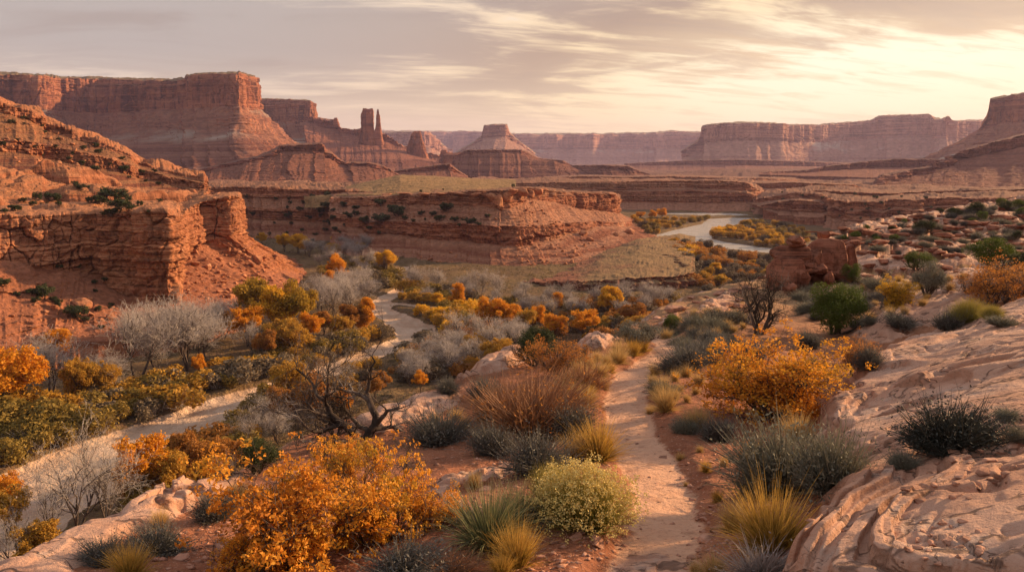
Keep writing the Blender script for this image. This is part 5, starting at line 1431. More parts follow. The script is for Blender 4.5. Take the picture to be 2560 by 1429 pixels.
SNAG_CFG = [dict(n=7, wander=.24, up=.08, taper=.45, start=.2, kids=(5, 7), spread=.65, ratio=.74, rr=.66, lift=.12),
            dict(n=7, wander=.27, up=.06, taper=.6, start=.2, kids=(5, 7), spread=.8, ratio=.6, rr=.55, lift=.10),
            dict(n=6, wander=.28, up=.05, taper=.6, start=.15, kids=(4, 6), spread=.85, ratio=.55, rr=.5, rmin=.006),
            dict(n=5, wander=.28, up=.03, taper=.6, start=.15, kids=(3, 5), spread=.9, ratio=.5, rr=.5, rmin=.0042),
            dict(n=3, wander=.3, taper=.6, rmin=.003)]

def snag(seed, lean=(0.2, 0, 1), stems=2, L=.85, rad=.07):
    """dead juniper: twisted bare limbs, about 2 m high"""
    s = Skel(seed); r = s.r
    for k in range(stems):
        a = 6.28 * k / stems + r.random()
        s.grow((.05 * cos(a), .05 * sin(a), -.1), (lean[0] + .30 * cos(a), lean[1] + .30 * sin(a), lean[2] * 1.3), L, rad, 0, SNAG_CFG)
    a = tubes(*s.arrays(0, 1), sides=7); b = tubes(*s.arrays(2, 4), sides=4)
    A = [a[0], a[1]]; B = [b[0], b[1]]; norm_h([A, B], 2.0)
    return [("trunk", pmesh("trunk", [A], DEADWOOD)), ("branches", pmesh("branches", [B], DEADWOOD))]

# ------------------------------------------------------------------ stones
import bmesh
def stone_mesh(name, mat, seed, dims=(1, 1, .6), pts=20, rough=.06, sub=3, layer=0.0):
    r = np.random.default_rng(seed)
    bm = bmesh.new()
    for _ in range(pts):
        v = r.uniform(-1, 1, 3); m = np.abs(v).max()
        v = v / m * (.75 + .25 * r.random()) if r.random() < .7 else unit(v) * .95
        bm.verts.new(v * np.array(dims) * .5)
    bmesh.ops.convex_hull(bm, input=bm.verts)
    for v in [v for v in bm.verts if not v.link_faces]: bm.verts.remove(v)
    bmesh.ops.bevel(bm, geom=list(bm.edges), offset=.05 * min(dims), segments=1, affect='EDGES')
    bmesh.ops.triangulate(bm, faces=list(bm.faces))
    for _ in range(sub):
        long = [e for e in bm.edges if e.calc_length() > .09 * max(dims)]
        if not long: break
        bmesh.ops.subdivide_edges(bm, edges=long, cuts=1)
        bmesh.ops.triangulate(bm, faces=list(bm.faces))
    bm.normal_update()
    co = np.array([v.co[:] for v in bm.verts]); no = np.array([v.normal[:] for v in bm.verts])
    n = fbm(co[:, 0] * 2.2, co[:, 1] * 2.2, co[:, 2] * 3.5, 4, seed) * rough * max(dims)
    n = n + (layers(co[:, 2] + .05 * vn(co[:, 0] * 2, co[:, 1] * 2, None, seed), .16 * dims[2], seed) - .5) * layer
    co = co + no * n[:, None]
    for v, c in zip(bm.verts, co): v.co = c
    me = bpy.data.meshes.new(name); bm.to_mesh(me); bm.free()
    me.materials.append(mat)
    for k in ('tal', 'cap'):
        me.attributes.new(k, 'FLOAT', 'POINT')
    me.polygons.foreach_set('use_smooth', np.zeros(len(me.polygons), bool))
    return me
# ------------------------------------------------------------------ placing and naming things
REG = []
LOPSIDED = {"sagebrush", "grass_tuft", "willow_shrub", "saltbush", "sumac_shrub", "rabbitbrush", "russet_shrub", "juniper_bush", "scrub_oak"}
STONES = {"boulder", "stone", "slab_rock", "crag_block", "sandstone_block", "fallen_log", "rubble_block", "rock_block", "rock_flake"}
_EXT = {}
def extent(parts):
    """height and width of the body of a plant, stray shoots aside"""
    k = parts[-1][1].name
    if k not in _EXT:
        co = []
        for _, me in parts:
            v = np.empty(len(me.vertices) * 3, np.float32); me.vertices.foreach_get('co', v); co.append(v.reshape(-1, 3))
        co = np.concatenate(co)
        _EXT[k] = (float(np.percentile(co[:, 2], 99)), float(np.percentile(co[:, 0], 98) - np.percentile(co[:, 0], 2)))
    return _EXT[k]
def put(kind, parts, loc, h, desc, cat, group, rz=None, native=1.0, wide=1.0, tilt=0.0):
    """one plant or stone: parts are shared meshes; native is their own height, h the height wanted"""
    zs, xs = extent(parts)
    s = h / (zs if kind not in STONES else native)
    rz = random.random() * 6.28 if rz is None else rz
    sc = (s * wide, s * wide, s)
    if kind in LOPSIDED:
        q = random.uniform(.82, 1.22); sc = (s * wide * q, s * wide / q, s); tilt = .16
    rot = (random.uniform(-tilt, tilt), random.uniform(-tilt, tilt), rz)
    if len(parts) == 1:
        o = link(kind, parts[0][1], None, loc, rot, sc)
    else:
        o = link(kind, None, None, loc, rot, sc); o.empty_display_size = 0.1
        for nm, me in parts: link(nm, me, o)
    px, py = to_px(np.array(loc) + np.array([0, 0, h * .5]))
    o['category'] = cat; o['group'] = group
    REG.append((o, desc, float(px), float(py), float(loc[1])))
    return o

ORD = "first second third fourth fifth sixth seventh eighth ninth tenth eleventh twelfth thirteenth fourteenth fifteenth sixteenth seventeenth eighteenth nineteenth twentieth".split()
def write_labels():
    by = {}
    for q in REG: by.setdefault(q[1], []).append(q)
    for desc, qs in by.items():
        if len(qs) == 1:
            qs[0][0]['label'] = desc; continue
        n = len(qs)
        nrow = 1 if n <= 14 else int(math.ceil(n / 12))
        qs = sorted(qs, key=lambda q: q[4])
        size = int(math.ceil(n / nrow))
        for k in range(nrow):
            row = sorted(qs[k * size:(k + 1) * size], key=lambda q: q[2])
            for i, q in enumerate(row):
                t = "leftmost" if i == 0 else ("rightmost" if i == len(row) - 1 else ORD[i] + " from left")
                if n == 2: t = ("left of two", "right of two")[i]
                if nrow > 1: t += ", " + ("near row" if k == 0 else ("far row" if k == nrow - 1 else ORD[k] + " row"))
                q[0]['label'] = desc + ", " + t

def vfloor(px, py):
    x, y, _ = PZ(px, py, FLOOR)
    z, w, rv = floor_z(np.array([[x]], np.float32), np.array([[y]], np.float32))
    return (x, y, float(z[0, 0])), float(w[0, 0]), float(rv[0, 0])

_SC = {}
def surf(px, py, names, tol=3.0):
    """nearest place on the named landforms that is seen at (px, py)"""
    best = None
    for n in names:
        if n not in _SC:
            v = LOFTS[n].reshape(-1, 3); _SC[n] = (*to_px(v), v)
        a, b, v = _SC[n]
        m = np.maximum(np.abs(a - px), np.abs(b - py)) < tol
        if m.any():
            q = v[m]; i = int(np.argmin(q[:, 1]))
            if best is None or q[i, 1] < best[1]: best = tuple(float(c) for c in q[i])
    return best

def inside(px, py, poly):
    return float(poly_sdf(np.array([px], np.float32), np.array([py], np.float32), poly)[0]) > 0

def darts(poly, n, gap, seed, yscale=0.45):
    """n scattered photo places inside a polygon, kept apart"""
    r = np.random.default_rng(seed); p = np.array(poly, float); lo, hi = p.min(0), p.max(0)
    c = np.stack([r.uniform(lo[0], hi[0], n * 60), r.uniform(lo[1], hi[1], n * 60)], 1)
    c = c[poly_sdf(c[:, 0], c[:, 1], poly) > 0]
    out = []
    for q in c:
        if len(out) >= n: break
        if all(((q[0] - o[0]) / gap) ** 2 + ((q[1] - o[1]) / (gap * yscale)) ** 2 > 1 for o in out): out.append(q)
    return out

def pick(seq): return seq[random.randrange(len(seq))]

def valley_plants():
    gold = [cottonwood(201 + i, L_GOLD) for i in range(2)]
    orange = [cottonwood(211 + i, L_ORANGE) for i in range(3)]
    green = [cottonwood(221 + i, L_GREENGOLD, wide=1.15) for i in range(2)]
    rust = [cottonwood(231, L_RUST, clumps=36)]
    slim = [cottonwood(241 + i, L_ORANGE, narrow=True, clumps=26) for i in range(2)]
    amber = [cottonwood(251 + i, L_AMBER, wide=1.1, n_leaf=7000) for i in range(2)]
    bare = [bare_tree(301 + i, stems=2 + i % 3) for i in range(4)]
    bush_bare = [bare_tree(311 + i, stems=4, dense=.6) for i in range(2)]
    thin = [bare_tree(321 + i, stems=2, dense=.5, twr=.011) for i in range(3)]
    th = {k: [thicket(400 + 10 * j + i, m) for i in range(2)] for j, (k, m) in enumerate([('olive', L_OLIVE), ('amber', L_AMBER), ('drab', L_DRAB), ('rust', L_RUST), ('gold', L_GOLD)])}
    grey = [thicket(460 + i, L_GREY, n=700, size=.07, stems=420) for i in range(2)]
    TR = dict(gold=(gold, 9.2, "tree"), orange=(orange, 9.2, "tree"), green=(green, 9.2, "tree"), rust=(rust, 9.2, "tree"), slim=(slim, 9.6, "tree"), amber=(amber, 9.2, "tree"), bare=(bare, 10, "tree"), bbare=(thin, 10, "tree"), tbare=(thin, 10, "tree"))
    NM = dict(gold="golden yellow cottonwood", orange="bright orange cottonwood", green="large green and gold cottonwood", rust="rust brown cottonwood", slim="narrow orange poplar", amber="amber leaved cottonwood", bare="bare grey cottonwood", bbare="bare many-stemmed grey tree", tbare="thin bare grey cottonwood")
    def tree(k, px, py, h, wide=1.0, where="", group="autumn trees on the canyon floor"):
        (loc, w, rv) = vfloor(px, py)
        pr, nat, cat = TR[k]
        H = h * loc[1] / F * 1.02
        put("bare_tree" if 'bare' in k else ("poplar_tree" if k == 'slim' else "cottonwood_tree"), pick(pr), loc, H, (NM[k] + " " + where).strip(), cat, "bare trees on the canyon floor" if 'bare' in k else group, native=nat, wide=wide)
    A = "at the cliff foot left of the wash"
    for q in [("orange", 30, 1040, 175, 1.15, "at the left edge of the valley"), ("orange", 150, 905, 85, 1.3, "behind a grey tree below the cliff"), ("bare", 130, 975, 140, 1.35, "in front of an orange crown"),
              ("bare", 345, 955, 205, 1.1, A), ("bare", 470, 928, 185, 1.05, A), ("bare", 400, 950, 150, 1.0, A), ("bare", 255, 985, 110, 1.2, A),
              ("amber", 200, 1010, 115, .8, "on the near left flat"), ("amber", 262, 1000, 100, .9, "on the near left flat"), ("green", 235, 1000, 95, .8, "small, on the near left flat"),
              ("green", 650, 830, 128, 1.1, "in the big grove by the wash"), ("green", 740, 845, 135, .95, "in the big grove by the wash"), ("gold", 690, 850, 130, 1.0, "in the big grove by the wash"),
              ("orange", 618, 868, 98, 1.0, "in the big grove by the wash"), ("amber", 700, 885, 90, 1.1, "in the big grove by the wash"), ("orange", 775, 868, 84, 1.0, "in the big grove by the wash"), ("rust", 670, 905, 85, .9, "in the big grove by the wash"), ("amber", 735, 890, 80, 1.1, "in the big grove by the wash"), ("bare", 640, 895, 90, .8, "in the big grove by the wash"),
              ("orange", 582, 850, 70, 1.0, "in the big grove by the wash"), ("rust", 810, 850, 70, 1.0, "in the big grove by the wash"), ("bare", 560, 850, 100, 1.1, "between cliff and grove"), ("bare", 530, 840, 90, 1.2, "between cliff and grove"),
              ("slim", 918, 830, 88, 1.0, "beside the wash bend"), ("rust", 880, 835, 75, 1.2, "beside the wash bend"), ("amber", 850, 850, 62, 1.2, "beside the wash bend"), ("bare", 840, 800, 100, 1.0, "behind the wash bend"), ("bare", 880, 790, 95, 1.2, "behind the wash bend"), ("bare", 800, 790, 90, 1.2, "behind the wash bend"),
              ("orange", 500, 945, 58, .9, "small, under the bare grey trees"), ("orange", 1230, 832, 86, 1.15, "in the middle grove"), ("orange", 1275, 830, 70, 1.1, "in the middle grove"), ("amber", 1320, 838, 66, 1.0, "in the middle grove"), ("orange", 1345, 832, 68, .9, "in the middle grove"),
              ("orange", 1385, 845, 62, 1.4, "in the middle grove"), ("orange", 1460, 848, 74, 1.2, "in the middle grove"), ("gold", 1522, 790, 72, 1.15, "standing alone beneath the dark bench edge"), ("slim", 1393, 770, 38, 1.6, "beneath the dark bench edge"), ("slim", 1145, 765, 55, 1.3, "near the far side road"), ("gold", 1440, 795, 34, 1.1, "beneath the dark bench edge"),
              ("rust", 1590, 825, 66, 1.35, "rounded, near the ridge end"), ("amber", 1590, 850, 60, 1.3, "near the ridge end"), ("amber", 1240, 930, 85, 1.0, "half hidden behind the ridge rock"), ("amber", 1190, 905, 70, 1.0, "half hidden behind the ridge rock"),
              ("gold", 1095, 775, 40, 1.2, "near the far side road"), ("amber", 1060, 770, 36, 1.3, "near the far side road"), ("gold", 1150, 775, 30, 1.5, "near the far side road"),
              ("orange", 843, 705, 66, 1.1, "in the side canyon"), ("orange", 825, 716, 40, 1.2, "in the side canyon"), ("orange", 862, 712, 36, 1.0, "in the side canyon"), ("gold", 966, 685, 58, 1.1, "in the side canyon"), ("gold", 845, 618, 28, 1.4, "far up the side canyon"), ("gold", 745, 632, 46, 1.2, "far up the side canyon"), ("gold", 712, 628, 44, 1.1, "far up the side canyon"), ("gold", 765, 635, 38, 1.2, "far up the side canyon"), ("gold", 656, 612, 30, 1.2, "far up the side canyon"), ("amber", 830, 645, 36, 1.3, "far up the side canyon"), ("amber", 905, 630, 26, 1.2, "far up the side canyon"),
              ("gold", 1790, 688, 30, 1.4, "round, on the flat near the river"), ("green", 1798, 712, 26, 1.3, "small and round near the river"), ("orange", 1655, 548, 27, 1.4, "on the far river bank"), ("orange", 1632, 550, 24, 1.2, "on the far river bank"), ("orange", 1600, 548, 18, 1.6, "on the far river bank"), ("gold", 1585, 552, 16, 1.6, "on the far river bank"),
              ("orange", 355, 1262, 175, .95, "glowing, by the near end of the wash"), ("amber", 430, 1250, 135, .95, "by the near end of the wash"), ("rust", 505, 1215, 120, 1.1, "by the near end of the wash"), ("rust", 470, 1180, 110, .9, "by the near end of the wash"), ("orange", 395, 1200, 90, .8, "small, by the near end of the wash"), ("rust", 560, 1190, 100, 1.1, "by the near end of the wash"),
              ("tbare", 190, 1350, 300, .85, "tall and dark trunked below the ridge"), ("tbare", 262, 1335, 285, .8, "tall and dark trunked below the ridge"), ("tbare", 130, 1330, 200, .9, "tall and dark trunked below the ridge"), ("bbare", 50, 1420, 160, 1.0, "pale, at the lower left corner"), ("amber", 20, 1330, 130, 1.1, "at the lower left corner"), ("amber", 95, 1400, 110, 1.2, "at the lower left corner"), ("orange", 15, 1260, 100, 1.0, "at the lower left corner"),
              ("amber", 720, 1010, 105, 1.0, "thin crowned beside the wash"), ("rust", 700, 1075, 110, .9, "behind the dead juniper"), ("rust", 790, 1070, 120, 1.0, "behind the dead juniper"), ("orange", 860, 1050, 80, 1.0, "behind the dead juniper"), ("tbare", 850, 990, 120, .9, "pale, behind the dead juniper"), ("tbare", 620, 1130, 140, .9, "thin, behind the orange oak"), ("tbare", 690, 1100, 120, .9, "thin, behind the orange oak"),
              ("orange", 1050, 985, 55, 1.0, "just beyond the ridge slab"), ("rust", 940, 1010, 80, 1.1, "behind the dead juniper"),
              ("bare", 1040, 725, 62, 1.1, "at the promontory foot"), ("bare", 1200, 745, 72, 1.0, "at the promontory foot"), ("bare", 1250, 748, 66, 1.1, "at the promontory foot"), ("bare", 1160, 745, 60, 1.0, "at the promontory foot"), ("bare", 1620, 775, 66, 1.2, "near the ridge end"), ("bare", 1655, 775, 58, 1.2, "near the ridge end"), ("bare", 1440, 800, 56, 1.3, "below the dark bench edge"), ("bare", 1350, 790, 56, 1.3, "below the dark bench edge"), ("bare", 1560, 800, 50, 1.2, "below the dark bench edge")]:
        tree(*q[:5], where=q[5])
    # smaller bare trees in their drifts
    for poly, n, gap, h, where in [([(1120, 870), (1180, 850), (1300, 860), (1290, 890), (1150, 950), (1000, 970), (1010, 930)], 20, 36, (60, 95), "in the grey drift beyond the ridge"),
                                   ([(720, 640), (900, 610), (1000, 660), (980, 690), (900, 690), (780, 660)], 16, 26, (30, 50), "up the side canyon"),
                                   ([(780, 740), (900, 700), (925, 730), (900, 790), (820, 800)], 10, 34, (50, 78), "behind the big grove"),
                                   ([(1060, 720), (1290, 735), (1700, 745), (1640, 800), (1300, 800), (1060, 760)], 26, 36, (36, 58), "on the flat below the bench"),
                                   ([(640, 1080), (800, 1010), (900, 1030), (660, 1130)], 6, 70, (70, 105), "on the near bank of the wash"),
                                   ([(300, 880), (520, 850), (560, 900), (420, 960)], 6, 45, (90, 130), "under the left cliff")]:
        for p in darts(poly, n, gap, int(p_seed(where))):
            loc, w, rv = vfloor(*p)
            if w > -.3: continue
            H = random.uniform(*h) * loc[1] / F
            put("bare_tree", pick(bush_bare + bare), loc, H, "bare grey tree " + where, "tree", "bare trees on the canyon floor", native=10, wide=random.uniform(1.0, 1.35))
    # shrubs
    SH = dict(olive="olive green willow shrub", amber="amber willow shrub", drab="drab brown brush", rust="rust coloured shrub", gold="golden shrub")
    for poly, n, gap, h, kinds, where in [
            ([(-20, 1040), (120, 1030), (250, 1090), (100, 1180), (-20, 1230)], 34, 34, (50, 85), ['olive', 'olive', 'amber', 'olive'], "on the near left flat"),
            ([(180, 1000), (520, 960), (700, 930), (660, 965), (430, 1030), (250, 1070)], 60, 30, (34, 62), ['olive', 'amber', 'drab', 'olive', 'amber'], "left of the wash"),
            ([(560, 930), (720, 880), (960, 840), (1010, 820), (1005, 850), (880, 885), (700, 935)], 60, 24, (26, 46), ['amber', 'olive', 'amber', 'drab'], "along the wash bank"),
            ([(1050, 790), (1200, 770), (1215, 815), (1120, 835), (1060, 832)], 40, 20, (26, 40), ['amber', 'olive', 'gold'], "right of the wash bend"),
            ([(950, 745), (1030, 720), (1200, 750), (1240, 780), (1000, 760)], 36, 22, (18, 32), ['olive', 'drab', 'olive', 'amber'], "around the far side road"),
            ([(800, 690), (940, 660), (1010, 690), (960, 730), (880, 730)], 36, 22, (18, 30), ['drab', 'olive', 'olive'], "in the side canyon mouth"),
            ([(1040, 850), (1300, 840), (1290, 880), (1150, 950), (1000, 960)], 30, 34, (28, 50), ['drab', 'rust', 'drab', 'amber'], "in the hollow beyond the ridge"),
            ([(1220, 770), (1700, 745), (1640, 800), (1560, 850), (1280, 850), (1200, 830)], 60, 24, (20, 34), ['drab', 'rust', 'amber', 'drab', 'olive'], "below the dark bench edge"),
            ([(1640, 620), (1700, 615), (1935, 645), (1930, 710), (1780, 740), (1700, 700), (1760, 690), (1720, 665)], 50, 22, (14, 28), ['drab', 'rust', 'amber', 'drab'], "on the near river bank"),
            ([(1690, 625), (1790, 645), (1790, 665), (1700, 655)], 18, 16, (20, 34), ['rust', 'gold', 'amber'], "in the orange clump by the river"),
            ([(1775, 592), (1800, 578), (1860, 565), (1960, 590), (1950, 618), (1880, 610), (1800, 602)], 46, 15, (12, 20), ['amber', 'drab', 'amber', 'gold'], "inside the river bend"),
            ([(1860, 556), (1960, 565), (2060, 590), (1960, 625), (1940, 600), (1870, 575)], 40, 15, (9, 17), ['olive', 'drab', 'drab', 'amber'], "on the dim flat beyond the crag"),
            ([(1590, 552), (1680, 550), (1770, 545), (1760, 556), (1650, 580), (1620, 585)], 34, 14, (10, 16), ['olive', 'amber', 'drab'], "on the far river bank"),
            ([(1660, 529), (1890, 528), (1880, 533), (1680, 531)], 18, 12, (9, 13), ['olive', 'olive', 'gold'], "under the far river cliff"),
            ([(620, 1010), (760, 965), (900, 925), (960, 915), (900, 975), (760, 1020), (590, 1090), (520, 1120)], 22, 38, (24, 42), ['drab', 'rust', 'olive', 'amber'], "on the near bank of the wash"),
            ([(-20, 1230), (60, 1210), (120, 1330), (100, 1420), (-20, 1429)], 10, 60, (70, 110), ['olive', 'amber', 'rust'], "at the lower left corner"),
            ([(420, 1160), (620, 1090), (650, 1130), (520, 1200), (440, 1260), (330, 1290)], 14, 50, (60, 90), ['rust', 'amber', 'olive'], "just below the ridge edge")]:
        for p in darts(poly, n, gap, p_seed(where) + 5):
            loc, w, rv = vfloor(*p)
            if w > -.6 or rv > -1.0: continue
            k = pick(kinds); H = random.uniform(*h) * loc[1] / F * .9
            put({"drab": "saltbush", "rust": "sumac_shrub", "gold": "sumac_shrub"}.get(k, "willow_shrub"), pick(th[k]), loc, H, SH[k] + " " + where, "shrub", "shrubs on the canyon floor " + where, native=1.15, wide=random.uniform(1.0, 1.5))
    # low growth nobody could count
    r = np.random.default_rng(77); parts = []
    n = 13000
    px = r.uniform(-60, 1990, n); py = 1429 - (1429 - 530) * r.random(n) ** .75
    X, Y = np.array([PZ(a, b, FLOOR)[:2] for a, b in zip(px, py)], np.float32).T
    z, w, rv = floor_z(X[None], Y[None]); z, w, rv = z[0], w[0], rv[0]
    ok = (w < -.5) & (rv < -1.0) & (fbm(X / 9, Y / 9, None, 3, 55) > -.22)
    X, Y, z = X[ok], Y[ok], z[ok]; n = len(X)
    per = 26; sz = (.28 + .60 * r.random(n) ** 1.5) * np.clip(Y / 140, .7, 2.2)
    Pt = np.repeat(np.stack([X, Y, z], 1), per, 0); q, v = ball(n * per, r, .4)
    Pt = Pt + q * np.repeat(sz, per)[:, None] * np.array([1, 1, .9]); Pt[:, 2] = np.maximum(Pt[:, 2], np.repeat(z, per) + .02)
    V, Fq, rr = cards(Pt, .1, r, v, .3, .4)
    big = np.repeat(np.repeat(sz, per), 4)[:, None]
    ce = np.repeat(Pt, 4, 0); V = ce + (V - ce) * (.5 + 1.3 * big)
    rr = np.clip(.5 * rr + .5 * np.repeat(r.random(n), per * 4), 0, 1)
    mg = mat_leaf("low_growth", [(0.075, 0.055, 0.028), (0.13, 0.095, 0.045), (0.20, 0.13, 0.045), (0.16, 0.12, 0.085), (0.24, 0.16, 0.06)], .15)
    o = link("undergrowth", new_mesh("undergrowth", V, Fq, mg, {'rnd': rr, 'tip': np.ones(len(V))})); o['kind'] = 'stuff'

def p_seed(s): return sum(ord(c) * (i + 1) for i, c in enumerate(s)) % 9973

M_STONE_O = mat_rock("orange_boulder", 2.5, [RUST, (0.40, 0.17, 0.09), ORA, TAN], (0.4, 0.2, 0.12), (0.5, 0.3, 0.19), varnish=.2, bump=.4)
M_STONE_P = mat_rock("pink_slabstone", 0.8, [(0.36, 0.18, 0.115), (0.48, 0.27, 0.185), (0.42, 0.22, 0.15), (0.56, 0.35, 0.26)], (0.4, 0.2, 0.12), (0.5, 0.3, 0.2), varnish=.15, bump=.35)
M_STONE_D = mat_rock("dark_cragstone", 3.0, [(0.22, 0.085, 0.052), (0.31, 0.13, 0.08), (0.27, 0.105, 0.065), (0.40, 0.19, 0.12)], (0.3, 0.13, 0.08), (0.42, 0.24, 0.16), varnish=.5, bump=.5)

M_CRAG = mat_rock("dark_crag", 3.0, [(0.17, 0.066, 0.043), (0.28, 0.115, 0.072), (0.21, 0.082, 0.052), (0.35, 0.165, 0.105)], (0.3, 0.13, 0.08), (0.42, 0.24, 0.16), varnish=.6, bump=.6)
def cliff_dressing():
    rnd = random.Random(5)
    jun = [juniper(500 + i, L_JUN, n_leaf=1500, size=.10, k=18) for i in range(3)]
    bol = [[(None, stone_mesh("boulder", M_STONE_O, 520 + i, (1.2, 1, .8), 18, .05, 2))] for i in range(5)]
    slab = [[(None, stone_mesh("slab_rock", M_STONE_D, 540 + i, (1.6, 1.1, .5), 22, .04, 2, .05))] for i in range(5)]
    L = ['canyon_cliff', 'ledge_hill']; PR = ['promontory', 'grassy_rise', 'grassy_bench']; SD = ['side_canyon_wall', 'promontory']; RT = ['canyon_bench', 'river_cliff']
    def junipers(pts, names, h, desc, group, sp=1.15):
        for px, py, *r in pts:
            q = surf(px, py, names)
            if q is None: continue
            H = (r[0] if r else rnd.uniform(*h)) * rnd.uniform(.6, 1.15) * q[1] / F
            put("juniper_bush", pick(jun), (q[0], q[1], q[2] - .1 * H), H, desc, "juniper", group, native=1.75, wide=sp * rnd.uniform(.75, 1.7))
    junipers([(250, 508, 26), (280, 500, 34), (300, 525, 30), (318, 498, 24), (130, 500, 20), (96, 503, 20), (85, 512, 16), (60, 505, 14), (190, 462, 22), (205, 470, 20), (262, 495, 20), (225, 505, 16), (345, 512, 14), (150, 515, 14), (400, 500, 12), (372, 530, 12), (40, 525, 16), (15, 530, 14), (115, 520, 14), (330, 520, 16), (280, 535, 20)], L, (12, 22), "dark juniper on the left ledge below orange domes", "junipers on the left ledge")
    junipers([(110, 742, 34), (90, 755, 22), (200, 668, 16), (150, 668, 14), (238, 705, 16), (262, 700, 14), (80, 735, 16), (240, 728, 12), (45, 738, 14), (150, 765, 20), (190, 790, 34), (215, 800, 22), (250, 775, 18), (275, 770, 14), (255, 818, 14), (280, 762, 12), (10, 712, 18), (135, 752, 20)], L, (12, 20), "dark juniper at the foot of the left cliff", "junipers at the foot of the left cliff")
    for p in darts([(0, 275), (110, 310), (330, 400), (500, 455), (480, 480), (250, 430), (0, 380)], 26, 30, 9): junipers([(p[0], p[1])], L, (7, 13), "small dark bush on the rising left hill", "bushes on the left hill")
    junipers([(990, 535, 26), (980, 520, 16), (950, 512, 18), (1010, 545, 16), (1098, 548, 20), (1137, 550, 14), (1165, 555, 14), (1185, 552, 14), (1120, 523, 20), (1105, 518, 14), (915, 555, 18), (950, 552, 20), (870, 540, 16), (890, 520, 14), (885, 535, 12), (820, 560, 14), (805, 535, 18), (812, 520, 14), (1050, 535, 12), (1080, 535, 12), (1215, 540, 10), (1060, 548, 12), (1030, 552, 10), (925, 570, 12), (1280, 466, 11), (1050, 478, 9), (1110, 473, 8), (945, 585, 12), (850, 580, 12), (1145, 562, 9), (1195, 560, 10)], PR + ['side_canyon_wall'], (10, 20), "dark juniper on the promontory's brushy slope", "junipers on the promontory")
    for p in darts([(600, 480), (850, 480), (880, 560), (800, 610), (640, 590)], 30, 24, 19): junipers([(p[0], p[1])], SD, (7, 13), "dark bush on the side canyon ledges", "bushes on the side canyon wall")
    for p in darts([(1930, 480), (2450, 495), (2450, 520), (2150, 560), (1950, 530)], 26, 26, 29): junipers([(p[0], p[1])], RT, (5, 9), "dot of green brush on the far right benches", "bushes on the far right benches")
    def stones(pts, names, kinds, desc, group, kind="boulder", sink=.25):
        for px, py, w in pts:
            q = surf(px, py, names)
            if q is None: continue
            W = w * q[1] / F
            put(kind, pick(kinds), (q[0], q[1], q[2] + .12 * W), W, desc, "boulder", group, native=1.15, wide=1.0, tilt=.35)
    stones([(207, 762, 52)], L, bol, "big pale squarish boulder at the left cliff foot", "boulders below the left cliff")
    stones([(650, 652, 36)], L, bol, "large smooth boulder on the talus right of the cliff", "boulders below the left cliff")
    stones([(163, 780, 26), (272, 795, 32), (228, 785, 16), (225, 745, 16), (255, 800, 16), (125, 750, 16), (135, 770, 20), (142, 825, 22), (90, 820, 16), (600, 630, 14), (552, 648, 20), (575, 660, 16), (490, 660, 22), (515, 680, 14), (612, 690, 22), (560, 705, 16), (635, 664, 20), (690, 640, 18), (640, 700, 16)], L, bol, "fallen orange boulder below the left cliff", "boulders below the left cliff")
    for p in darts([(455, 620), (600, 600), (720, 690), (690, 720), (560, 760), (470, 730)], 110, 12, 39): stones([(p[0], p[1], rnd.uniform(5, 13) * (2 if rnd.random() < .15 else 1))], L, bol, "small broken stone on the left talus", "stones on the left talus", "stone")
    for p in darts([(0, 680), (90, 700), (300, 770), (300, 850), (0, 850)], 50, 22, 40): stones([(p[0], p[1], rnd.uniform(5, 13))], L, bol, "small stone on the apron under the left cliff", "stones on the left apron", "rock_block")
    for p in darts([(0, 270), (100, 310), (300, 400), (250, 420), (0, 400)], 34, 22, 41): stones([(p[0], p[1], rnd.uniform(6, 18))], L, bol, "pale block strewn on the left hill", "blocks on the left hill", "rock_block")
    stones([(1095, 655, 20), (1078, 648, 14), (1125, 630, 12), (1140, 640, 10), (1415, 660, 16), (1350, 648, 16), (1360, 652, 12), (1255, 662, 6), (1460, 585, 30), (1475, 598, 24), (1430, 628, 18), (1445, 635, 12), (1510, 615, 12), (1240, 545, 8), (1050, 640, 10), (1185, 575, 8), (1570, 580, 34), (1540, 585, 20)], PR, bol, "reddish boulder on or below the promontory slope", "boulders round the promontory")
    for p in darts([(1270, 560), (1330, 500), (1400, 550), (1480, 600), (1430, 660), (1350, 690), (1290, 640)], 110, 10, 42): stones([(p[0], p[1], rnd.uniform(4, 10) * (1.8 if rnd.random() < .15 else 1))], PR, bol, "small rubble block on the promontory slope", "rubble on the promontory slope", "rubble_block")
    for p in darts([(940, 620), (1250, 630), (1280, 700), (1000, 680)], 40, 22, 43): stones([(p[0], p[1], rnd.uniform(4, 8))], PR, bol, "small stone below the promontory's red band", "stones below the red band", "rock_block")
    # weathered knobs along the promontory's tan rim
    for px, w, hh in [(1228, 26, 34), (1238, 24, 26), (1250, 22, 36), (1262, 20, 30), (1285, 30, 22), (1310, 28, 26), (1330, 20, 24), (1350, 24, 20), (1190, 30, 14), (1150, 34, 12), (1100, 30, 11), (1060, 34, 12), (1010, 36, 14), (960, 30, 10), (1380, 22, 14), (1420, 26, 12), (1490, 30, 10), (1530, 26, 14)]:
        q = surf(px, 496 if px > 1220 and px < 1270 else 482, ['promontory'], 5)
        if q is None: continue
        s = q[1] / F
        put("sandstone_block", pick(bol), (q[0], q[1] + .2 * w * s, q[2]), hh * s, "rounded tan sandstone knob on the promontory rim", "rock knob", "knobs along the promontory rim", native=.8, wide=w / hh * .85)

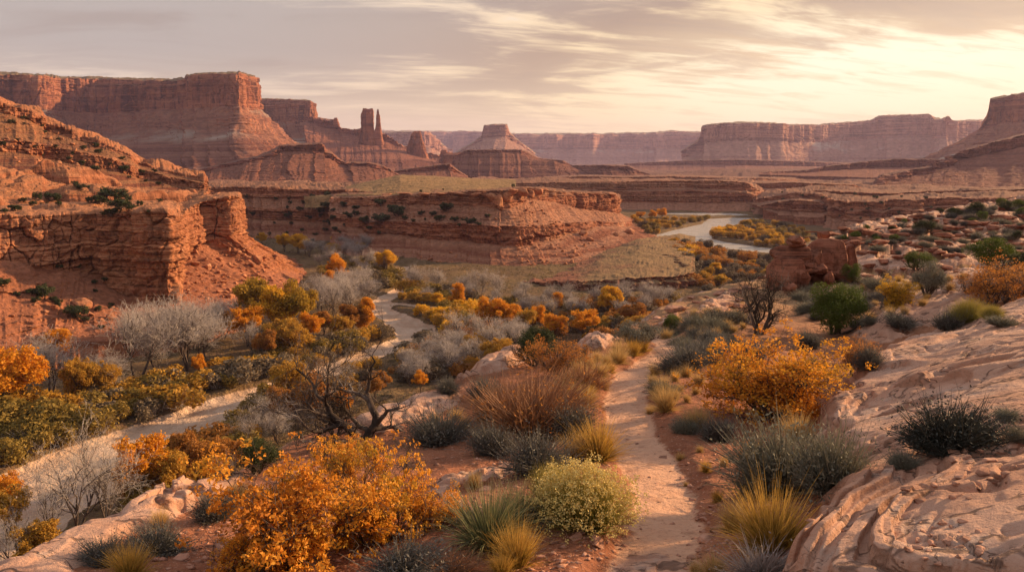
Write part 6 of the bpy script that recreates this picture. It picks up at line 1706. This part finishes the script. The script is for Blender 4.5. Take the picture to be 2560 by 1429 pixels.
def edge_rocks():
    """the dark crag and the broken rock of the hill on the right"""
    rnd = random.Random(9)
    crag = [[(None, stone_mesh("crag_block", M_CRAG, 560 + i, (1.2, 1.1, 1), 15, .035, 4, .09))] for i in range(5)]
    yb = on_ridge(2035, 712, 25)[1]
    def blk(px0, px1, py0, py1, dY, desc, i):
        Y = yb + dY; g = .07 * (px1 - px0); px0 -= g; px1 += g; g = .07 * (py1 - py0); py0 -= g * .6; py1 += g
        a = P(px0, py1, Y); b = P(px1, py0, Y)
        w = b[0] - a[0]; h = b[2] - a[2]; me = crag[i][0][1]
        e = extent([(None, me)])
        q = np.empty(len(me.vertices) * 3, np.float32); me.vertices.foreach_get('co', q); q = q.reshape(-1, 3); lo, hi = q.min(0), q.max(0)
        o = put("crag_block", crag[i], ((a[0] + b[0]) / 2, Y, (a[2] + b[2]) / 2), 1.0, desc, "boulder", "stacked blocks of the dark crag", rz=rnd.uniform(-.12, .12), native=1.0)
        o.scale = (w / (hi[0] - lo[0]), max(w, h) * .95 / (hi[1] - lo[1]), h / (hi[2] - lo[2]))
    blk(1943, 2028, 582, 620, 0.6, "flat capstone lying on top of the dark crag", 0)
    blk(1934, 2026, 612, 672, 0.4, "big rounded block under the crag's capstone", 1)
    blk(1924, 1982, 655, 735, 0.0, "lowest left block of the dark crag", 2)
    blk(1972, 2038, 676, 740, -1.0, "lowest middle block of the dark crag", 3)
    blk(1996, 2046, 632, 695, 0.2, "middle block wedged in the dark crag's cleft", 4)
    blk(2026, 2110, 594, 705, 0.9, "tall fluted block with scalloped face on the crag", 1)
    blk(2084, 2150, 610, 705, 1.6, "right end block of the crag with a hollow", 2)
    blk(2036, 2100, 666, 730, -0.6, "low block in front of the fluted one", 0)
    blk(1950, 2006, 700, 760, -2.0, "block half buried at the crag's foot", 4)
    blk(1906, 1950, 690, 745, 0.6, "small block at the crag's left foot", 3)
    blk(1938, 2120, 640, 750, 0.3, "broad shadowed block behind the crag's stack", 4)
    blk(1926, 2010, 640, 760, -0.3, "thick block filling the crag's lower left", 1)
    blk(1990, 2070, 605, 710, 0.7, "upright block behind the crag's cleft", 0)
    blk(2030, 2090, 578, 604, 4.0, "thin slab perched behind the crag's top", 3)
    slabs = [[(None, stone_mesh("slab_rock", M_STONE_D, 580 + i, (1.9, 1.3, .5), 22, .04, 3, .05))] for i in range(6)]
    pale = [[(None, stone_mesh("slab_rock", M_STONE_P, 590 + i, (1.8, 1.2, .5), 22, .035, 3, .04))] for i in range(5)]
    hill = [(2060, 585), (2200, 560), (2420, 520), (2560, 500), (2620, 560), (2620, 640), (2450, 640), (2280, 650), (2160, 640)]
    n = 0
    for p in darts(hill, 120, 24, 51, .5):
        x, y, z = on_ridge(*p, y0=30)
        w = rnd.uniform(14, 54) * (0.6 if p[1] < 540 else 1) * y / F
        put("slab_rock", pick(slabs), (x, y, z + .04 * w), w * .30, "flat brown slab on the right hill", "rock slab", "slabs on the right hill", native=.5, wide=.95, tilt=.12)
    for p in darts([(2040, 660), (2330, 650), (2420, 690), (2250, 720), (2000, 730)], 26, 30, 52, .5):
        x, y, z = on_ridge(*p, y0=20)
        w = rnd.uniform(16, 44) * y / F
        put("slab_rock", pick(slabs), (x, y, z + .03 * w), w * .28, "flat slab behind the green juniper", "rock slab", "slabs behind the juniper", native=.5, wide=1.0, tilt=.1)
    for p in darts([(1640, 790), (1720, 745), (1880, 720), (1900, 770), (1760, 830), (1660, 830)], 26, 26, 53, .5):
        x, y, z = on_ridge(*p, y0=12)
        w = rnd.uniform(14, 46) * y / F
        put("slab_rock", pick(pale), (x, y, z + .05 * w), w * .36, "pale rock at the ridge's far end", "rock slab", "pale rocks at the ridge end", native=.5, wide=.9, tilt=.15)
    st = [[(None, stone_mesh("stone", M_STONE_P, 600 + i, (1.5, 1.05, .5), 20, .03, 3, .03))] for i in range(6)]
    def near(px, py, w, hh, desc, group="loose stones on the ridge", kinds=st, tilt=.1):
        x, y, z = on_ridge(px, py)
        W = w * y / F; put("stone", pick(kinds), (x, y, z + .10 * W * hh), W * hh, desc, "stone", group, native=.5, wide=1 / (1.5 * hh) * .5 * 1.0 * 1.0 if False else 0.5 / (1.5 * hh) * 1.0 * 1.0 / .5 * 1.0 * .5 * 2 * .5, tilt=tilt)
    near(1492, 1358, 64, .35, "long tilted slab beside the trail's left edge")
    near(1440, 1345, 52, .35, "flat stone left of the tilted slab")
    near(452, 1398, 52, .4, "single orange stone on bare soil at lower left")
    near(560, 1368, 70, .3, "flat grey stone left of the orange oak")
    near(585, 1422, 90, .5, "big grey block at the bottom by the oak")
    near(1352, 1395, 34, .4, "small stone below the straw tuft")
    near(1385, 1385, 30, .4, "small stone right of the straw tuft")
    near(1770, 1352, 60, .4, "rough stone on the trail's right bank")
    near(1795, 1325, 50, .4, "dull stone right of the trail under sagebrush")
    near(1760, 1300, 30, .4, "little stone on the trail's right bank")
    near(1735, 1398, 46, .35, "stone by the trail near the bottom edge")
    near(1215, 1225, 60, .25, "thin slab between sagebrush and oak")
    near(1120, 1240, 70, .25, "broken pale slab right of the oak")
    for p in darts([(2290, 1300), (2440, 1300), (2460, 1400), (2340, 1420), (2270, 1380)], 24, 26, 54, .5):
        near(p[0], p[1], rnd.uniform(12, 42), .4, "loose flake on the near slickrock", "flakes on the near slickrock")
    for p in darts([(2220, 1180), (2420, 1120), (2560, 1180), (2500, 1240), (2300, 1260)], 22, 34, 55, .5):
        near(p[0], p[1], rnd.uniform(14, 50), .35, "thin ledge flake on the right slickrock", "flakes on the right slickrock")
    for p in darts([(1620, 1110), (1700, 1150), (1790, 1250), (1800, 1400), (1740, 1410), (1730, 1250)], 26, 24, 56, .5):
        near(p[0], p[1], rnd.uniform(8, 24), .4, "small red stone on the trail's right bank", "stones on the right bank")
    for p in darts([(1100, 1180), (1420, 1130), (1560, 1340), (1480, 1420), (1330, 1420), (1060, 1300)], 30, 34, 57, .5):
        near(p[0], p[1], rnd.uniform(8, 26), .4, "small pale stone left of the trail", "stones left of the trail")
    # gravel, too fine to count
    r = np.random.default_rng(88); n = 5200
    px = r.uniform(380, 2100, n); py = 1445 - 560 * r.random(n) ** 1.2
    q = np.array([_hit(a, b) for a, b in zip(px[:1], py[:1])])
    yc = (714.5 - py) / F; dy = CP + yc * SP; dzz = (-SP + yc * CP) / dy; dxx = (px - 1280) / F / dy
    ys = np.exp(np.linspace(math.log(3.5), math.log(40), 160))
    Xg = ys[:, None] * dxx[None]; Yg = np.broadcast_to(ys[:, None], Xg.shape)
    below = ys[:, None] * dzz[None] < base_z(Xg, Yg); i = np.argmax(below, 0)
    Y = ys[i]; X = Y * dxx
    z, rock, pw = fg_height(X[None].astype(np.float32), Y[None].astype(np.float32)); z, rock, pw = z[0], rock[0], pw[0]
    ok = (Y > 4) & (Y < 36) & (r.random(n) > pw * .75) & (r.random(n) > rock * .8)
    X, Y, z = X[ok], Y[ok], z[ok]; n = len(X)
    s = .010 + .030 * r.random(n) ** 3
    octv = np.array([(1, 0, 0), (0, 1, 0), (-1, 0, 0), (0, -1, 0), (0, 0, .6), (0, 0, -.6)], float)
    V = np.stack([X, Y, z], 1)[:, None] + (octv[None] + r.normal(0, .28, (n, 6, 3))) * s[:, None, None] * np.array([1.3, 1, .8])
    f = np.array([(0, 1, 4), (1, 2, 4), (2, 3, 4), (3, 0, 4), (1, 0, 5), (2, 1, 5), (3, 2, 5), (0, 3, 5)])
    Fq = (np.arange(n)[:, None, None] * 6 + f[None]).reshape(-1, 3)
    o = link("gravel", new_mesh("gravel", V.reshape(-1, 3), Fq, M_STONE_P, {'tal': np.zeros(n * 6), 'cap': np.zeros(n * 6)})); o['kind'] = 'stuff'

def ridge_plants():
    rnd = random.Random(3)
    straw = [tuft(700 + i, L_STRAW) for i in range(3)]; golden = [tuft(705 + i, L_GOLDGRASS, n=620, L=(.45, .8), spread=.34) for i in range(2)]
    sage = [brush(710 + i, L_SAGE) for i in range(3)]; sageg = [brush(715 + i, L_SAGEG, leafs=3600) for i in range(2)]
    black = [brush(720, L_BLACK, n=3200, leafs=6500, lsize=.016, spread=.8)]
    tw = [brush(725 + i, L_TWIG, n=2600, leafs=900, lsize=.02, spread=.6, L=(.5, .9), lmat=L_OAK2) for i in range(2)]
    rab = rabbit(730); rabn = rabbit(731, flowers=False)
    yuc = [tuft(740, L_YUCCA, n=620, L=(.5, .95), w=.0055, spread=.62, droop=.55, rad=.15, stalks=4)]
    oakA = [oak(750, L_OAK, 15000, .025, per=.115), oak(751, L_OAK, 13500, .025, lean=.9, per=.115), oak(752, L_OAK, 10000, .025, lean=1.0, per=.115)]
    oakR = [oak(755, L_OAK, 17000, .025, stems=12, lean=.85)]; oakS = [oak(758, L_OAK2, 5200, .024, sparse=.25), oak(759, L_OAK2, 4200, .024, sparse=.4)]
    yel = [oak(760, L_YELLOW, 8000, .028)]
    jb = [juniper(770, L_JUN2, 15000, .030, 46), juniper(771, L_JUN2, 9000, .036)]; jd = [juniper(773, L_JUN, 12000, .032, 40), juniper(774, L_SAGEG, 9000, .034)]
    sn = [snag(780), snag(783, (0.1, 0, 1), 3), snag(786, (.5, 0, 1), 1, .8, .05)]
    deadb = [brush(790, L_GREY, n=1500, leafs=0 + 300, spread=.9, w=.0055)]
    def at(px, py, y0=3.0): return on_ridge(px, py, y0)
    def plant(kind, parts, px, py, h, native, desc, cat, group, wide=1.0, rz=None, sink=.03):
        x, y, z = at(px, py); H = h * math.hypot(x * 0, y) / F / CP
        return put(kind, parts, (x, y, z - sink * H), H, desc, cat, group, native=native, wide=wide, rz=rz)
    G = "grass tufts along the trail"; S = "sagebrush on the ridge"; O = "orange scrub oaks"
    # scrub oaks
    plant("scrub_oak", oakA[0], 745, 1410, 300, 1.5, "big orange scrub oak filling the lower left foreground", "oak shrub", O, 1.1, 0.4)
    plant("scrub_oak", oakA[1], 930, 1350, 255, 1.5, "orange and olive scrub oak left of the green blades", "oak shrub", O, .85, 2.0)
    plant("scrub_oak", oakA[2], 1080, 1315, 120, 1.5, "low orange oak spray reaching towards the green blades", "oak shrub", O, .95, 4.0)
    plant("scrub_oak", oakA[2], 640, 1440, 150, 1.5, "low orange oak at the very bottom edge", "oak shrub", O, .95, 1.0)
    plant("scrub_oak", oakA[0], 850, 1210, 120, 1.5, "orange oak crown under the leaning dead juniper", "oak shrub", O, .95, 3.3)
    plant("scrub_oak", oakR[0], 1945, 1042, 205, 1.5, "wide orange scrub oak right of the trail", "oak shrub", O, 1.18, 0.9)
    plant("scrub_oak", oakS[0], 2135, 935, 95, 1.5, "olive tinged oak beside the wide orange one", "oak shrub", O, .8)
    plant("scrub_oak", oakS[0], 2490, 765, 112, 1.5, "thin rusty oak on the upper right rock", "oak shrub", O, 1.1)
    plant("scrub_oak", oakS[1], 2560, 740, 90, 1.5, "sparse rusty oak at the right edge", "oak shrub", O, 1.0)
    plant("scrub_oak", oakS[1], 2420, 735, 56, 1.5, "small rusty oak on the upper right rock", "oak shrub", O, 1.0)
    plant("scrub_oak", yel[0], 2238, 775, 74, 1.5, "bright yellow bush between junipers", "oak shrub", O, .9)
    plant("scrub_oak", oakS[0], 1395, 938, 92, 1.5, "rusty oak growing round a dead snag", "oak shrub", O, .95)
    plant("scrub_oak", oakS[1], 1455, 900, 44, 1.5, "little red oak sprig above pale slab", "oak shrub", O, .95)
    plant("scrub_oak", yel[0], 1875, 1165, 62, 1.5, "bright yellow sprig in the grey sagebrush", "oak shrub", O, .75)
    # dead and living junipers
    plant("dead_juniper", sn[0], 905, 1100, 300, 2.0, "twisted dead juniper with pale limbs behind the oaks", "dead tree", "dead junipers", 1.1, 0.5)
    plant("dead_juniper", sn[1], 840, 1090, 150, 2.0, "smaller dead juniper stems beside the twisted one", "dead tree", "dead junipers", 1.0, 2.2)
    plant("dead_juniper", sn[2], 1000, 1200, 150, 2.0, "thin bent dead branch above the orange oak", "dead tree", "dead junipers", 1.0, 0.2)
    plant("dead_juniper", sn[1], 1900, 838, 165, 2.0, "dark dead juniper spreading above the wide oak", "dead tree", "dead junipers", .95, 1.2)
    plant("dead_juniper", sn[0], 1410, 915, 100, 2.0, "dead snag rising from a rusty oak", "dead tree", "dead junipers", .6, 1.9)
    plant("dead_juniper", sn[2], 2195, 775, 50, 2.0, "small bent snag left of the yellow bush", "dead tree", "dead junipers", 1.0)
    plant("dead_juniper", sn[1], 2215, 708, 40, 2.0, "small grey leafless bush behind the yellow one", "dead tree", "dead junipers", 1.0)
    plant("juniper_bush", jb[0], 2088, 838, 132, 1.75, "bright green juniper in the middle right", "juniper", "junipers on the ridge", 1.02)
    plant("juniper_bush", jd[1], 2320, 745, 92, 1.75, "grey green juniper behind the yellow bush", "juniper", "junipers on the ridge", .8)
    plant("juniper_bush", jb[1], 2134, 712, 52, 1.75, "round green juniper in front of the crag", "juniper", "junipers on the ridge", 1.1)
    plant("juniper_bush", jb[1], 2290, 690, 48, 1.75, "low green juniper among slabs", "juniper", "junipers on the ridge", 1.5)
    plant("juniper_bush", jb[1], 2480, 680, 84, 1.75, "broad green juniper above the rusty oaks", "juniper", "junipers on the ridge", 1.1)
    plant("juniper_bush", jd[0], 2552, 680, 50, 1.75, "dark juniper at the right edge", "juniper", "junipers on the ridge", 1.0)
    plant("juniper_bush", jd[0], 1335, 915, 98, 1.75, "dark green juniper on the ridge edge by a snag", "juniper", "junipers on the ridge", .95)
    plant("juniper_bush", jd[0], 645, 1185, 95, 1.75, "dark juniper behind the big scrub oak", "juniper", "junipers on the ridge", .95)
    plant("juniper_bush", jb[1], 1682, 838, 50, 1.75, "olive green bush where the trail disappears", "juniper", "junipers on the ridge", .9)
    plant("juniper_bush", jd[1], 1598, 872, 72, 1.75, "rounded grey green bush left of the trail's end", "juniper", "junipers on the ridge", 1.35)
    for px, py, h in [(2385, 545, 26), (2438, 545, 34), (2455, 552, 24), (2315, 585, 34), (2500, 520, 22), (2518, 526, 24), (2547, 528, 28), (2555, 545, 22), (2428, 572, 16), (2140, 598, 20), (2165, 580, 14), (2190, 612, 16), (2480, 556, 14), (2350, 535, 12), (2235, 622, 20), (2190, 600, 16), (2110, 605, 14), (2260, 560, 14), (2230, 580, 14), (2545, 600, 20)]:
        plant("juniper_bush", pick(jd[:1] + jb[1:]), px, py, h, 1.75, "small dark juniper on the right hill", "juniper", "junipers on the right hill", 1.2)
    for p in darts([(2060, 600), (2250, 570), (2560, 510), (2560, 640), (2250, 650), (2130, 640)], 46, 26, 61, .5):
        plant("sagebrush", pick(sage + sageg), p[0], p[1], rnd.uniform(8, 18), .62, "tiny bush between slabs on the right hill", "sagebrush", "bushes on the right hill", 1.3)
    # rabbitbrush and long green blades
    plant("rabbitbrush", rab, 1468, 1312, 165, .69, "yellow flowered rabbitbrush at the trail's left edge", "rabbitbrush", "rabbitbrush on the ridge", 1.0)
    plant("rabbitbrush", rabn, 1385, 1262, 118, .69, "upright yellow green bush behind the flowered one", "rabbitbrush", "rabbitbrush on the ridge", .72)
    plant("grass_tuft", yuc[0], 1225, 1365, 178, .95, "tall clump of arching grey green blades", "grass tuft", "green blade clumps", .95)
    plant("grass_tuft", yuc[0], 1300, 1312, 120, .95, "green blade clump touching the rabbitbrush", "grass tuft", "green blade clumps", .9)
    plant("rabbitbrush", rabn, 2418, 805, 66, .69, "green broom like bush on the upper right rock", "rabbitbrush", "rabbitbrush on the ridge", .8)
    plant("rabbitbrush", rabn, 2480, 800, 40, .69, "small green broom bush on the upper right rock", "rabbitbrush", "rabbitbrush on the ridge", .8)
    # grasses
    for px, py, h, k, w, d in [(1292, 1418, 118, 'g', .75, "golden straw tuft at the bottom near small stones"), (325, 1445, 90, 'g', .9, "golden tuft at the lower left edge"), (1930, 1375, 160, 'g', .95, "tall golden tuft under the grey sagebrush"), (1785, 1440, 60, 's', 1.0, "straw tuft at the bottom right of the trail"),
                               (1495, 1150, 100, 'g', 1.0, "glowing golden tuft halfway along the trail"), (1440, 1150, 70, 's', 1.0, "straw tuft left of the glowing golden one"), (1665, 1030, 68, 's', .8, "pale tuft on the trail's right bank"), (1742, 1076, 66, 's', .9, "greyish tuft right of the trail"), (1455, 1018, 60, 's', 1.0, "straw tuft above the russet bush"), (1185, 1220, 40, 's', .8, "little tuft among slabs"),
                               (595, 1245, 46, 's', 1.0, "straw tuft on the left slab"), (398, 1318, 48, 's', .9, "spiky tuft on the left slab"), (1995, 1100, 72, 's', .9, "dry tuft below the wide oak"), (1830, 1330, 90, 's', .6, "green straw tuft beside the tall golden one"), (1740, 1440, 40, 's', 1.0, "tuft on the trail's lower right edge"), (1255, 1440, 60, 'g', .9, "golden tuft on the bottom edge")]:
        q = pick(golden if k == 'g' else straw); e = extent(q)
        plant("grass_tuft", q, px, py, h * 1.15, .78, d, "grass tuft", G, w * 1.25 * e[0] / e[1])
    for p in darts([(1400, 1000), (1420, 950), (1500, 900), (1560, 875), (1630, 865), (1600, 895), (1535, 930), (1500, 990), (1470, 1010)], 30, 28, 62, .6):
        plant("grass_tuft", pick(straw + golden), p[0], p[1], rnd.uniform(28, 54), .78, "straw tuft in the bank left of the upper trail", "grass tuft", G, rnd.uniform(.9, 1.3))
    for p in darts([(1650, 850), (1700, 800), (1850, 760), (1860, 830), (1760, 860), (1690, 860)], 34, 26, 63, .6):
        plant("grass_tuft", pick(straw), p[0], p[1], rnd.uniform(16, 30), .78, "straw tuft where the trail fades out", "grass tuft", G, rnd.uniform(1, 1.4))
    for p in darts([(2080, 740), (2250, 700), (2420, 690), (2330, 760), (2200, 810), (2140, 820)], 26, 30, 64, .6):
        plant("grass_tuft", pick(straw), p[0], p[1], rnd.uniform(14, 28), .78, "short straw tuft among the right slabs", "grass tuft", G, rnd.uniform(1, 1.4))
    for p in darts([(1080, 1060), (1180, 1040), (1250, 1060), (1180, 1100)], 8, 34, 65, .6):
        plant("grass_tuft", pick(straw), p[0], p[1], rnd.uniform(28, 44), .78, "pale tuft below the left slab", "grass tuft", G, rnd.uniform(.9, 1.2))
    for p in darts([(1620, 940), (1700, 930), (1760, 960), (1720, 1010), (1640, 1000)], 12, 32, 66, .6):
        plant("grass_tuft", pick(straw), p[0], p[1], rnd.uniform(24, 44), .78, "dry tuft right of the upper trail", "grass tuft", G, rnd.uniform(.9, 1.2))
    # sagebrush
    for px, py, w, h, k, d in [(1100, 1108, 125, 82, 's', "grey sagebrush by the pink slab"), (1240, 1138, 112, 82, 's', "grey sagebrush below the russet bush"), (1345, 1178, 160, 95, 's', "wide grey sagebrush left of the golden tuft"), (1425, 1085, 115, 80, 's', "dark sagebrush right of the russet bush"), (1210, 1005, 90, 66, 's', "dark sagebrush left of the russet bush"),
                               (400, 1378, 150, 62, 's', "low dark sagebrush on the lower left slab"), (272, 1412, 120, 70, 's', "dark sagebrush at the lower left"), (530, 1300, 100, 66, 's', "dark sagebrush on the left slab"), (1120, 985, 56, 36, 's', "small sagebrush on the ridge edge"), (1460, 975, 105, 74, 't', "dry grey brush left of the upper trail"), (1715, 930, 110, 66, 's', "grey sagebrush right of the upper trail"),
                               (1752, 905, 90, 50, 's', "sagebrush near the dead juniper"), (1795, 1100, 80, 62, 's', "sagebrush right of the trail below the oak"), (1010, 1445, 210, 90, 's', "wide grey brush along the bottom edge"), (1120, 1440, 150, 60, 't', "brown grey brush at the bottom"), (1960, 1228, 190, 175, 'G', "large grey green sagebrush right of the trail"), (2075, 1220, 150, 160, 'G', "large sagebrush against the slickrock"), (1905, 1235, 120, 100, 'G', "grey brush at the foot of the large sagebrush"),
                               (2372, 1122, 185, 122, 'b', "nearly black bush alone on the slickrock"), (2258, 1172, 60, 46, 'G', "small olive bush below the black one"), (2250, 828, 62, 34, 's', "small sagebrush in a slickrock hollow"), (2365, 825, 74, 48, 's', "grey sagebrush on the upper slickrock"), (2500, 815, 60, 26, 'G', "low green bush on the upper slickrock"), (2545, 1110, 40, 40, 'G', "bush at the right edge of the slickrock"), (2520, 1050, 60, 26, 'G', "small yellow green bush near the right edge"),
                               (2170, 930, 70, 60, 's', "grey brush between oak and slickrock"), (1900, 1445, 180, 90, 'd', "grey tangle of dead stems under the golden tuft"), (1870, 905, 80, 50, 's', "grey brush under the dark dead juniper"), (2020, 870, 60, 46, 's', "grey brush by the green juniper"), (560, 1190, 60, 46, 'd', "tangle of dead twigs on the left slab's top"), (1660, 985, 60, 36, 'G', "low green brush right of the upper trail"), (1720, 1085, 50, 40, 'G', "green weeds under the greyish tuft"),
                               (1160, 1310, 120, 50, 'd', "dead grey stems under the green blades"), (1345, 1320, 70, 36, 'd', "dead stems by the charred log")]:
        pr = dict(s=sage, G=sageg, b=black, t=tw[:1], d=deadb)[k]
        q = pick(pr); e = extent(q); plant("sagebrush", q, px, py, h, .62, d, "sagebrush", S, (w / h) * e[0] / e[1])
    for p in darts([(1660, 850), (1760, 800), (1850, 800), (1830, 880), (1740, 900)], 18, 34, 67, .6):
        plant("sagebrush", pick(sage + sageg), p[0], p[1], rnd.uniform(22, 40), .62, "sagebrush near the trail's end", "sagebrush", S, 1.2)
    for p in darts([(1960, 720), (2160, 700), (2280, 760), (2150, 830), (2000, 800)], 18, 34, 68, .6):
        plant("sagebrush", pick(sage + sageg), p[0], p[1], rnd.uniform(18, 34), .62, "sagebrush round the green juniper", "sagebrush", S, 1.2)
    for px, py, h in [(1625, 1035, 26), (1700, 1150, 24), (1765, 1180, 34), (1795, 1255, 38), (1715, 1215, 16), (1810, 1165, 36), (1750, 1130, 22)]:
        q = pick(straw + golden); plant("grass_tuft", q, px, py, h, .78, "small dry tuft on the red bank right of the trail", "grass tuft", G, rnd.uniform(.9, 1.4))
    # russet twiggy bushes
    plant("russet_shrub", tw[0], 1320, 1090, 165, .9, "russet twiggy shrub with sparse orange leaves", "shrub", "russet shrubs", 1.15)
    plant("russet_shrub", tw[1], 1265, 1060, 110, .9, "smaller russet shrub joined to the large one", "shrub", "russet shrubs", 1.0)
    plant("russet_shrub", tw[1], 1370, 1060, 120, .9, "russet shrub behind the dark sagebrush", "shrub", "russet shrubs", 1.0)
    # charred log
    x, y, z = at(1370, 1305)
    r = np.random.default_rng(4)
    n, m = 26, 14; th = np.linspace(0, 2 * pi, m, endpoint=False); t = np.linspace(0, 1, n)
    L = 150 * y / F
    rad = (.085 + .02 * np.sin(t * 5)) * (1 - .35 * t) * np.clip(np.minimum(t, 1 - t) * 14, .25, 1)
    rr = rad[:, None] * (1 + .22 * vn(np.broadcast_to(th * 3, (n, m)), np.broadcast_to(t[:, None] * 2.5, (n, m)), None, 8))
    V = np.stack([np.broadcast_to((t - .5)[:, None] * L, (n, m)), rr * np.cos(th), rr * np.sin(th) + .05 * np.sin(t * 3)[:, None]], -1).reshape(-1, 3)
    i = np.arange((n - 1) * m).reshape(n - 1, m)
    me = new_mesh("fallen_log", V, np.stack([i, np.roll(i, -1, 1), np.roll(i, -1, 1) + m, i + m], -1).reshape(-1, 4), mat_bark("charred_wood", [(0.012, 0.010, 0.009), (0.035, 0.026, 0.022), (0.09, 0.07, 0.06)], 9), smooth=True)
    put("fallen_log", [(None, me)], (x, y, z + .05), 1.0, "charred log lying between green blades and rabbitbrush", "log", "fallen wood", rz=.35)
valley()
landforms()
canyon_rims()
left_cliffs()
ridge()
valley_plants()
cliff_dressing()
edge_rocks()
ridge_plants()
write_labels()
haze()
